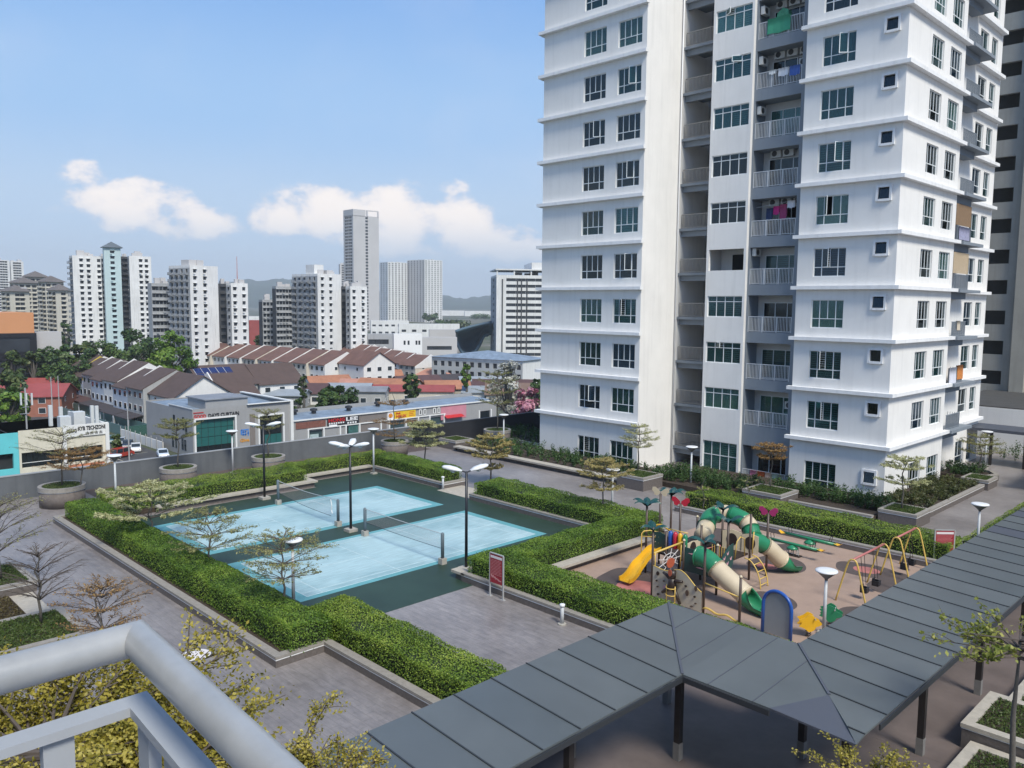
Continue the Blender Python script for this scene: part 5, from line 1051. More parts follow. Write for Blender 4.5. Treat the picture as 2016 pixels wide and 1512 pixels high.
# ================================================================ trees
m_bark = mat('grey_bark', (.11, .10, .088), .9, .2, 9, bump=.4); m_twig = mat('twig_bark', (.095, .078, .068), .9, .15, 9)
lf_pale = leafmat('pale_tier_leaf', (.24, .26, .10), (.44, .44, .22), (.62, .60, .38), 1.4, .2); lf_olive = leafmat('olive_tier_leaf', (.12, .135, .04), (.27, .27, .095), (.40, .37, .17), 1.4, .2)
lf_rust = leafmat('rusty_tier_leaf', (.14, .085, .03), (.30, .17, .06), (.38, .26, .10), 1.6, .2); lf_gold = leafmat('gold_green_leaf', (.12, .12, .018), (.34, .29, .045), (.58, .49, .14), 1.2, .25); lf_yell = leafmat('yellow_tier_leaf', (.20, .17, .06), (.40, .33, .12), (.52, .44, .22), 1.5, .2)
def tier_tree(P, h, tiers, leaf, nleaf, label, name='tiered_tree', lsize=.10, group='tiered garden trees', tr=.05, lift=.22, br=9, flat=.05, fine=8):
    """slim trunk with tiers of near-level branches: tiers = [(height, radius)]"""
    r = thing(name, label, 'tree', P, group)
    bend = [(rng.uniform(-.04, .04)*i, rng.uniform(-.04, .04)*i, h*i/6) for i in range(7)]
    lpart(r, 'trunk', MB().tube(bend, [tr*(1.15-.13*i) for i in range(7)], 8), m_bark, True)
    tw = MB(); LP = []; LN = []
    tot = sum(rd for _, rd in tiers)
    for z, rd in tiers:
        a0 = rng.uniform(0, 6.28); nb = max(5, int(br*min(1.2, rd/.9+.35)))
        for k in range(nb):
            a = a0+6.283*k/nb+rng.uniform(-.25, .25); L = rd*rng.uniform(.75, 1.12); ca, sa = math.cos(a), math.sin(a)
            path = [(ca*L*t, sa*L*t, z+lift*L*(t**.75)+rng.uniform(-.015, .015)) for t in (0, .3, .65, 1)]
            tw.tube(path, [.02*tr/.05, .015, .011, .005], 4, False)
            for q in range(fine):
                t = rng.uniform(.25, 1); bx, by, bz = ca*L*t, sa*L*t, z+lift*L*t**.75
                da = a+rng.choice((-1, 1))*rng.uniform(.35, .95); l2 = L*rng.uniform(.18, .42)*(1.15-.4*t)
                ex, ey, ez = bx+math.cos(da)*l2, by+math.sin(da)*l2, bz+.12*l2+rng.uniform(-.02, .05)
                tw.tube([(bx, by, bz), ((bx+ex)/2, (by+ey)/2, (bz+ez)/2+.02), (ex, ey, ez)], [.008, .006, .003], 3, False)
                m = max(0, int(4.5*nleaf*(rd/tot)/(nb*fine)+rng.random()))
                if m:
                    s_ = nrg.uniform(.15, 1.15, m); LP.append(np.c_[bx+(ex-bx)*s_, by+(ey-by)*s_, bz+(ez-bz)*s_+nrg.uniform(0, flat, m)]+nrg.normal(0, .03, (m, 3))); LN.append(np.tile((0, 0, 1.), (m, 1)))
    lpart(r, 'branches', tw, m_twig)
    if LP: lpart(r, 'crown', leaf_mesh('crown', np.concatenate(LP), np.concatenate(LN), lsize, leaf, .5, .5), None)
    return r
def tt(u, v, top, z, tiers_px, leaf, nl, label, **k):
    """tree from pixels: foot (u,v) at height z, tiers given as (row, half width px)"""
    P = G(u, v, z); D = math.hypot(P[0], P[1]); s_ = D/F_*1.0/ math.cos(math.atan((u-1008)/F_))
    H = HZ(top, P, u)-z; return tier_tree((P[0], P[1], z), H*.97, [(max(.3, HZ(q, P, u)-z), w*s_) for q, w in tiers_px], leaf, nl, label, **k)
tt(298, 1066, 955, .3, [(1020, 82), (985, 66), (968, 40)], lf_pale, 5200, 'pale cream-green tiered tree in the long hedge near the left lamp')
tt(415, 1133, 1003, .3, [(1080, 62), (1055, 70), (1030, 50), (1012, 26)], lf_olive, 1500, 'thin half-bare tiered tree in front of the far court', lsize=.07)
tt(560, 1214, 1042, .3, [(1140, 70), (1110, 92), (1085, 74), (1062, 40)], lf_olive, 1500, 'brownish thin tiered tree in front of the near court lamp', lsize=.07)
tt(836, 912, 826, .3, [(878, 40), (860, 38), (842, 34), (834, 20)], lf_pale, 4200, 'dense pale-green layered tree in the hedge block by the entrance', lift=.12)
tt(966, 945, 852, .3, [(925, 26), (905, 46), (885, 40), (866, 24)], lf_yell, 4200, 'dense yellow layered tree in the hedge right of the entrance', lift=.3)
tt(1256, 925, 828, .9, [(882, 32), (870, 36), (856, 30), (842, 18)], lf_pale, 1700, 'pale bare-looking tiered tree in the square planter by the bench ledge', lsize=.07)
tt(1316, 893, 828, .3, [(868, 26), (855, 28), (842, 18)], lf_pale, 900, 'slim pale tiered tree against the stair recess of the tower', lsize=.07)
tt(1186, 1022, 905, .3, [(965, 42), (940, 52), (922, 44), (910, 20)], lf_yell, 3600, 'yellow-brown spreading tree behind the round-topped lamp in the hedge', lsize=.07)
tt(1776, 1005, 893, .7, [(955, 32), (925, 38), (908, 24)], lf_pale, 1800, 'pale feathery tree in the planter at the tower corner', lsize=.09)
tt(1516, 962, 868, .7, [(905, 28), (890, 34), (880, 20)], lf_rust, 1300, 'small brown tree in front of the ground-floor balcony', lsize=.09)
tt(1926, 930, 850, .5, [(895, 30), (878, 34), (862, 18)], lf_olive, 1500, 'small olive tree in the planter on the right side of the tower', lsize=.07)
tt(1384, 1005, 935, .3, [(985, 12), (965, 18)], lf_olive, 40, 'bare forked sapling behind the tube tunnel', br=4, fine=2, tr=.03)
tt(1470, 1000, 930, .3, [(965, 22), (950, 16)], lf_olive, 30, 'bare forked sapling in front of the square planter with laundry behind', br=4, fine=2, tr=.035)
def pt(x, y, top, u, tiers_px, leaf, nl, label, z=1.15, **k):
    P = (x, y, z); D = math.hypot(x, y); s_ = D/F_/math.cos(math.atan((u-1008)/F_)); H = HZ(top, P, u)-z
    return tier_tree(P, H*.97, [(max(.25, HZ(q, P, u)-z), w*s_) for q, w in tiers_px], leaf, nl, label, **k)
pt(-54.6, 14.9, 838, 105, [(900, 52), (875, 44), (860, 30)], lf_olive, 500, 'almost bare brown tree in the round planter at the parapet end', lsize=.07, lift=.35)
tt(162, 988, 880, .2, [(925, 48), (905, 44), (895, 30)], lf_rust, 2600, 'rust-coloured flat-topped tree at the left end of the far hedge', lsize=.07)
pt(-55.4, 22.4, 825, 302, [(868, 30), (850, 34), (838, 26)], lf_olive, 2000, 'olive round-headed tree in the middle round planter', lsize=.07, lift=.3)
pt(-55.0, 28.9, 808, 488, [(850, 28), (832, 30), (818, 22)], lf_olive, 900, 'thin half-bare tree in the round planter beside the lamp', lsize=.07, lift=.4)
pt(-54.9, 40.3, 770, 727, [(862, 40), (838, 44), (800, 30)], lf_rust, 1700, 'tree with two brown tiers in the planter behind the lamp pole', lsize=.07)
pt(-53.2, 50.5, 730, 888, [(800, 38), (780, 42), (760, 40), (742, 26)], lf_olive, 2600, 'taller olive tree in the round planter at the black wall', lsize=.07, lift=.35)
pt(-53.4, 58.5, 790, 990, [(835, 30), (818, 28), (800, 18)], lf_pale, 2400, 'pale tree in the round planter behind the leafy bed', lsize=.07)
lf_pinkf = leafmat('pink_blossom', (.30, .08, .13), (.48, .20, .26), (.62, .38, .42), 1.2, .2); lf_whitef = leafmat('white_blossom', (.20, .20, .14), (.45, .45, .40), (.66, .66, .62), 1.2, .2)
# left raised beds below the balcony
def bed(x0, x1, y0, y1, h, label, brown=False):
    r = thing('raised_bed', label, 'planter', ((x0+x1)/2, (y0+y1)/2, 0), 'raised beds by the walkway')
    part(r, 'body', MB().box(x0+.03, x1-.03, y0+.03, y1-.03, 0, h-.16), m_kerb); part(r, 'white_line', MB().box(x0+.02, x1-.02, y0+.02, y1-.02, h-.159, h-.12), m_trim); b = MB(); w = .28
    for a in ((x0, x1, y0, y0+w), (x0, x1, y1-w, y1), (x0, x0+w, y0+w, y1-w), (x1-w, x1, y0+w, y1-w)): b.box(*a, h-.119, h)
    part(r, 'coping', b, m_cope); part(r, 'soil', MB().box(x0+w, x1-w, y0+w, y1-w, h-.11, h-.06), m_soil)
    n = int((x1-x0)*(y1-y0)*520); p = np.c_[nrg.uniform(x0+w, x1-w, n), nrg.uniform(y0+w, y1-w, n), nrg.uniform(h-.06, h+.04, n)]
    part(r, 'grass', leaf_mesh('grass', p, np.tile((0, 0, .3), (n, 1)), .11, lf_dry if brown else lf_grass, .3, .8), None)
lf_dry = leafmat('dry_grass_blade', (.05, .045, .015), (.10, .075, .03), (.14, .12, .045), 1.5)
bed(-42.5, -38.9, 5.2, 9.5, .48, 'raised grassy bed with a bare tree at the far end of the walkway'); bed(-34.9, -31.4, 5.2, 9.3, .48, 'raised grassy bed with a bare tree beside the walkway')
r = thing('ground_bed', 'brown dry bed between the two raised grass beds', 'planter', (-36.9, 7, 0)); part(r, 'soil', MB().box(-38.85, -34.95, 5.2, 8.35, .0, .06), m_soil)
n = 5000; part(r, 'dry_grass', leaf_mesh('dry_grass', np.c_[nrg.uniform(-38.8, -35, n), nrg.uniform(5.2, 8.3, n), nrg.uniform(.05, .14, n)], np.tile((0, 0, .3), (n, 1)), .12, lf_dry, .3, .8), None)
d = MB(); d.box(-38.85, -34.95, 8.36, 9.25, -.01, .02); d.box(-46, -42.55, 8.4, 9.25, -.01, .02); struct('paving_slab', d, m_bench)
r = thing('ramp_wall', 'white-capped grey wall dropping below the raised beds', 'wall', (-33, 5.1, 0)); part(r, 'wall', MB().box(-46, -26, 4.75, 4.95, -.01, .75), mat('grey_wall_paint', (.30, .31, .33), .8, .08, 1)); part(r, 'cap', MB().box(-46, -26, 4.68, 5.02, .751, .86), m_trim)
tt(2, 1140, 985, .45, [(1085, 60), (1050, 62), (1020, 50), (1000, 30)], lf_olive, 500, 'bare spreading tree in the far raised bed', lsize=.07, lift=.5, fine=14)
tt(81, 1226, 1068, .45, [(1180, 50), (1155, 58), (1125, 50), (1095, 30)], lf_olive, 0, 'leafless tiered tree in the raised bed by the walkway', lift=.55, fine=16)
tt(207, 1330, 1145, .05, [(1240, 66), (1205, 74), (1175, 50), (1158, 20)], lf_rust, 700, 'half-bare tree with an orange leaf cluster beyond the balcony rail', lift=.4, fine=14, lsize=.07)
# oval ground marker with black script
r = thing('ground_marker', 'white oval marker with black handwriting on the walkway', 'ground marker', (-27.9, 11.7, 0))
a_, b_ = np.array(G(358, 1294)[:2]), np.array(G(411, 1284)[:2]); c_ = np.array(G(386, 1290)[:2])
ov = [(c_[0]+.50*math.cos(t), c_[1]+.50*math.sin(t)) for t in [2*math.pi*i/32 for i in range(32)]]
part(r, 'rim', MB().prism([(c_[0]+.54*math.cos(t), c_[1]+.54*math.sin(t)) for t in [2*math.pi*i/32 for i in range(32)]], 0, .012), m_parapet); part(r, 'plate', MB().prism(ov, 0, .02), m_signw)
b = MB()
for (u, v) in [(362, 1287), (364, 1290), (369, 1290), (372, 1288), (374, 1290), (377, 1285), (380, 1287), (384, 1281), (385, 1285), (390, 1279), (391, 1283), (394, 1281), (397, 1281), (400, 1282), (368, 1295), (370, 1297), (376, 1295), (379, 1295)]:
    p = np.array(G(u, v, .02)); q = np.array(G(u+rng.uniform(-1.8, 2.2), v+rng.uniform(-1.8, 1.8), .02)); q2 = np.array(G(u+rng.uniform(.2, 2.2), v+rng.uniform(-1, 1), .02)); b.tube([p, q, q2], .012, 4)
part(r, 'handwriting', b, m_black)

# ================================================================ balcony in front of the camera
m_rail = mat('silver_grey_paint', (.34, .35, .36), .3, .10, 14, spec=.6); m_flat = mat('pale_blue_grey_paint', (.38, .40, .43), .45, .05, 8)
B = thing('balcony_railing', 'silver-grey tubular balcony railing corner with flat bars', 'railing', (-1.2, .4, 10.9))
XC, YC, ZC = -1.225, .425, 12.079
def mit_tube(r):
    """two straight tubes mitred at the corner: along +X and along -Y"""
    n = 32; V = []
    for end in ('x', 'c', 'y'):
        for j in range(n):
            q = 2*math.pi*j/n; o, z = r*math.cos(q), r*math.sin(q)      # o: outward offset (away from balcony)
            V.append({'x': (2.6, YC+o-.0524*(2.6-XC), ZC+z), 'c': (XC-o, YC+o, ZC+z), 'y': (XC-o, -2.4, ZC+z)}[end])
    return V, n
V, n = mit_tube(.0255)
b = MB(); b.add(V[:2*n], [(j, (j+1) % n, n+(j+1) % n, n+j) for j in range(n)]); part(B, 'top_rail', b, m_rail, True)
b = MB(); b.add(V[n:], [(j, (j+1) % n, n+(j+1) % n, n+j) for j in range(n)]); part(B, 'top_rail', b, m_rail, True)
zt = 11.985; w = .019
b = MB(); b.prism([(XC-w, YC+w), (XC-w, -2.4), (XC+w, -2.4), (XC+w, YC-w), (2.6, YC-w-.2), (2.6, YC+w-.2)], zt-.014, zt); part(B, 'middle_rail', b, m_flat)
b = MB(); b.prism([(XC-w, YC+w), (XC-w, -2.4), (XC+w, -2.4), (XC+w, YC-w), (2.6, YC-w-.2), (2.6, YC+w-.2)], 11.05, 11.08); part(B, 'bottom_rail', b, m_flat)
bm_ = MB().box(-.02, .02, -.009, .009, 0, .89).mesh('baluster', m_flat)
k = 0
for i in range(34): lpart(B, 'baluster', bm_, None, loc=(XC+.045+.112*i+1.2, YC-.4-.0524*(.045+.112*i), 11.08-10.9))
for i in range(24): lpart(B, 'baluster', bm_, None, loc=(XC+1.2, YC-.045-.112*(i+1)-.4+.045, 11.08-10.9), rz=math.pi/2)
for x, y in ((XC+.55, YC), (XC+1.75, YC), (XC, YC-.9)):
    part(B, 'post', MB().box(x-.02, x+.02, y-.02, y+.02, zt+.0005, ZC-.02), m_flat)
d = MB(); d.box(XC-.12, 2.7, -2.42, YC+.12, 10.68, 10.9); part(OT, 'balcony_slab', d, m_trim)

# ================================================================ leafy trees right below the balcony
def bough_tree(P, h, label, crown, nl, leaf, lsize=.06, seed=1, spread=1.0, twigs=46):
    q = random.Random(seed); r = thing('garden_tree', label, 'tree', P, 'leafy trees below the balcony')
    lpart(r, 'trunk', MB().tube([(0, 0, 0), (.05, .03, h*.3), (-.03, .05, h*.6), (.02, 0, h*.92)], [.09, .075, .055, .02], 8), m_bark, True)
    tw = MB(); LP = []; per = nl//twigs
    cz, cr, ch = crown
    for k in range(twigs):
        a = q.uniform(0, 6.283); t = q.uniform(.0, 1); L = cr*q.uniform(.45, 1.1)*spread; z0 = h-ch*(1.6-1.1*t)-.2; up = q.uniform(.15, .8)*ch
        ca, sa = math.cos(a), math.sin(a); path = [(ca*L*s_, sa*L*s_, z0+up*s_**.8) for s_ in (0, .33, .66, 1)]
        tw.tube(path, [.028, .02, .012, .005], 5, False)
        for j in range(7):
            s_ = q.uniform(.3, 1); b0 = np.array((ca*L*s_, sa*L*s_, z0+up*s_**.8)); da = a+q.uniform(-1, 1); l2 = L*q.uniform(.15, .4); e = b0+np.array((math.cos(da)*l2, math.sin(da)*l2, l2*q.uniform(0, .55)))
            tw.tube([b0, (b0+e)/2+(0, 0, .02), e], [.009, .007, .003], 4, False); m = max(1, per//7); s2 = nrg.uniform(.1, 1.1, m)[:, None]; LP.append(b0+(e-b0)*s2+nrg.normal(0, .045, (m, 3)))
    LP = np.concatenate(LP); lpart(r, 'branches', tw, m_twig); lpart(r, 'crown', leaf_mesh('crown', LP, np.tile((0, 0, .8), (len(LP), 1)), lsize, leaf, .6, .7), None); return r
def near_tree(u, v, D, h, label, cr, nl, seed, ls=.06, leaf=None, ch=1.1, tw=46, sp=1.0):
    P = DP(u, v, D); bough_tree((P[0], P[1], 0), P[2], label, (0, cr, ch), nl, leaf or lf_gold, ls, seed, sp, tw)
near_tree(80, 1350, 8.4, 0, 'dense gold-green tree top seen through the railing corner', 1.6, 90000, 3, .048, ch=.9, tw=150)
near_tree(270, 1470, 7.6, 0, 'gold-green tree crown behind the balusters', 1.0, 34000, 11, .045, ch=1.0, tw=70)
near_tree(575, 1395, 11.5, 0, 'thin sparse tree with yellow-green leaves over the paved corner', 1.0, 2300, 5, .055, ch=1.4, tw=13)
near_tree(655, 1450, 9.5, 0, 'leafy gold-green tree top beside the near edge of the canopy roof', .62, 11000, 6, .045, ch=.9, tw=40)
near_tree(1735, 1480, 17.5, 0, 'yellow-green tree top in front of the canopy corner posts', 1.2, 9000, 8, .065, ch=.8, tw=34)
near_tree(2010, 1225, 21.0, 0, 'loose yellow-green tree in the planter right of the canopy', 1.7, 1600, 9, .12, leafmat('fresh_leaf', (.10, .14, .02), (.26, .28, .05), (.42, .40, .12), 1.2, .3), ch=.4, tw=26)
# planters right of the canopy
def lowbed(x0, x1, y0, y1, h, label):
    r = thing('grass_planter', label, 'planter', ((x0+x1)/2, (y0+y1)/2, 0), 'grass planters right of the canopy'); w = .3
    part(r, 'body', MB().box(x0+.03, x1-.03, y0+.03, y1-.03, 0, h-.16), m_kerb); part(r, 'white_line', MB().box(x0+.02, x1-.02, y0+.02, y1-.02, h-.159, h-.12), m_trim); b = MB()
    for a in ((x0, x1, y0, y0+w), (x0, x1, y1-w, y1), (x0, x0+w, y0+w, y1-w), (x1-w, x1, y0+w, y1-w)): b.box(*a, h-.119, h)
    part(r, 'coping', b, m_bench); part(r, 'soil', MB().box(x0+w, x1-w, y0+w, y1-w, h-.12, h-.06), m_soil)
    n = int((x1-x0)*(y1-y0)*420); p = np.c_[nrg.uniform(x0+w, x1-w, n), nrg.uniform(y0+w, y1-w, n), nrg.uniform(h-.06, h+.03, n)]; part(r, 'grass', leaf_mesh('grass', p, np.tile((0, 0, .3), (n, 1)), .10, lf_grass, .3, .8), None)
lowbed(-6.85, -2.0, 24.9, 27.7, .75, 'raised grass planter with white line right of the canopy'); lowbed(-6.55, -2.0, 18.6, 24.85, .35, 'low grass planter at the frame corner right of the canopy'); lowbed(-6.5, -2.0, 27.75, 33, .45, 'low grass planter with a leafy tree right of the canopy')

# ================================================================ the town: ground, street
def townmat():
    m = bpy.data.materials.new('town_ground'); m.use_nodes = True; t = m.node_tree; b = t.nodes['Principled BSDF']; N = t.nodes.new; L = t.links.new; b.inputs['Roughness'].default_value = .95
    g = N('ShaderNodeNewGeometry'); n = N('ShaderNodeTexNoise'); n.inputs['Scale'].default_value = .012; n.inputs['Detail'].default_value = 8; n.inputs['Roughness'].default_value = .7; L(g.outputs['Position'], n.inputs['Vector'])
    r = N('ShaderNodeValToRGB'); e = r.color_ramp.elements; e[0].position = .36; e[0].color = (.035, .055, .02, 1); e[1].position = .62; e[1].color = (.17, .155, .14, 1); q = e.new(.5); q.color = (.08, .085, .05, 1); L(n.outputs[0], r.inputs[0]); L(r.outputs[0], b.inputs['Base Color']); return m
d = MB(); d.add([(-9000, -9000, ST-.03), (9000, -9000, ST-.03), (9000, 9000, ST-.03), (-9000, 9000, ST-.03)], [(0, 1, 2, 3)]); struct('ground', d, townmat())
m_asph = mat('asphalt', (.058, .058, .062), .9, .25, .6)
d = MB(); d.box(-300, -59, 46.5, 59.2, ST-.02, ST+.006); struct('road', d, m_asph)
d = MB(); d.box(-144.8, -132, -60, 46.49, ST-.02, ST+.004); d.box(-144.8, -60, 59.21, 190, ST-.02, ST+.004); struct('side_road', d, m_asph)
d = MB()
for q in range(9): d.box(-178+q*2.6, -177.88+q*2.6, 52.6, 57.8, ST, ST+.011)
for q in range(7): d.box(-156, -150, 47.2+q*.5, 47.3+q*.5, ST, ST+.011)
d.box(-160, -146, 51.2, 51.35, ST, ST+.011); struct('road_markings', d, mat('worn_line_paint', (.45, .43, .34), .8, .2, 1))
d = MB(); d.box(-300, -205, 70, 76, ST-.02, ST+.004); struct('lane', d, m_asph)

# ================================================================ shop buildings on the street
m_shop = mat('shop_grey_render', (.30, .30, .30), .85, .05, .4, streak=.12); m_shopw = mat('shop_white', (.70, .70, .68), .8, .05, .6, streak=.1); m_shopd = mat('shop_taupe', (.19, .165, .15), .85, .07, .5); m_tin = mat('blue_tin_roof', (.20, .25, .31), .5, .3, .5); m_tin2 = mat('grey_tin_roof', (.22, .23, .25), .6, .2, .3)
h_win = glassmat('house_glass', (.03, .04, .05), .2); g_green = glassmat('green_shop_glass', (.03, .16, .15), .3); g_shop = glassmat('dark_shop_glass', (.012, .018, .022), .3)
def text_mesh(s_, size, m, ext=.03):
    c = bpy.data.curves.new('lettering', 'FONT'); c.body = s_; c.size = size; c.extrude = ext; c.resolution_u = 2; c.offset = size*.03
    o = bpy.data.objects.new('lettering', c); me = bpy.data.meshes.new_from_object(o); bpy.data.objects.remove(o); bpy.data.curves.remove(c); me.name = 'lettering'; me.materials.append(m); return me
def sign_text(root, s_, size, m, x, y, z, wid=None):
    """lettering on a wall that faces +X, reading towards +Y"""
    me = text_mesh(s_, size, m); co = np.empty(len(me.vertices)*3); me.vertices.foreach_get('co', co); co = co.reshape(-1, 3)
    if wid and len(co): co[:, 0] *= wid/max(.01, co[:, 0].max())
    v = np.c_[np.full(len(co), 0.)+co[:, 2], co[:, 0], co[:, 1]]+np.array((x, y, z)); me.vertices.foreach_set('co', v.ravel()); me.update()
    return part(root, 'lettering', me, None)
X0 = -145.15
def rect(mb, y0, y1, z0, z1, x0=X0, x1=X0+.08): return mb.box(x0, x1, y0, y1, z0, z1)
GD = thing('curtain_shop', 'two-storey grey corner shop with white framed glass and curtain lettering', 'shop', (X0, 70, ST))
zt = -7.0
hl = [(1.2, 1.7, 1.0, 3.2), (2.6, 3.1, 1.0, 3.0), (5.6, 6.1, 1.0, 3.4), (6.8, 7.3, 1.0, 3.0), (2.0, 2.5, 4.8, 7.2), (3.4, 3.9, 4.6, 6.4), (6.2, 6.7, 4.8, 7.2), (7.4, 7.9, 4.6, 6.4)]
part(GD, 'side_wall', MB().wall((X0-10.6, 61.55, ST), (1, 0, 0), (0, -1, 0), 10.6, zt-ST, hl, .2), m_shop)
fh = [(.5, 8.0, .3, 7.0), (13.0, 17.9, 1.0, 6.6)]
part(GD, 'front_wall', MB().wall((X0, 61.55, ST), (0, 1, 0), (1, 0, 0), 20.2, zt-ST, fh, .5), m_shop)
part(GD, 'core', MB().box(X0-22, X0-.6, 62.2, 81.7, ST, zt-1.2), m_dark); part(GD, 'rear_wall', MB().box(X0-22.2, X0-22, 61.6, 81.7, ST, zt-.3), m_shop); part(GD, 'end_wall', MB().box(X0-22, X0-.02, 81.5, 81.75, ST, zt), m_shop)
part(GD, 'side_rear_wall', MB().box(X0-22, X0-10.6, 61.55, 61.75, ST, zt-.4), m_shop)
b = MB(); b.add([(X0-9, 62, zt-1.1), (X0-.3, 66, zt-1.1), (X0-.3, 81.5, zt-.9), (X0-21, 81.5, zt-.3), (X0-21, 62, zt-.5)], [(0, 1, 2, 3, 4)]); part(GD, 'roof', b, m_tin)
part(GD, 'roof_block', MB().box(X0-12.5, X0-4.5, 66.0, 74.5, zt-1.5, zt+.9), m_shop); part(GD, 'roof_block_cap', MB().box(X0-12.8, X0-4.2, 65.7, 74.8, zt+.901, zt+1.1), m_tin2)
for (y0, y1, z0, z1) in ((62.05, 69.55, ST+.3, ST+7.0), (74.55, 79.45, ST+1.0, ST+6.6)):
    b = MB(); f = .32; b.box(X0+.001, X0+.25, y0-f, y0, z0-f, z1+f); b.box(X0+.001, X0+.25, y1, y1+f, z0-f, z1+f); b.box(X0+.001, X0+.25, y0, y1, z1, z1+f); part(GD, 'window_surround', b, m_shopw)
for i in range(6):
    for j in range(4):
        y0 = 62.05+i*1.25; z0 = ST+.3+j*1.67; o = part(GD, 'pane', MB().box(X0-.4, X0-.38, y0+.04, y0+1.21, z0+.04, z0+1.63), g_shop if j == 0 else g_green)
part(GD, 'mullions', MB().box(X0-.42, X0-.37, 62.05, 62.1, ST+.3, ST+7).box(X0-.42, X0-.37, 69.5, 69.55, ST+.3, ST+7), m_shopw)
for i in range(4):
    for j in range(3): o = part(GD, 'pane', MB().box(X0-.4, X0-.38, 74.6+i*1.22, 75.74+i*1.22, ST+1.05+j*1.85, ST+2.8+j*1.85), g_green if (j == 0 and i) else g_shop)
for i, h in enumerate(hl): part(GD, 'window', MB().box(X0-10.6+h[0]-.1, X0-10.6+h[1]+.25, 61.50, 61.548, ST+h[2], ST+h[3]), h_win)
part(GD, 'brown_pier', MB().box(X0+.002, X0+.12, 72.6, 73.6, ST, zt-1.8), m_shopd)
b = MB(); b.box(X0+.0, X0+.5, 81.0, 81.6, ST, zt+.05); b.box(X0-21, X0+.5, 80.9, 81.6, zt+.051, zt+.25); b.box(X0+.001, X0+.5, 72, 80.9, zt+.051, zt+.2); part(GD, 'white_fin', b, m_shopw)
part(GD, 'eaves_line', MB().box(X0-10.7, X0+.05, 61.45, 61.54, zt-.02, zt+.14), m_shopw)
m_lr = mat('letter_red', (.45, .02, .02), .5, .05, 3); m_lk = mat('letter_black', (.02, .02, .025), .5, .05, 3); m_lb = mat('letter_blue', (.04, .2, .6), .5, .05, 3); m_lo = mat('letter_orange', (.62, .28, .03), .5, .05, 3); m_lw = mat('letter_white', (.75, .75, .75), .5, .03, 3)
sign_text(GD, 'GOOD', 1.0, m_lr, X0+.06, 61.75, zt-1.75, 2.3); sign_text(GD, 'DAYS CURTAIN', 1.0, m_lk, X0+.06, 64.45, zt-1.75, 6.0)
part(GD, 'sign_bar', MB().box(X0+.02, X0+.1, 61.7, 63.6, zt-.75, zt-.6), m_lr)
b = MB()
for (a, c, w, h) in ((70.7, 1.5, .25, 1.0), (71.0, 1.9, .8, .2), (71.0, 1.4, .8, .2), (71.1, 1.3, .2, .9), (71.6, 1.3, .2, .9), (72.0, 1.6, .4, .2), (72.1, 1.2, .2, 1.0), (70.8, 2.3, 1.5, .18)): b.box(X0+.01, X0+.06, a, a+w, ST+1.9+c, ST+1.9+c+h)
part(GD, 'blue_logo', b, m_lb); sign_text(GD, 'Give', .9, m_lo, X0+.06, 70.5, ST+2.0, 1.9)
# --- row of single-storey shops
SR = thing('shop_row', 'long low row of shops with blue metal roof and white pillars behind the parapet', 'shops', (X0, 110, ST)); zr = -11.0
fh = [(3.3, 6.6, .1, 2.6), (12.2, 15.2, .1, 2.7), (23.2, 27.5, .1, 2.6), (28.3, 30.8, .1, 2.4), (34.6, 38.6, .1, 2.5), (50, 53.5, .1, 2.6)]
part(SR, 'front_wall', MB().wall((X0, 81.8, ST), (0, 1, 0), (1, 0, 0), 55.6, zr-ST, fh, .4), m_shop)
part(SR, 'end_wall', MB().box(X0-9.4, X0-.01, 137.1, 137.4, ST, zr), m_shop); part(SR, 'core', MB().box(X0-8.9, X0-.5, 81.9, 137, ST, zr-.6), m_dark)
b = MB(); b.add([(X0-.1, 81.8, zr-.05), (X0-.1, 137.2, zr-.05), (X0-9, 137.2, zr+.25), (X0-9, 81.8, zr+.25)], [(0, 1, 2, 3)]); part(SR, 'roof', b, m_tin); part(SR, 'roof_edge', MB().box(X0-.05, X0+.3, 81.7, 137.4, zr-.12, zr+.12), m_shopw)
part(SR, 'rear_parapet', MB().box(X0-9.4, X0-9.05, 81.8, 137.4, ST, zr+1.0), m_shop)
for y in (85.0, 88.6, 92.5, 93.9, 97.3, 102.8, 105.0, 109.5, 113.0, 116.3, 120.6, 131.6, 135.5): part(SR, 'pillar', MB().box(X0+.001, X0+.3, y-.16, y+.16, ST, ST+2.9), m_shopw)
part(SR, 'lintel', MB().box(X0+.002, X0+.26, 84.9, 121, ST+2.9, ST+3.1), m_shopw)
for i, h in enumerate(fh): part(SR, 'shopfront', MB().box(X0-.3, X0-.27, 81.8+h[0], 81.8+h[1], ST+h[2], ST+h[3]), g_shop if i % 2 else glassmat('shutter_glass', (.06, .10, .11), .3))
part(SR, 'timber_sign', MB().box(X0+.01, X0+.12, 82.3, 89.1, zr-1.75, zr-.45), mat('timber_cladding', (.19, .075, .055), .7, .25, 2)); part(SR, 'dark_sign', MB().box(X0+.01, X0+.12, 89.5, 97.2, zr-1.95, zr-.2), m_lk)
sign_text(SR, 'HONG', 1.05, m_lr, X0+.16, 89.7, zr-1.1, 4.0); sign_text(SR, 'LEE', 1.05, m_lw, X0+.16, 93.9, zr-1.1, 3.0)
b = MB()
for q in range(7): b.box(X0+.121, X0+.15, 89.85+q*.55, 90.2+q*.55, zr-1.5, zr-1.2)
for q in range(4): b.box(X0+.121, X0+.15, 94.3+q*.62, 94.7+q*.62, zr-1.75, zr-1.4)
b.box(X0+.121, X0+.15, 89.9, 91.8, zr-1.9, zr-1.62); part(SR, 'sign_characters', b, m_lw)
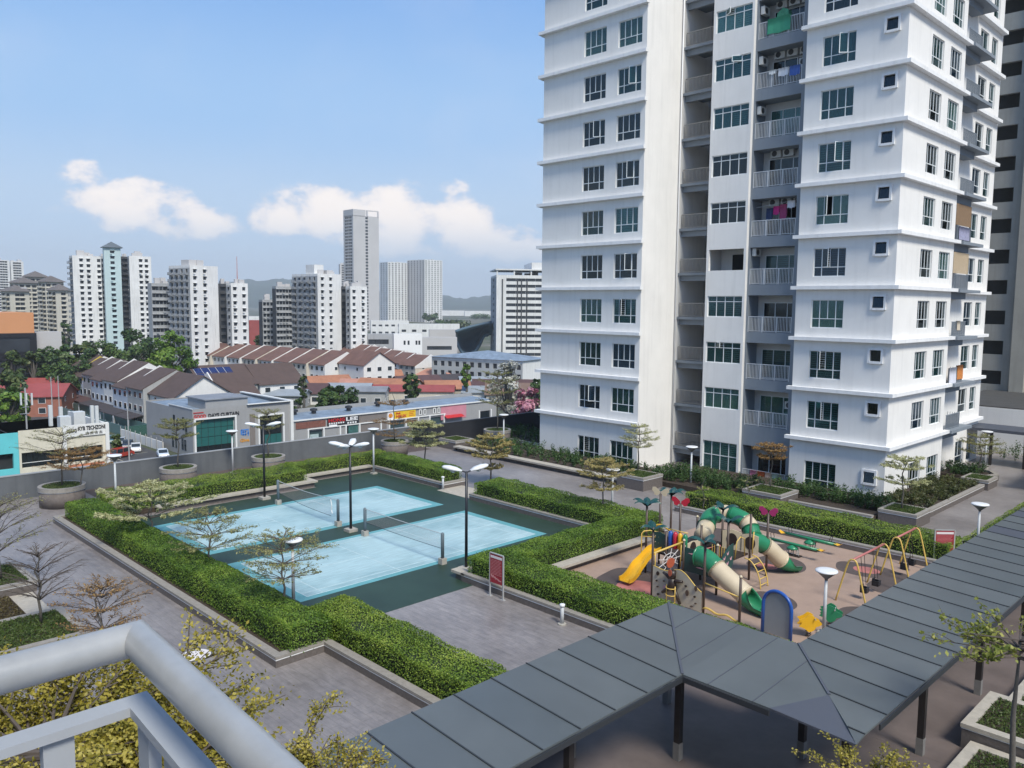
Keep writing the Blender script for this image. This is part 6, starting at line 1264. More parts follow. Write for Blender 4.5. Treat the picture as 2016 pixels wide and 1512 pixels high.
part(SR, 'green_poster', MB().box(X0+.01, X0+.06, 94.6, 97.0, ST+.3, ST+2.8), mat('poster_green', (.04, .12, .11), .6, .4, 2)); part(SR, 'pale_poster', MB().box(X0-.26, X0-.2, 85.6, 87.6, ST+.2, ST+1.8), mat('poster_pale', (.4, .5, .5), .6, .3, 2))
part(SR, 'taupe_bay', MB().box(X0+.01, X0+.05, 97.3, 104.4, ST, zr-.13), m_shopd)
part(SR, 'yellow_sign', MB().box(X0+.01, X0+.14, 106.2, 112.3, zr-2.0, zr-.25), mat('sign_yellow', (.72, .47, .02), .5, .08, 1)); part(SR, 'cream_sign', MB().box(X0+.01, X0+.13, 104.6, 106.19, zr-2.0, zr-.25), m_shopw)
b = MB(); cy, cz = 105.4, zr-1.1
b.extr([(X0+.131, cy+.55*math.cos(t), cz+.55*math.sin(t)*(1 if math.sin(t) > 0 else .75)) for t in [2*math.pi*i/20 for i in range(20)]], (.03, 0, 0)); o = part(SR, 'shell_emblem', b, mat('emblem_red', (.55, .06, .02), .5, .05, 3))
b = MB(); b.extr([(X0+.162, cy+.4*math.cos(t), cz+.4*math.sin(t)*(1 if math.sin(t) > 0 else .7)) for t in [2*math.pi*i/20 for i in range(20)]], (.02, 0, 0)); part(o, 'emblem_fan', b, MATS['sign_yellow'])
b = MB()
for a in (-50, -25, 0, 25, 50): b.tube([(X0+.19, cy, cz-.28), (X0+.19, cy+.36*math.sin(R_(a)), cz+.36*math.cos(R_(a))*.9)], .03, 4)
part(o, 'emblem_ribs', b, MATS['emblem_red'])
sign_text(SR, 'Shell', .55, MATS['emblem_red'], X0+.18, 106.8, zr-.85, 1.2); sign_text(SR, 'HELIX', .85, MATS['emblem_red'], X0+.18, 106.8, zr-1.65, 2.9)
b = MB()
for q in range(3): b.box(X0+.141, X0+.16, 110.4, 111.9-.3*(q % 2), zr-.75-q*.38, zr-.62-q*.38)
part(SR, 'sign_small_print', b, MATS['emblem_red'])
for y in (113.4, 114.7, 117.5, 118.8): o = part(SR, 'window', MB().box(X0+.01, X0+.12, y-.1, y+.62, zr-1.65, zr-.35), m_shopw); part(o, 'pane', MB().box(X0+.121, X0+.14, y+.12, y+.40, zr-1.45, zr-.55), g_shop)
part(SR, 'pink_wall', MB().box(X0+.01, X0+.08, 119.7, 127.5, zr-3.4, zr-.13), mat('pink_render', (.52, .22, .27), .8, .06, .6)); part(SR, 'red_awning', MB().add([(X0+.08, 120.5, ST+2.6), (X0+1.4, 120.5, ST+2.1), (X0+1.4, 126, ST+2.1), (X0+.08, 126, ST+2.6)], [(0, 1, 2, 3)]), m_lr)
for (y, dx) in ((98, -5), (107, -7), (111, -7), (114, -6), (86, -7), (90, -6)):
    part(SR, 'roof_vent', MB().lathe([(.5, 0), (.5, .5), (.8, .55), (.75, .95), (.2, 1.1)], (X0+dx, y, zr+.25), 12), m_parapet_d)

# --- cream and turquoise block on the left
X1 = -128.8
KY = thing('tech_block', 'cream two-tone office block with white lettering band and dark ribbon windows', 'building', (X1, 30, ST))
m_cream = mat('cream_render', (.62, .58, .47), .8, .06, .6, streak=.15); m_turq = mat('turquoise_render', (.12, .52, .56), .8, .06, .6)
z1 = -5.7
wr = [(q, q+6.2, zz, zz+2.1) for q in (-.1+0.4, 7.4) for zz in (1.3, 4.8)]; wr = [(max(a, .3), b_, c, d_) for a, b_, c, d_ in wr]
part(KY, 'front_wall', MB().wall((X1, 29.9, ST), (0, 1, 0), (1, 0, 0), 11.5, z1-ST, [(.3, 5.5, 1.2, 3.4), (6.2, 11.0, 1.2, 3.4), (.3, 5.5, 4.9, 7.1), (6.2, 11.0, 4.9, 7.1)], .6), m_cream)
for k, (y0, y1) in enumerate(((30.2, 35.4), (36.1, 40.9))):
    for zz in (ST+1.2, ST+4.9):
        n = 7
        for i in range(n): part(KY, 'pane', MB().box(X1-.55, X1-.52, y0+(y1-y0)*i/n+.04, y0+(y1-y0)*(i+1)/n-.04, zz+.05, zz+2.15), g_shop)
        part(KY, 'window_frame', MB().box(X1-.56, X1-.5, y0, y1, zz+.62, zz+.7), m_shopw)
part(KY, 'end_wall', MB().box(X1-18, X1, 41.41, 41.7, ST, z1), m_shopw); part(KY, 'core', MB().box(X1-18, X1-.7, 29.85, 41.4, ST, z1-1), m_dark)
part(KY, 'roof', MB().box(X1-18, X1-.3, 14.2, 41.4, z1-1.2, z1-1.0), m_tin2); part(KY, 'sign_band', MB().box(X1+.002, X1+.2, 35.96, 41.7, z1-1.6, z1+.15), m_shopw)
part(KY, 'pillar', MB().box(X1+.003, X1+.35, 35.5, 35.95, ST, z1+.05), m_shopw); part(KY, 'pillar', MB().box(X1+.003, X1+.35, 41.3, 41.8, ST, z1+.05), m_shopw)
sign_text(KY, 'KLUG', .75, m_lk, X1+.23, 36.1, z1-.95, 1.25); sign_text(KY, 'KYB TECHZONE', .8, m_lk, X1+.23, 37.55, z1-.72, 3.9)
b = MB()
for q in range(4):
    y0 = 38.6+q*.62
    for (a, c, w, h) in ((0, .3, .42, .06), (.18, 0, .06, .5), (0, .15, .42, .05), (0.02, -.02, .06, .2), (.34, -.02, .06, .22)): b.box(X1+.201, X1+.23, y0+a, y0+a+w, z1-1.45+c, z1-1.45+c+h)
part(KY, 'sign_characters', b, m_lk)
part(KY, 'orange_awning', MB().add([(X1+.05, 36.1, ST+4.6), (X1+1.6, 36.1, ST+3.8), (X1+1.6, 41, ST+3.8), (X1+.05, 41, ST+4.6)], [(0, 1, 2, 3)]), mat('terracotta_awning', (.36, .13, .06), .8, .15, 2))
part(KY, 'turquoise_wall', MB().wall((X1+.02, 14, ST), (0, 1, 0), (1, 0, 0), 15.88, z1-ST-.2, [(8.6, 15.2, 1.2, 3.6), (8.6, 15.2, 5.0, 7.2)], .6), m_turq); part(KY, 'turquoise_core', MB().box(X1-18, X1-.7, 14, 29.8, ST, z1-1), m_dark); part(KY, 'green_panel', MB().box(X1-.3, X1-.2, 22.6, 29.2, ST+.8, ST+2.6), mat('green_panel_paint', (.02, .22, .13), .6, .05, 2))
for (x, y, h, w) in ((-140, 38.5, 2.6, .5), (-133, 37.0, 2.0, 1.5), (-134, 39.2, 2.4, 1.6), (-132, 40.6, 3.4, .45), (-131.2, 41.0, 3.4, .45), (-138, 36.5, 3.2, .5)):
    solo('rooftop_cabinet' if w > 1 else 'cell_antenna', MB().box(x-w/2, x+w/2, y-w/2, y+w/2, z1-1.0, z1-1.0+h), mat('antenna_grey', (.58, .60, .60), .5, .06, 2), ('wide' if h < 2.2 else 'taller')+' pale equipment cabinet on the cream block roof' if w > 1 else 'slim pale antenna panel on the cream block roof'+(' beside the parapet lettering' if x > -132.5 else (' standing left of the cabinets' if x < -139 else ' near the steel mast')), 'antenna', 'rooftop equipment on the cream block')
r = thing('antenna_mast', 'thin steel antenna mast with brackets on the cream block roof', 'antenna', (-137, 33, z1-1)); b = MB(); b.tube([(-137, 33, z1-1), (-137, 33, z1+5.2)], .12, 6)
for q in range(4): b.tube([(-137.8, 33+.3*q-.6, z1+1.2+q), (-136.2, 33.2, z1+1.4+q)], .06, 5)
part(r, 'mast', b, m_frm); b = MB()
for q in range(3): b.box(-137.6+.5*q, -137.3+.5*q, 32.4+.6*q, 32.6+.6*q, z1+2.6, z1+4.4)
part(r, 'panels', b, MATS['antenna_grey'])

# ================================================================ houses
r_brown = mat('brown_roof_tiles', (.085, .056, .048), .85, .14, .5, bump=.5, bscale=4); r_redb = mat('red_brown_roof_tiles', (.15, .078, .06), .85, .2, .35, bump=.5, bscale=4); r_or = mat('orange_roof_tiles', (.34, .15, .085), .85, .2, .4); r_red = mat('red_tin_roof', (.28, .06, .055), .7, .12, .3); r_maroon = mat('maroon_roof_tiles', (.085, .045, .045), .85, .12, .5); r_dk = mat('dark_roof_tiles', (.05, .042, .045), .85, .15, .5); r_pink = mat('salmon_roof_tiles', (.40, .20, .15), .85, .12, .5); r_grey = mat('grey_sheet_roof', (.26, .29, .32), .7, .12, .4)
h_white = mat('house_white', (.68, .67, .65), .85, .06, .4, streak=.15); h_blue = mat('house_pale_blue', (.46, .50, .56), .85, .06, .4, streak=.15); h_cream = mat('house_cream', (.55, .50, .42), .85, .08, .4, streak=.2); h_grey = mat('house_grey', (.36, .36, .35), .85, .08, .4, streak=.2)  # the bluish wall tone is skylit shade put into the colour
def house(x, y, rz, L, Dp, eave, rise, wallm, roofm, label, group=None, floors=2, ridge='x', party=None, name='house', wins=3, porch=True, oh=.5, dormer=False, z=ST, party_ends=False):
    """gabled house in local axes: front is -y, ridge along x (or y)"""
    r = thing(name, label, 'house', (x, y, z), group, rz)
    hx, hy = L/2, Dp/2
    b = MB(); b.box(-hx, hx, -hy, hy, 0, eave)
    if ridge == 'x': b.add([(-hx, -hy, eave), (-hx, hy, eave), (-hx, 0, eave+rise), (hx, -hy, eave), (hx, hy, eave), (hx, 0, eave+rise)], [(0, 2, 1), (3, 4, 5)])
    else: b.add([(-hx, -hy, eave), (hx, -hy, eave), (0, -hy, eave+rise), (-hx, hy, eave), (hx, hy, eave), (0, hy, eave+rise)], [(0, 1, 2), (3, 5, 4)])
    lpart(r, 'wall', b, wallm)
    b = MB(); t = .18; ov = oh if not party else 0.0
    if ridge == 'x':
        for s_ in (-1, 1): sl_ = rise/hy; b.extr([(-hx-ov, 0, eave+rise+.02), (hx+ov, 0, eave+rise+.02), (hx+ov, s_*(hy+oh), eave-sl_*oh+.02), (-hx-ov, s_*(hy+oh), eave-sl_*oh+.02)][::(1 if s_ < 0 else -1)], (0, 0, t))
    else:
        for s_ in (-1, 1): sl_ = rise/hx; b.extr([(0, -hy-oh, eave+rise+.02), (0, hy+oh, eave+rise+.02), (s_*(hx+ov), hy+oh, eave-sl_*ov+.02), (s_*(hx+ov), -hy-oh, eave-sl_*ov+.02)][::(1 if s_ > 0 else -1)], (0, 0, t))
    rf = lpart(r, 'roof', b, roofm)
    if party:
        b = MB()
        for sx in ((-hx, hx) if party_ends else (-hx,)):
            b.extr([(sx-.13, -hy-.2, eave-.3), (sx-.13, 0, eave+rise+.55), (sx-.13, hy+.2, eave-.3), (sx-.13, hy+.2, eave-.9), (sx-.13, -hy-.2, eave-.9)], (.26, 0, 0))
        lpart(rf, 'party_wall', b, party)
    fh = eave/floors
    for fl in range(floors):
        for i in range(wins):
            cx = -hx+L*(i+.5)/wins; w_ = min(1.5, L/wins*.55); zz = fl*fh+.9
            if fl == 0 and i == 0: o = lpart(r, 'door', MB().box(cx-.5, cx+.5, -hy-.03, -hy-.001, 0, 2.1), m_shopd); continue
            o = lpart(r, 'window', MB().box(cx-w_/2-.08, cx+w_/2+.08, -hy-.06, -hy-.001, zz-.08, zz+1.35), m_trim); lpart(o, 'pane', MB().box(cx-w_/2, cx+w_/2, -hy-.075, -hy-.061, zz, zz+1.27), h_win)
        for i in range(2):
            for sx in (-1, 1):
                cy = -hy+Dp*(i+.5)/2; zz = fl*fh+.9; o = lpart(r, 'window', MB().box(min(sx*hx, sx*(hx+.06)), max(sx*hx, sx*(hx+.06)), cy-.6, cy+.6, zz, zz+1.2), m_trim); lpart(o, 'pane', MB().box(min(sx*(hx+.061), sx*(hx+.075)), max(sx*(hx+.061), sx*(hx+.075)), cy-.5, cy+.5, zz+.1, zz+1.1), h_win)
    if porch: lpart(r, 'porch_roof', MB().extr([(-hx+.3, -hy-3.4, 2.5), (hx-.3, -hy-3.4, 2.5), (hx-.3, -hy-.01, 3.1), (-hx+.3, -hy-.01, 3.1)], (0, 0, .15)), roofm if porch is True else porch); lpart(r, 'porch_post', MB().box(-hx+.35, -hx+.55, -hy-3.3, -hy-3.1, 0, 2.5).box(hx-.55, hx-.35, -hy-3.3, -hy-3.1, 0, 2.5), wallm)
    return r
ORD = ('first', 'second', 'third', 'fourth', 'fifth', 'sixth', 'seventh', 'eighth')
# terrace 1: long row along X facing the lane (towards -Y)
x = -262.0; k = 0
for i, L in enumerate([9.6]*8):
    party = h_white; mat_r = r_brown
    yel = (i == 2)
    if yel: party = mat('yellow_paint', (.55, .42, .07), .8, .05, 1)
    house(x+L/2, 78.5-.55*i+(i % 2)*.5, 0, L, 15, 8.6+(.0, .5, -.3, .7, .1, .6, -.2, .4)[i], 3.6+(i % 3)*.3, (h_blue, h_white, h_blue, h_grey)[i % 4], mat_r, ('pale terrace house with brown roof and yellow gable edges' if yel else 'brown-roofed terrace house, '+ORD[7-i]+' in the row from the white end house'), 'terrace houses of the long brown-roofed row', 3, party=party, name='terrace_house', porch=r_maroon if i < 4 else r_dk, party_ends=yel)
    x += L
# end house of the terrace with white gable facing right
house(-178.5, 75.5, R_(90), 13, 13, 8.2, 4.2, h_white, r_brown, 'white end house with steep brown gable beside the grey curtain shop', None, 3, ridge='y', name='end_house', party=None, porch=False)
house(-180, 84.5, R_(90), 9, 15, 7.6, 4.4, h_white, r_brown, 'tall brown-roofed house with white wall edge next to the end house', None, 3, ridge='x', name='house', party=h_white, porch=False)
s_ = house(-212.0, 97, R_(90), 15, 16, 6.8, 4.6, h_grey, r_brown, 'broad brown-roofed house with blue solar panels', None, 2, ridge='x', name='solar_house', wins=4, porch=r_grey)
pvm = mat('solar_cell', (.012, .022, .10), .25, .2, 3, spec=.8)
fr = mat('solar_frame', (.6, .62, .66), .4, .03, 3)
for i in range(5):
    for j in range(3):
        if i > 3 and j == 2: continue
        sx = -7.2+i*2.05; y0 = -1.2-j*2.2; sl_ = 4.6/8
        zf = lambda yy: 6.8+4.6+.22-abs(yy)*sl_
        o = lpart(s_, 'solar_panel', MB().extr([(sx, y0, zf(y0)), (sx, y0-2.0, zf(y0-2.0)), (sx+1.9, y0-2.0, zf(y0-2.0)), (sx+1.9, y0, zf(y0))], (0, 0, .05)), pvm)
        lpart(o, 'panel_frame', MB().extr([(sx-.04, y0+.02, zf(y0)+.0), (sx-.04, y0-2.03, zf(y0-2.03)), (sx+.03, y0-2.03, zf(y0-2.03)), (sx+.03, y0+.02, zf(y0))], (0, 0, .07)), fr)
house(-211, 111.5, R_(90), 13, 15, 6.4, 4.8, h_white, r_brown, 'large brown-roofed house with orange wall corner', None, 2, ridge='x', name='house', wins=3, porch=r_grey)
# terrace 2: red-brown roofs behind
for i in range(8):
    house(-300+i*9.4, 141+i*1.2, 0, 9.4, 17, 8.4, 4.0, h_white if i % 3 else h_cream, r_redb, 'red-brown roofed terrace house, '+ORD[7-i]+' in its row from the gabled end house with balcony', 'red-brown roofed terrace houses behind the brown roofs', 3, party=h_white, name='terrace_house', porch=False)
house(-222.0, 152, R_(90), 12, 14, 9.0, 3.8, h_white, r_redb, 'white gabled end house of the red-brown row with a small balcony', None, 3, ridge='y', name='end_house', party=None, porch=False)
# terrace 3: stepped gables to the right
for i in range(7):
    house(-288+i*9.6, 193-i*1.9, R_(0), 9.6, 14, 8.3-.25*i, 3.2, h_white if i % 2 else h_cream, r_redb, 'stepped white house with red-brown roof, '+ORD[6-i]+' in its row from the long shophouses', 'stepped white houses with red-brown roofs', 3, party=h_white, name='terrace_house', porch=r_dk, party_ends=True)
# scattered low houses
HS = [(744, 766, 15, 11, 3.6, 2.6, h_cream, r_or, 'orange-roofed bungalow with yellow porch front', 20), (768, 782, 18, 12, 3.2, 2.4, h_cream, r_or, 'wide orange-roofed bungalow in front of the first orange roof', -10), (820, 776, 14, 11, 3.4, 2.4, h_grey, r_maroon, 'maroon-roofed bungalow beside the wide orange roof', 30), (805, 790, 26, 9, 3.4, 1.3, h_cream, r_red, 'long red metal-roofed house behind the shops', 2),
      (645, 778, 13, 10, 3.4, 2.6, h_white, r_or, 'bright orange-roofed bungalow below the white gabled house', 35), (597, 792, 14, 11, 3.2, 2.2, h_white, r_maroon, 'maroon-roofed house behind the corner shop', 0), (908, 760, 11, 9, 4.6, 2.0, h_grey, r_pink, 'salmon-roofed house with dark upper wall', 15), (880, 770, 12, 10, 3.4, 2.0, h_grey, r_dk, 'dark-roofed bungalow left of the salmon roof', 40),
      (945, 772, 13, 9, 3.2, 1.8, h_grey, r_grey, 'pale blue metal-roofed house among brown roofs', 10), (990, 782, 18, 10, 3.2, 2.2, h_cream, r_maroon, 'long maroon-roofed bungalow near the blossom trees', 0), (1030, 765, 14, 11, 3.4, 3.0, h_cream, r_dk, 'dark hip-roofed bungalow behind the white blossom tree', 25), (960, 790, 14, 8, 3.0, 1.4, h_white, r_grey, 'low grey sheet-roofed shed behind the shops', 0), (1020, 796, 18, 10, 3.4, 2.6, h_cream, mat('tan_roof_tiles', (.17, .11, .085), .85, .15, .5), 'tan-roofed house beside the near-black wall', 0),
      (700, 752, 12, 9, 3.4, 1.6, h_grey, r_grey, 'grey-roofed house under the stepped terraces', 10), (690, 790, 12, 9, 3.6, 1.6, h_grey, r_grey, 'grey sheet-roofed workshop behind the shop sign', 0), (850, 757, 10, 8, 3.4, 2, h_cream, r_pink, 'small salmon-roofed house beside a round tree', 0),
      (60, 800, 16, 12, 4.5, 3.0, mat('brick_wall', (.30, .12, .08), .85, .12, 1), r_red, 'brick house with red roof behind the cream block', 10), (25, 815, 26, 14, 5.0, 2.4, MATS['brick_wall'], r_red, 'big red-roofed brick building behind the cream block', 15), (52, 790, 10, 10, 4.4, 3.4, h_white, r_maroon, 'white-gabled maroon house near the green fence', 60), (60, 757, 16, 10, 4, 2.4, h_cream, r_or, 'low orange-roofed house in front of the dark trees', 20), (10, 752, 14, 10, 4, 2.4, h_cream, r_or, 'orange-roofed house at the foot of the orange building', 20)]
for u, v, L, Dp, ev, rs, wm_, rm_, lb, rz in HS:
    p = G(u, v, ST); house(p[0], p[1], R_(rz+45), L, Dp, ev, rs, wm_, rm_, lb, None, 1 if ev < 4.2 else 2, porch=False)
for (u, v, L, Dp, ev, rs, wm_, rm_, lb, rz) in ((690, 778, 10, 8, 3.2, 1.8, h_cream, r_pink, 'small faded-pink roofed house among the orange roofs', 5), (880, 783, 13, 9, 3.2, 2.0, h_cream, r_or, 'orange-roofed house half hidden by the tall planter tree', 12), (930, 783, 9, 7, 3.2, 1.6, h_white, r_maroon, 'small maroon house beside the pale metal roof', -8), (770, 752, 11, 8, 3.4, 1.6, h_grey, r_dk, 'dark lean-to roofed house under the stepped houses', 0), (965, 758, 10, 8, 3.2, 2.0, h_cream, r_dk, 'dark-roofed cottage right of the salmon roof', 15), (565, 800, 11, 8, 3.4, 1.2, h_grey, r_grey, 'grey flat-pitched store behind the corner shop', 0), (720, 796, 12, 7, 4.0, 1.0, h_grey, m_tin2, 'grey workshop with white sheet roof behind the taupe shop', 0)):
    p_ = G(u, v, ST); house(p_[0], p_[1], R_(rz+45), L, Dp, ev, rs, wm_, rm_, lb, None, 1, porch=False)
# lane wall, green fence
r = thing('yard_wall', 'white panelled yard wall along the lane beside parked cars', 'wall', (-165, 60.3, ST)); part(r, 'wall', MB().box(-178, -156, 60.2, 60.4, ST, ST+1.8), h_white); b = MB()
for q in range(9): b.box(-178+q*2.75, -177.8+q*2.75, 60.1, 60.199, ST, ST+2.4)
part(r, 'piers', b, h_grey)
r = thing('court_fence', 'tall green mesh fence around the small court by the lane', 'fence', (-190, 58, ST)); fm_g = glassmat('green_mesh', (.10, .30, .24), .75, .6)
part(r, 'mesh', MB().box(-238, -178, 66.0, 66.06, ST, ST+2.2).box(-178.06, -178, 61, 66, ST, ST+2.2).box(-238, -178, 61, 61.06, ST, ST+2.2), fm_g); b = MB()
for q in range(16): b.box(-238+q*4, -237.9+q*4, 61.06, 61.14, ST, ST+2.4)
part(r, 'posts', b, m_frm)

# ================================================================ cars
def car(x, y, rz, col, label, van=False):
    r = thing('parked_car', label, 'car', (x, y, ST+.008), 'cars parked on the street', rz); hw = .86
    pb = mat('car_paint_%d' % int(sum(c*(i*7+3) for i, c in enumerate(col))*100), col, .28, .03, 2, spec=.7)
    side = [(-2.1, .32), (-2.15, .75), (-1.95, .95), (1.0, .98), (2.0, .82), (2.12, .6), (2.1, .3)] if not van else [(-1.95, .3), (-2.0, .95), (1.5, 1.02), (2.0, .9), (2.05, .3)]
    lpart(r, 'body', MB().extr([(a, -hw, b) for a, b in side], (0, 2*hw, 0)), pb)
    cab = [(-1.75, .94), (-1.35, 1.42), (.25, 1.46), (1.05, .96)] if not van else [(-1.95, .95), (-1.85, 1.72), (.8, 1.75), (1.5, 1.0)]
    o = lpart(r, 'cabin', MB().extr([(a, -hw+.08, b) for a, b in cab], (0, 2*hw-.16, 0)), h_win)
    zt_ = cab[1][1]; lpart(o, 'roof', MB().box(cab[1][0]+.02, cab[2][0]-.02, -hw+.12, hw-.12, zt_-.02, zt_+.045), pb)
    b = MB()
    for (a0, z0), (a1, z1_) in ((cab[0], cab[1]), (cab[2], cab[3]), ((-.5, .95), (-.5, zt_))):
        for s_ in (-1, 1): b.tube([(a0, s_*(hw-.07), z0), (a1, s_*(hw-.07), z1_)], .045, 5)
    lpart(o, 'pillars', b, pb)
    for a in (-1.3, 1.3):
        for s_ in (-1, 1):
            w_ = lpart(r, 'wheel', MB().tube([(a, s_*hw-.1*s_, .31), (a, s_*(hw+.02), .31)], .31, 14), m_black); lpart(w_, 'rim', MB().tube([(a, s_*(hw+.021), .31), (a, s_*(hw+.03), .31)], .19, 10), m_frm)
    for s_ in (-1, 1): lpart(r, 'headlight', MB().box(2.0, 2.13, s_*.62-.2, s_*.62+.2, .62, .78), m_lampw); lpart(r, 'tail_light', MB().box(-2.17, -2.08, s_*.68-.14, s_*.68+.14, .7, .9), m_lr)
car(-155.2, 52.6, R_(115), (.42, .05, .03), 'red van parked nose-out on the street corner', True); car(-159.6, 56.6, R_(-20), (.72, .72, .72), 'white saloon parked beside the white yard wall'); car(-150.0, 57.9, R_(-15), (.62, .70, .80), 'pale blue hatchback parked at the curtain shop corner')
car(-172.0, 56.6, R_(-25), (.06, .12, .12), 'dark teal car at the end of the parked line'); car(-168.4, 56.8, R_(-25), (.42, .43, .44), 'silver car between the dark cars'); car(-164.2, 56.7, R_(-25), (.02, .022, .03), 'black car next to the white saloon'); car(-146.0, 99.6, R_(90), (.5, .5, .52), 'silver car under the yellow oil sign')

# ================================================================ far apartment blocks
CF = np.array([math.cos(YAW), math.sin(YAW)]); CR = np.array([math.sin(YAW), -math.cos(YAW)])
b_white = mat('block_white', (.66, .66, .65), .85, .10, .12, streak=.38); b_grey = mat('block_grey', (.34, .35, .36), .85, .12, .08, streak=.35); b_cream = mat('block_cream', (.52, .49, .42), .85, .07, .08, streak=.2); b_teal = mat('block_teal', (.44, .55, .56), .85, .06, .08, streak=.15); b_lgrey = mat('block_light_grey', (.47, .46, .46), .85, .05, .05); b_dark = mat('block_dark', (.055, .058, .065), .8, .2, .1)  # the greys also serve as shaded sides of white blocks
m_farwin = mat('far_window', (.035, .04, .048), .25, .3, .15)
def cross2(o, d, u):
    """parameter along o+t*d where the vertical plane of pixel column u cuts it"""
    r_ = ray(u, 620)[:2]; den = d[0]*(-r_[1])+d[1]*r_[0]
    return (-(o[0])*(-r_[1])-(o[1])*r_[0])/den
def fblock(root, ul, ue, ur, vt, D, a, fl, cl, cr, wl, wr_, zb=ST, win=(1.3, 1.3), balc=0, sill=True, roofm=None, pat=None, top=0):
    """block with near vertical edge at column ue; left face to ul, right face to ur; a = turn of the right face away from the picture plane"""
    a = R_(a); cf = ray(ue, 620)[:2]; cf = cf/np.linalg.norm(cf); cr_ = np.array([cf[1], -cf[0]])
    e2 = math.cos(a)*cr_+math.sin(a)*cf; e1 = -math.sin(a)*cr_+math.cos(a)*cf
    E = np.array(DP(ue, 620, D)[:2]); L1 = cross2(E, e1, ul); L2 = cross2(E, e2, ur); L1 = min(max(L1, 4.), 60.) if L1 > 0 else 12.; L2 = min(max(L2, 3.), 140.)
    zt_ = HZ(vt, E, ue); h = zt_-zb; fh = h/fl
    n2 = np.array([e2[1], -e2[0]]); n1 = -np.array([e1[1], -e1[0]])
    v3 = lambda q: (q[0], q[1], 0.)
    wins = MB(); wmesh = []
    for (e, n_, L, c, mt, nm) in ((e1, n1, L1, cl, wl, 'left_wall'), (e2, n2, L2, cr, wr_, 'right_wall')):
        holes = []
        if c:
            for f in range(fl):
                for k, p in enumerate(c):
                    ctr, w_ = (p[:2] if isinstance(p, tuple) else (p, win[0]))
                    A = ctr*L-w_/2; hh = win[1] if not (isinstance(p, tuple) and len(p) > 2) else p[2]
                    if A > .1 and A+w_ < L-.1: holes.append((A, A+w_, f*fh+fh*.32, min(f*fh+fh*.32+hh, f*fh+fh-.12)))
        part(root, nm, MB().wall((E[0], E[1], zb), v3(e), v3(n_), L, h, holes, .35), mt)
        o3 = np.array([E[0], E[1], zb])-np.array(v3(n_))*.33; p0 = o3+np.array(v3(e))*.1; p1 = o3+np.array(v3(e))*(L-.1); q = [p0, p1, p1+(0, 0, h-.1), p0+(0, 0, h-.1)]
        if c: wins.quad(*q)
        if sill and holes:
            sb = MB(); 
            for A, B_, z0, z1_ in holes:
                if rng.random() < .8:
                    P0 = np.array([E[0], E[1], zb])+np.array(v3(e))*(A-.15); P1 = np.array([E[0], E[1], zb])+np.array(v3(e))*(B_+.15); nn = np.array(v3(n_))
                    sb.extr([P0+(0, 0, z1_+.1), P1+(0, 0, z1_+.1), P1+nn*.5+(0, 0, z1_), P0+nn*.5+(0, 0, z1_)], (0, 0, .1))
                    if rng.random() < .35: c_ = P0+nn*.25+(0, 0, z0-.5); sb.extr([c_, c_+np.array(v3(e))*.8, c_+np.array(v3(e))*.8+nn*.3, c_+nn*.3], (0, 0, .5))
            part(root, 'window_hoods', sb, mt, kind='stuff')
    if wins.f: part(root, 'windows', wins, m_farwin, kind='stuff')
    if balc:
        bb = MB()
        for f in range(1, fl):
            for k in range(balc):
                c0 = (k+.25)/balc*L1; P0 = np.array([E[0], E[1], zb+f*fh])+np.array(v3(e1))*c0; P1 = P0+np.array(v3(e1))*(L1/balc*.55); nn = np.array(v3(n1))*1.1
                bb.extr([P0, P1, P1+nn, P0+nn][::-1], (0, 0, .15)); bb.extr([P0+nn*.93, P1+nn*.93, P1+nn, P0+nn][::-1], (0, 0, 1.05))
        part(root, 'balconies', bb, wl, kind='stuff')
    C = [E, E+e2*L2, E+e2*L2+e1*L1, E+e1*L1]
    part(root, 'rear_walls', MB().wall((*C[1], zb), v3(e1), v3(-n1), L1, h).wall((*C[3], zb), v3(e2), v3(-n2), L2, h), wr_)
    part(root, 'roof', MB().prism([tuple(q) for q in C], zt_, zt_+.9), roofm or wr_)
    if fl > 11:
        rb = MB()
        for _ in range(3): a_, b_ = rng.uniform(.1, .7)*L2, rng.uniform(.1, .6)*L1; s1_, s2_ = min(rng.uniform(1.5, 4), L2*.28), min(rng.uniform(1.5, 4), L1*.3); P_ = E+e2*a_+e1*b_; rb.prism([tuple(P_), tuple(P_+e2*s1_), tuple(P_+e2*s1_+e1*s2_), tuple(P_+e1*s2_)], zt_+.9, zt_+rng.uniform(1.8, 3.4))
        part(root, 'roof_clutter', rb, b_lgrey, kind='stuff')
    return E, e1, e2, L1, L2, zt_
def hip(root, E, e1, e2, L1, L2, z, rise, ov, m):
    C = [E-(e1+e2)*ov, E+e2*(L2+ov)-e1*ov, E+e2*(L2+ov)+e1*(L1+ov), E+e1*(L1+ov)-e2*ov]; ctr = sum(C)/4
    part(root, 'hip_roof', MB().add([(*q, z) for q in C]+[(*ctr, z+rise)], [(0, 1, 4), (1, 2, 4), (2, 3, 4), (3, 0, 4), (3, 2, 1, 0)]), m)
def boxon(root, E, e1, e2, a0, a1, b0, b1, z0, z1, m, nm='roof_room'):
    part(root, nm, MB().prism([tuple(E+e2*a0+e1*b0), tuple(E+e2*a1+e1*b0), tuple(E+e2*a1+e1*b1), tuple(E+e2*a0+e1*b1)], z0, z1), m)
def far(name, label, u, D, cat='apartment block', group=None): p = DP(u, 620, D); return thing(name, label, cat, (p[0], p[1], ST), group)
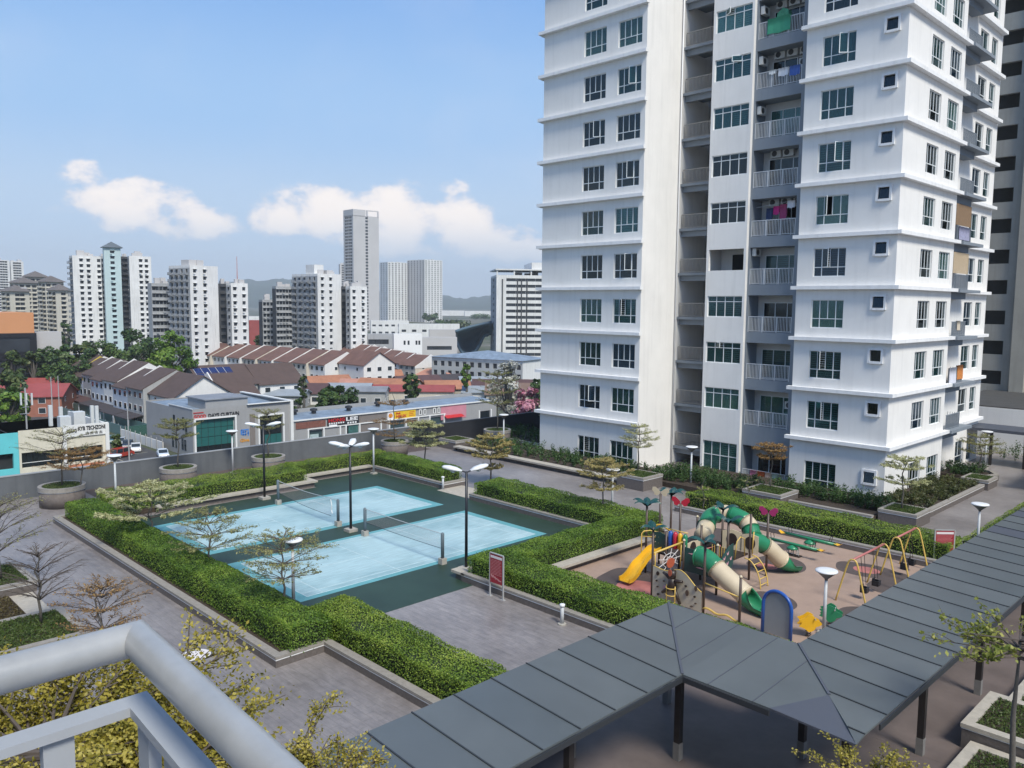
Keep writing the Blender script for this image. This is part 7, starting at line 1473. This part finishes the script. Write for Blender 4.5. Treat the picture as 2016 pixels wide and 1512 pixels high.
# block with pale teal lift shaft
A_ = far('apartment_block', 'white apartment block with tall pale-teal shaft and pyramid roof', 220, 400)
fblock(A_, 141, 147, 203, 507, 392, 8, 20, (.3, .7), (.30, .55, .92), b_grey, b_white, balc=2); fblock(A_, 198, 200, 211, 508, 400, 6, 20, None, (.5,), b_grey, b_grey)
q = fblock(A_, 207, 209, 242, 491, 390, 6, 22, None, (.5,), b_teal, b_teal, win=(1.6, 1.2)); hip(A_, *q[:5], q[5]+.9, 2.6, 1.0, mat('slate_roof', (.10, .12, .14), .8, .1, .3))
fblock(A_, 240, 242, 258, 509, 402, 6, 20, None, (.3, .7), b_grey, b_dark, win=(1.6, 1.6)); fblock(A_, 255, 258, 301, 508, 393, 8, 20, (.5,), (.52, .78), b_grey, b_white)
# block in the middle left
B_ = far('apartment_block', 'white apartment block with two window columns and shaded grey balcony side above the bright tree', 390, 325)
q = fblock(B_, 335, 376, 431, 527, 322, 32, 16, (.15, .38, .62, .85), (.17, .52), b_grey, b_white, balc=4); boxon(B_, q[0], q[1], q[2], 1, 7, 2, 7, q[5], q[5]+3, b_lgrey)  # left wall and balconies greyer: shaded side put into the colour
fblock(B_, 299, 300, 337, 562, 338, 20, 13, None, (.12, .3, .5, .7, .88), b_grey, b_grey, win=(1.3, 1.5)); fblock(B_, 430, 432, 458, 563, 336, 14, 13, None, (.3, .7), b_dark, b_dark, win=(1.8, 1.5)); fblock(B_, 452, 456, 489, 562, 325, 26, 13, (.5,), (.22, .76), b_grey, b_white)  # grey lower wing at left has its shade in the colour
# block in the centre
C_ = far('apartment_block', 'white and grey apartment block with water tank in front of the tall hotel tower', 625, 345)
q = fblock(C_, 576, 626, 672, 543, 340, 34, 15, (.12, .3, .5, .7, .88), (.2, .55), b_grey, b_white, balc=4); boxon(C_, q[0], q[1], q[2], .5, 5, 3, 9, q[5], q[5]+4.6, b_white, 'water_tank'); boxon(C_, q[0], q[1], q[2], 6, 9, 2, 6, q[5], q[5]+2.5, b_lgrey)  # grey left wall carries its shade as colour
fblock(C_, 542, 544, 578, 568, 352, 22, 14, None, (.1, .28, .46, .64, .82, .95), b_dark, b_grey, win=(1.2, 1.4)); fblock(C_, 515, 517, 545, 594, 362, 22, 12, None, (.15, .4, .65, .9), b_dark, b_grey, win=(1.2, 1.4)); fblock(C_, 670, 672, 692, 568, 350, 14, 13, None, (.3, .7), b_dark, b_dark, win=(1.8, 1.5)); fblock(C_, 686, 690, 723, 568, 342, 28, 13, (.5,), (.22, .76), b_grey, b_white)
# cream blocks with hip roofs
D_ = far('apartment_block', 'cream stepped apartment blocks with grey hip roofs', 70, 500); dr = mat('grey_hip_roof', (.13, .115, .11), .85, .12, .2)
for (ul, ue, ur, vt, D, fl, n) in ((4, 22, 60, 577, 480, 14, 4), (22, 40, 76, 560, 520, 16, 3), (50, 62, 96, 548, 530, 17, 3), (78, 92, 128, 558, 500, 16, 3), (96, 112, 141, 575, 475, 14, 3)):
    q = fblock(D_, ul, ue, ur, vt, D, 30, fl, [(i+.5)/2 for i in range(2)], [(i+.5)/n for i in range(n)], b_cream, b_cream, win=(2.4, 1.5), balc=1); hip(D_, *q[:5], q[5]+.9, 3.4, 1.2, dr)
E_ = far('apartment_tower', 'distant pale pink apartment tower at the left edge', 20, 1000); fblock(E_, -40, -5, 24, 513, 1000, 25, 26, (.3, .7), [(i+.5)/6 for i in range(6)], b_white, b_white, win=(2.6, 1.7), sill=False); fblock(E_, 20, 26, 51, 516, 1010, 20, 26, (.5,), [(i+.5)/5 for i in range(5)], b_white, b_white, win=(3, 1.7), sill=False)
# hotel tower
HT = far('hotel_tower', 'tall light-grey tower with dark gridded side and open roof frame', 715, 880, 'tower'); g_grid = mat('tower_grid_glass', (.05, .058, .07), .3, .3, .05)
q = fblock(HT, 678, 697, 747, 425, 860, 30, 36, [(i+.5)/5 for i in range(5)], [(.52, 3.0)], b_lgrey, b_lgrey, win=(6.4, 2.3), sill=False)
boxon(HT, q[0], q[1], q[2], 0, q[4]*.48, 0, q[3], q[5], q[5]+7, b_lgrey, 'roof_wall'); boxon(HT, q[0], q[1], q[2], q[4]*.52, q[4], 0, .8, q[5]+6, q[5]+7, b_lgrey, 'roof_frame'); boxon(HT, q[0], q[1], q[2], q[4]*.95, q[4], 0, .8, q[5], q[5]+6, b_lgrey, 'roof_frame'); boxon(HT, q[0], q[1], q[2], q[4]*.52, q[4]*.58, 0, .8, q[5], q[5]+6, b_lgrey, 'roof_frame')
h2 = far('tower', 'slim grey tower behind the hotel tower', 674, 1100, 'tower'); fblock(h2, 668, 670, 682, 521, 1100, 10, 26, None, (.5,), b_lgrey, b_lgrey, win=(3, 1.8), sill=False)
# twin towers
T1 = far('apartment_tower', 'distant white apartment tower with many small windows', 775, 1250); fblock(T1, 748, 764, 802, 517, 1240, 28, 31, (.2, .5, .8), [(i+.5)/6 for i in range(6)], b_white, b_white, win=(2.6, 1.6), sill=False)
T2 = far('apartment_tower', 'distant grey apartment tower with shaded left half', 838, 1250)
fblock(T2, 802, 836, 871, 512, 1230, 42, 31, [(i+.5)/6 for i in range(6)], [(i+.5)/6 for i in range(6)], b_lgrey, b_white, win=(2.4, 1.6), sill=False)  # left wall greyer than the right: shade painted in
# slab with deck bands at right
G_ = far('apartment_slab', 'white slab block with dark gallery bands beside the tower edge', 1020, 390); q = fblock(G_, 966, 977, 1110, 545, 388, 6, 14, [(.5, 5)], [((i+.5)/7, 4.6, 1.4) for i in range(7)], b_grey, b_white, win=(4.6, 1.25), sill=False)
b = MB(); nn = np.array([q[2][1], -q[2][0]])
for f in (.08, .30, .36, .44, .72): P0 = q[0]+q[2]*(q[4]*f); b.prism([tuple(P0), tuple(P0+q[2]*.5), tuple(P0+q[2]*.5+nn*.4), tuple(P0+nn*.4)][::-1], ST, q[5]-1)
part(G_, 'dark_fins', b, b_dark, kind='stuff'); boxon(G_, q[0], q[1], q[2], -.5, q[4]+1, -.5, q[3]+.5, q[5]+3.2, q[5]+3.8, b_white, 'roof_frame'); boxon(G_, q[0], q[1], q[2], q[4]*.52, q[4], 1, q[3], q[5]+3.8, q[5]+7, b_white)
for f in (0, .25, .5, .75, .98): boxon(G_, q[0], q[1], q[2], q[4]*f, q[4]*f+.6, 0, .6, q[5]+.9, q[5]+3.2, b_white, 'roof_post')
# mid-distance buildings
def simple(name, label, ul, ue, ur, vt, D, a, wl, wr_, fl=2, cl=None, cr=None, win=(1.2, 1.6), cat='building', zb=ST, roofm=None):
    r_ = far(name, label, ue, D, cat); return (r_,)+fblock(r_, ul, ue, ur, vt, D, a, fl, cl, cr, wl, wr_, zb, win, 0, False, roofm)
simple('warehouse', 'white block with small paired windows below the hotel tower', 773, 775, 831, 662, 330, 6, b_white, mat('clean_white', (.74, .74, .73), .8, .03, .1), 3, None, (.38, .52, .8, .9), (.8, 1.7)); simple('concrete_block', 'weathered grey concrete block left of the small white block', 722, 724, 776, 662, 345, 4, b_grey, b_grey, 3, None, (.15, .4, .65, .88), (3, 2.0))
simple('cinema_block', 'orange-topped building with black glass base at the left edge', -60, -20, 66, 622, 262, 14, mat('orange_render', (.56, .26, .12), .8, .04, .1), MATS['orange_render'], 1, zb=-6)
simple('black_glass_base', 'black glass storeys below the orange wall', -60, -22, 70, 664, 258, 14, b_dark, mat('black_glass', (.018, .018, .022), .25, .3, .1), 3, None, [(i+.5)/5 for i in range(5)], (8, 4)); simple('grey_wing', 'plain pale-grey wing beside the orange building', 64, 68, 119, 660, 270, 14, b_lgrey, b_lgrey, 1)
r_ = simple('long_shophouses', 'long grey shophouse row with blue-grey sheet roof', 850, 1030, 1075, 716, 262, 60, mat('shophouse_grey', (.40, .41, .41), .8, .08, .1), b_white, 3, [(i+.5)/12 for i in range(12)], None, (1.6, 1.7))
hip(r_[0], r_[1], r_[2], r_[3], r_[4], r_[5], r_[6]+.9, 2.4, .6, m_tin)
for (u0, u1, vt, D, lb) in ((730, 805, 633, 720, 'low pale podium under the hotel tower'), (785, 905, 640, 560, 'flat concrete podium with dark openings'), (855, 915, 612, 1900, 'long white warehouse roofs near the hills'), (915, 968, 613, 1850, 'white factory sheds near the hills'), (845, 905, 652, 420, 'pale hall behind the blue shell roof'), (830, 900, 668, 350, 'low concrete hall beside the small white block'), (490, 530, 625, 700, 'pale low buildings between the apartment blocks')):
    simple('low_building', lb, u0-1, u0, u1, vt, D, 3, b_white, b_white if D > 500 else b_lgrey, 2, None, [(i+.5)/6 for i in range(6)] if D < 800 else None, (3, 1.6))
simple('red_roof_hall', 'small hall with red sheet roof between the apartment blocks', 488, 490, 522, 634, 480, 3, r_red, r_red, 1)
# dark blue shell-shaped roof
sh = far('shell_roof', 'dark blue curved shell roof like a tilted leaf', 932, 400, 'building'); b = MB(); n = 14; V = []
for i in range(n+1):
    s_ = i/n
    for j in range(9):
        t_ = j/8; u = 897+71*s_; vt = 655-19*s_**.8; vb = 655+44*math.sin(min(1, s_*1.35)*math.pi)**.7*(1-.25*s_)+4; vv = vt+(vb-vt)*t_
        V.append(DP(u, vv, 400+16*math.sin(t_*math.pi)*math.sin(s_*math.pi)+9*t_))
b.add(V, [(i*9+j, i*9+j+1, (i+1)*9+j+1, (i+1)*9+j) for i in range(n) for j in range(8)]); o = part(sh, 'shell', b, mat('shell_blue', (.09, .145, .19), .35, .15, .1, spec=.6), True); o.modifiers.new('thickness', 'SOLIDIFY').thickness = 1.2
b = MB(); p0 = DP(935, 690, 404); b.prism([(p0[0]-4, p0[1]-4), (p0[0]+4, p0[1]-4), (p0[0]+4, p0[1]+4), (p0[0]-4, p0[1]+4)], ST, p0[2]-1); part(sh, 'foot', b, b_dark)
# lattice mast, crane-like pole
p = DP(467, 545, 1500); m_ = thing('radio_mast', 'thin red and white radio mast on the skyline', 'mast', (p[0], p[1], ST)); b = MB(); zt_ = HZ(505, p, 467); b.tube([(p[0], p[1], ST), (p[0], p[1], zt_)], [1.6, .5], 6); part(m_, 'mast', b, mat('mast_red', (.45, .16, .13), .6, .1, .1))
for (u, vb, vt, D, lb) in ((98, 832, 742, 170, 'thin tall pole near the green fence'), (247, 880, 800, 160, 'street pole beside the white yard wall'), (112, 800, 740, 215, 'thin pole by the grass plot')):
    p = DP(u, 700, D); b = MB(); b.tube([(p[0], p[1], ST), (p[0], p[1], HZ(vt, p, u))], [.14, .08], 6); solo('street_pole', b, m_frm, lb, 'pole')

# ================================================================ town trees
lf_t1 = leafmat('dark_tree_leaf', (.018, .042, .012), (.052, .10, .022), (.11, .165, .038), .12, .15); lf_t2 = leafmat('bright_tree_leaf', (.035, .08, .01), (.10, .19, .02), (.20, .28, .04), .15, .2); lf_t3 = leafmat('mid_tree_leaf', (.02, .042, .012), (.055, .09, .022), (.11, .13, .035), .15, .15)
def town_tree(u, vb, vt, hwpx, D, leaf, label, n=2600, ls=.75, group='town trees', clumps=26, seed=0, crown=.72, gap=.0):
    p = DP(u, 650, D); z0 = ST; top = HZ(vt, p, u); h = top-z0; rd = hwpx*D/F_; q = random.Random(seed+u); r = thing('town_tree', label, 'tree', (p[0], p[1], z0), group)
    lpart(r, 'trunk', MB().tube([(0, 0, 0), (.2, .1, h*.3), (0, .2, h*.6), (.1, 0, h*.8)], [.45, .36, .25, .08], 8), m_bark, True)
    lb = MB(); P = []
    ch = h*crown/2; cz = h-ch
    for k in range(clumps):
        a = q.uniform(0, 6.283); e = q.uniform(-.8, 1); rr = (1-e*e*.85)**.5*q.uniform(.35, 1.0); cx, cy, c3 = math.cos(a)*rd*rr, math.sin(a)*rd*rr, cz+e*ch*.88; sr = rd*q.uniform(.20, .38)
        lb.tube([(0, 0, h*.45), (cx*.5, cy*.5, (h*.45+c3)/2), (cx, cy, c3)], [.22, .13, .05], 5, False); m = n//clumps; v = nrg.normal(0, 1, (m, 3)); v /= np.linalg.norm(v, axis=1, keepdims=True); P.append(np.array((cx, cy, c3))+v*(nrg.uniform(.3, 1, (m, 1))**.5)*sr*np.array((1, 1, .72)))
    P = np.concatenate(P); ctr = np.array((0, 0, cz)); lpart(r, 'limbs', lb, m_bark); lpart(r, 'crown', leaf_mesh('crown', P, (P-ctr)/np.array((rd, rd, ch))+(0, 0, .35), ls, leaf, .7, .5), None)
k = 0
for (u, vb, vt, hw, D, lf, lb, n) in ((332, 760, 652, 42, 232, lf_t2, 'large bright-green tree in front of the white apartment block', 5200), (250, 750, 650, 44, 262, lf_t1, 'big dark tree left of the bright tree', 3800), (285, 740, 662, 32, 275, lf_t1, 'dark tree tucked behind the bright tree', 2600), (200, 750, 672, 34, 262, lf_t1, 'dark tree behind the terrace roofs', 2800), (165, 750, 668, 30, 268, lf_t3, 'mid-green tree behind the first terrace roof', 2600), (128, 755, 678, 28, 268, lf_t1, 'dark tree right of the pale-grey wing', 2400), (92, 755, 682, 24, 262, lf_t1, 'dark tree below the pale-grey wing', 2200), (62, 765, 690, 20, 255, lf_t3, 'slender tree in front of the black glass', 1800), (20, 770, 690, 22, 250, lf_t3, 'pointed tree at the foot of the black glass building', 2000), (132, 690, 632, 14, 430, lf_t1, 'small dark tree between cream and white blocks', 900), (22, 800, 735, 34, 200, lf_t3, 'spreading tree above the red-roofed brick house', 3000), (10, 820, 765, 30, 190, lf_t2, 'light green tree behind the brick house', 2400), (110, 770, 720, 40, 255, lf_t1, 'low dark tree belt behind the court fence', 2600), (150, 765, 715, 34, 250, lf_t1, 'low dark tree at the end of the lane', 2200),
        (515, 720, 655, 14, 400, lf_t3, 'olive tree between the two central blocks', 1200), (668, 800, 757, 36, 190, lf_t1, 'dense round tree behind the corner shop', 3600), (640, 800, 768, 20, 188, lf_t1, 'dark palm-like tree beside the orange bungalow', 1800), (810, 770, 735, 20, 215, lf_t1, 'round dark tree among the low houses', 1600), (848, 640, 616, 16, 1150, lf_t1, 'dark tree clump beside the distant grey tower', 900), (585, 800, 780, 9, 180, lf_t1, 'small maroon-tinged bush behind the shop roof', 700), (595, 755, 738, 9, 215, lf_t3, 'small tree in front of the white gabled house', 700), (918, 745, 715, 12, 235, lf_t2, 'light green tree against the long shophouses', 900), (1058, 800, 745, 16, 200, lf_t1, 'dark tree beside the white tower edge', 1500), (945, 640, 620, 20, 1500, lf_t1, 'far dark tree belt by the warehouses', 700), (900, 648, 632, 24, 900, lf_t3, 'far olive tree belt by the concrete podium', 900), (870, 645, 632, 20, 860, lf_t1, 'far dark tree belt under the distant tower', 800), (220, 870, 855, 8, 165, lf_t3, 'small bush by the parked cars', 400)):
    town_tree(u, vb, vt, hw, D, lf, lb, n, .8 if D < 300 else (1.2 if D < 600 else 3.0), seed=k); k += 1
town_tree(1000, 790, 708, 34, 150, lf_whitef, 'loose tree with white blossom behind the shops', 1500, .6, seed=77, clumps=34, crown=.6); town_tree(1040, 800, 757, 30, 140, lf_pinkf, 'loose tree with pink blossom beside the tower', 1500, .6, seed=78, clumps=30, crown=.75)
# grass plot by the lane
d = MB(); d.box(-285, -240, 62, 69.9, ST-.02, ST+.01); struct('grass_plot', d, mat('plot_grass', (.07, .11, .03), .95, .3, .3))

# ================================================================ hills
def hills(name, u0, u1, D, tops, m, seed):
    """ridge whose skyline follows (column, row) pairs, sloping towards the town"""
    q = random.Random(seed); n = 160; V = []; F = []; rows = 9
    us = [u0+(u1-u0)*i/n for i in range(n+1)]; ph = [q.uniform(0, 6.28) for _ in range(9)]
    for i, u in enumerate(us):
        v = np.interp(u, [t[0] for t in tops], [t[1] for t in tops])+1.2*math.sin(u*.11+ph[0])+.8*math.sin(u*.27+ph[1])+.5*math.sin(u*.61+ph[2])
        d_ = ray(u, 600)[:2]; d_ = d_/np.linalg.norm(d_); zt_ = HZ(v, d_*D, u)
        for j in range(rows):
            t_ = j/(rows-1); dist = D-(1-t_)*D*.24; w_ = math.sin(i*.35+j*1.3+ph[3])*.10+math.sin(i*.13+j*.8+ph[4])*.10
            V.append((d_[0]*dist, d_[1]*dist, ST-4+(zt_-ST)*max(0, (t_**.8+w_*t_*(1-t_)*1.6))))
    F = [(i*rows+j, i*rows+j+1, (i+1)*rows+j+1, (i+1)*rows+j) for i in range(n) for j in range(rows-1)]
    return struct(name, MB().add(V, F), m, True)
m_hill = mat('forest_hill', (.028, .045, .022), .95, .4, .006)
hills('hills', -700, 560, 5200, [(-700, 560), (-200, 566), (120, 572), (250, 566), (300, 560), (330, 553), (380, 560), (430, 556), (480, 549), (520, 551), (560, 547)], m_hill, 3)
hills('hills', 555, 1700, 5300, [(555, 547), (600, 553), (650, 560), (760, 575), (860, 578), (890, 582), (915, 588), (935, 583), (970, 579), (1050, 582), (1200, 574), (1700, 580)], m_hill, 5)
# ================================================================ haze over the town
hz = MB(); hz.box(-6600, 6600, -6600, 6600, ST-1.0, 330); HZO = tag(link('haze', hz.mesh('haze', [])), 'thin bluish daytime haze over the town', 'haze', kind='stuff')
hm = bpy.data.materials.new('haze_volume'); hm.use_nodes = True; t = hm.node_tree; t.nodes.clear(); pv = t.nodes.new('ShaderNodeVolumePrincipled'); pv.inputs['Color'].default_value = (.86, .93, 1, 1); pv.inputs['Density'].default_value = 1.6e-4; pv.inputs['Anisotropy'].default_value = 0
oo = t.nodes.new('ShaderNodeOutputMaterial'); t.links.new(pv.outputs[0], oo.inputs['Volume']); HZO.data.materials.append(hm)
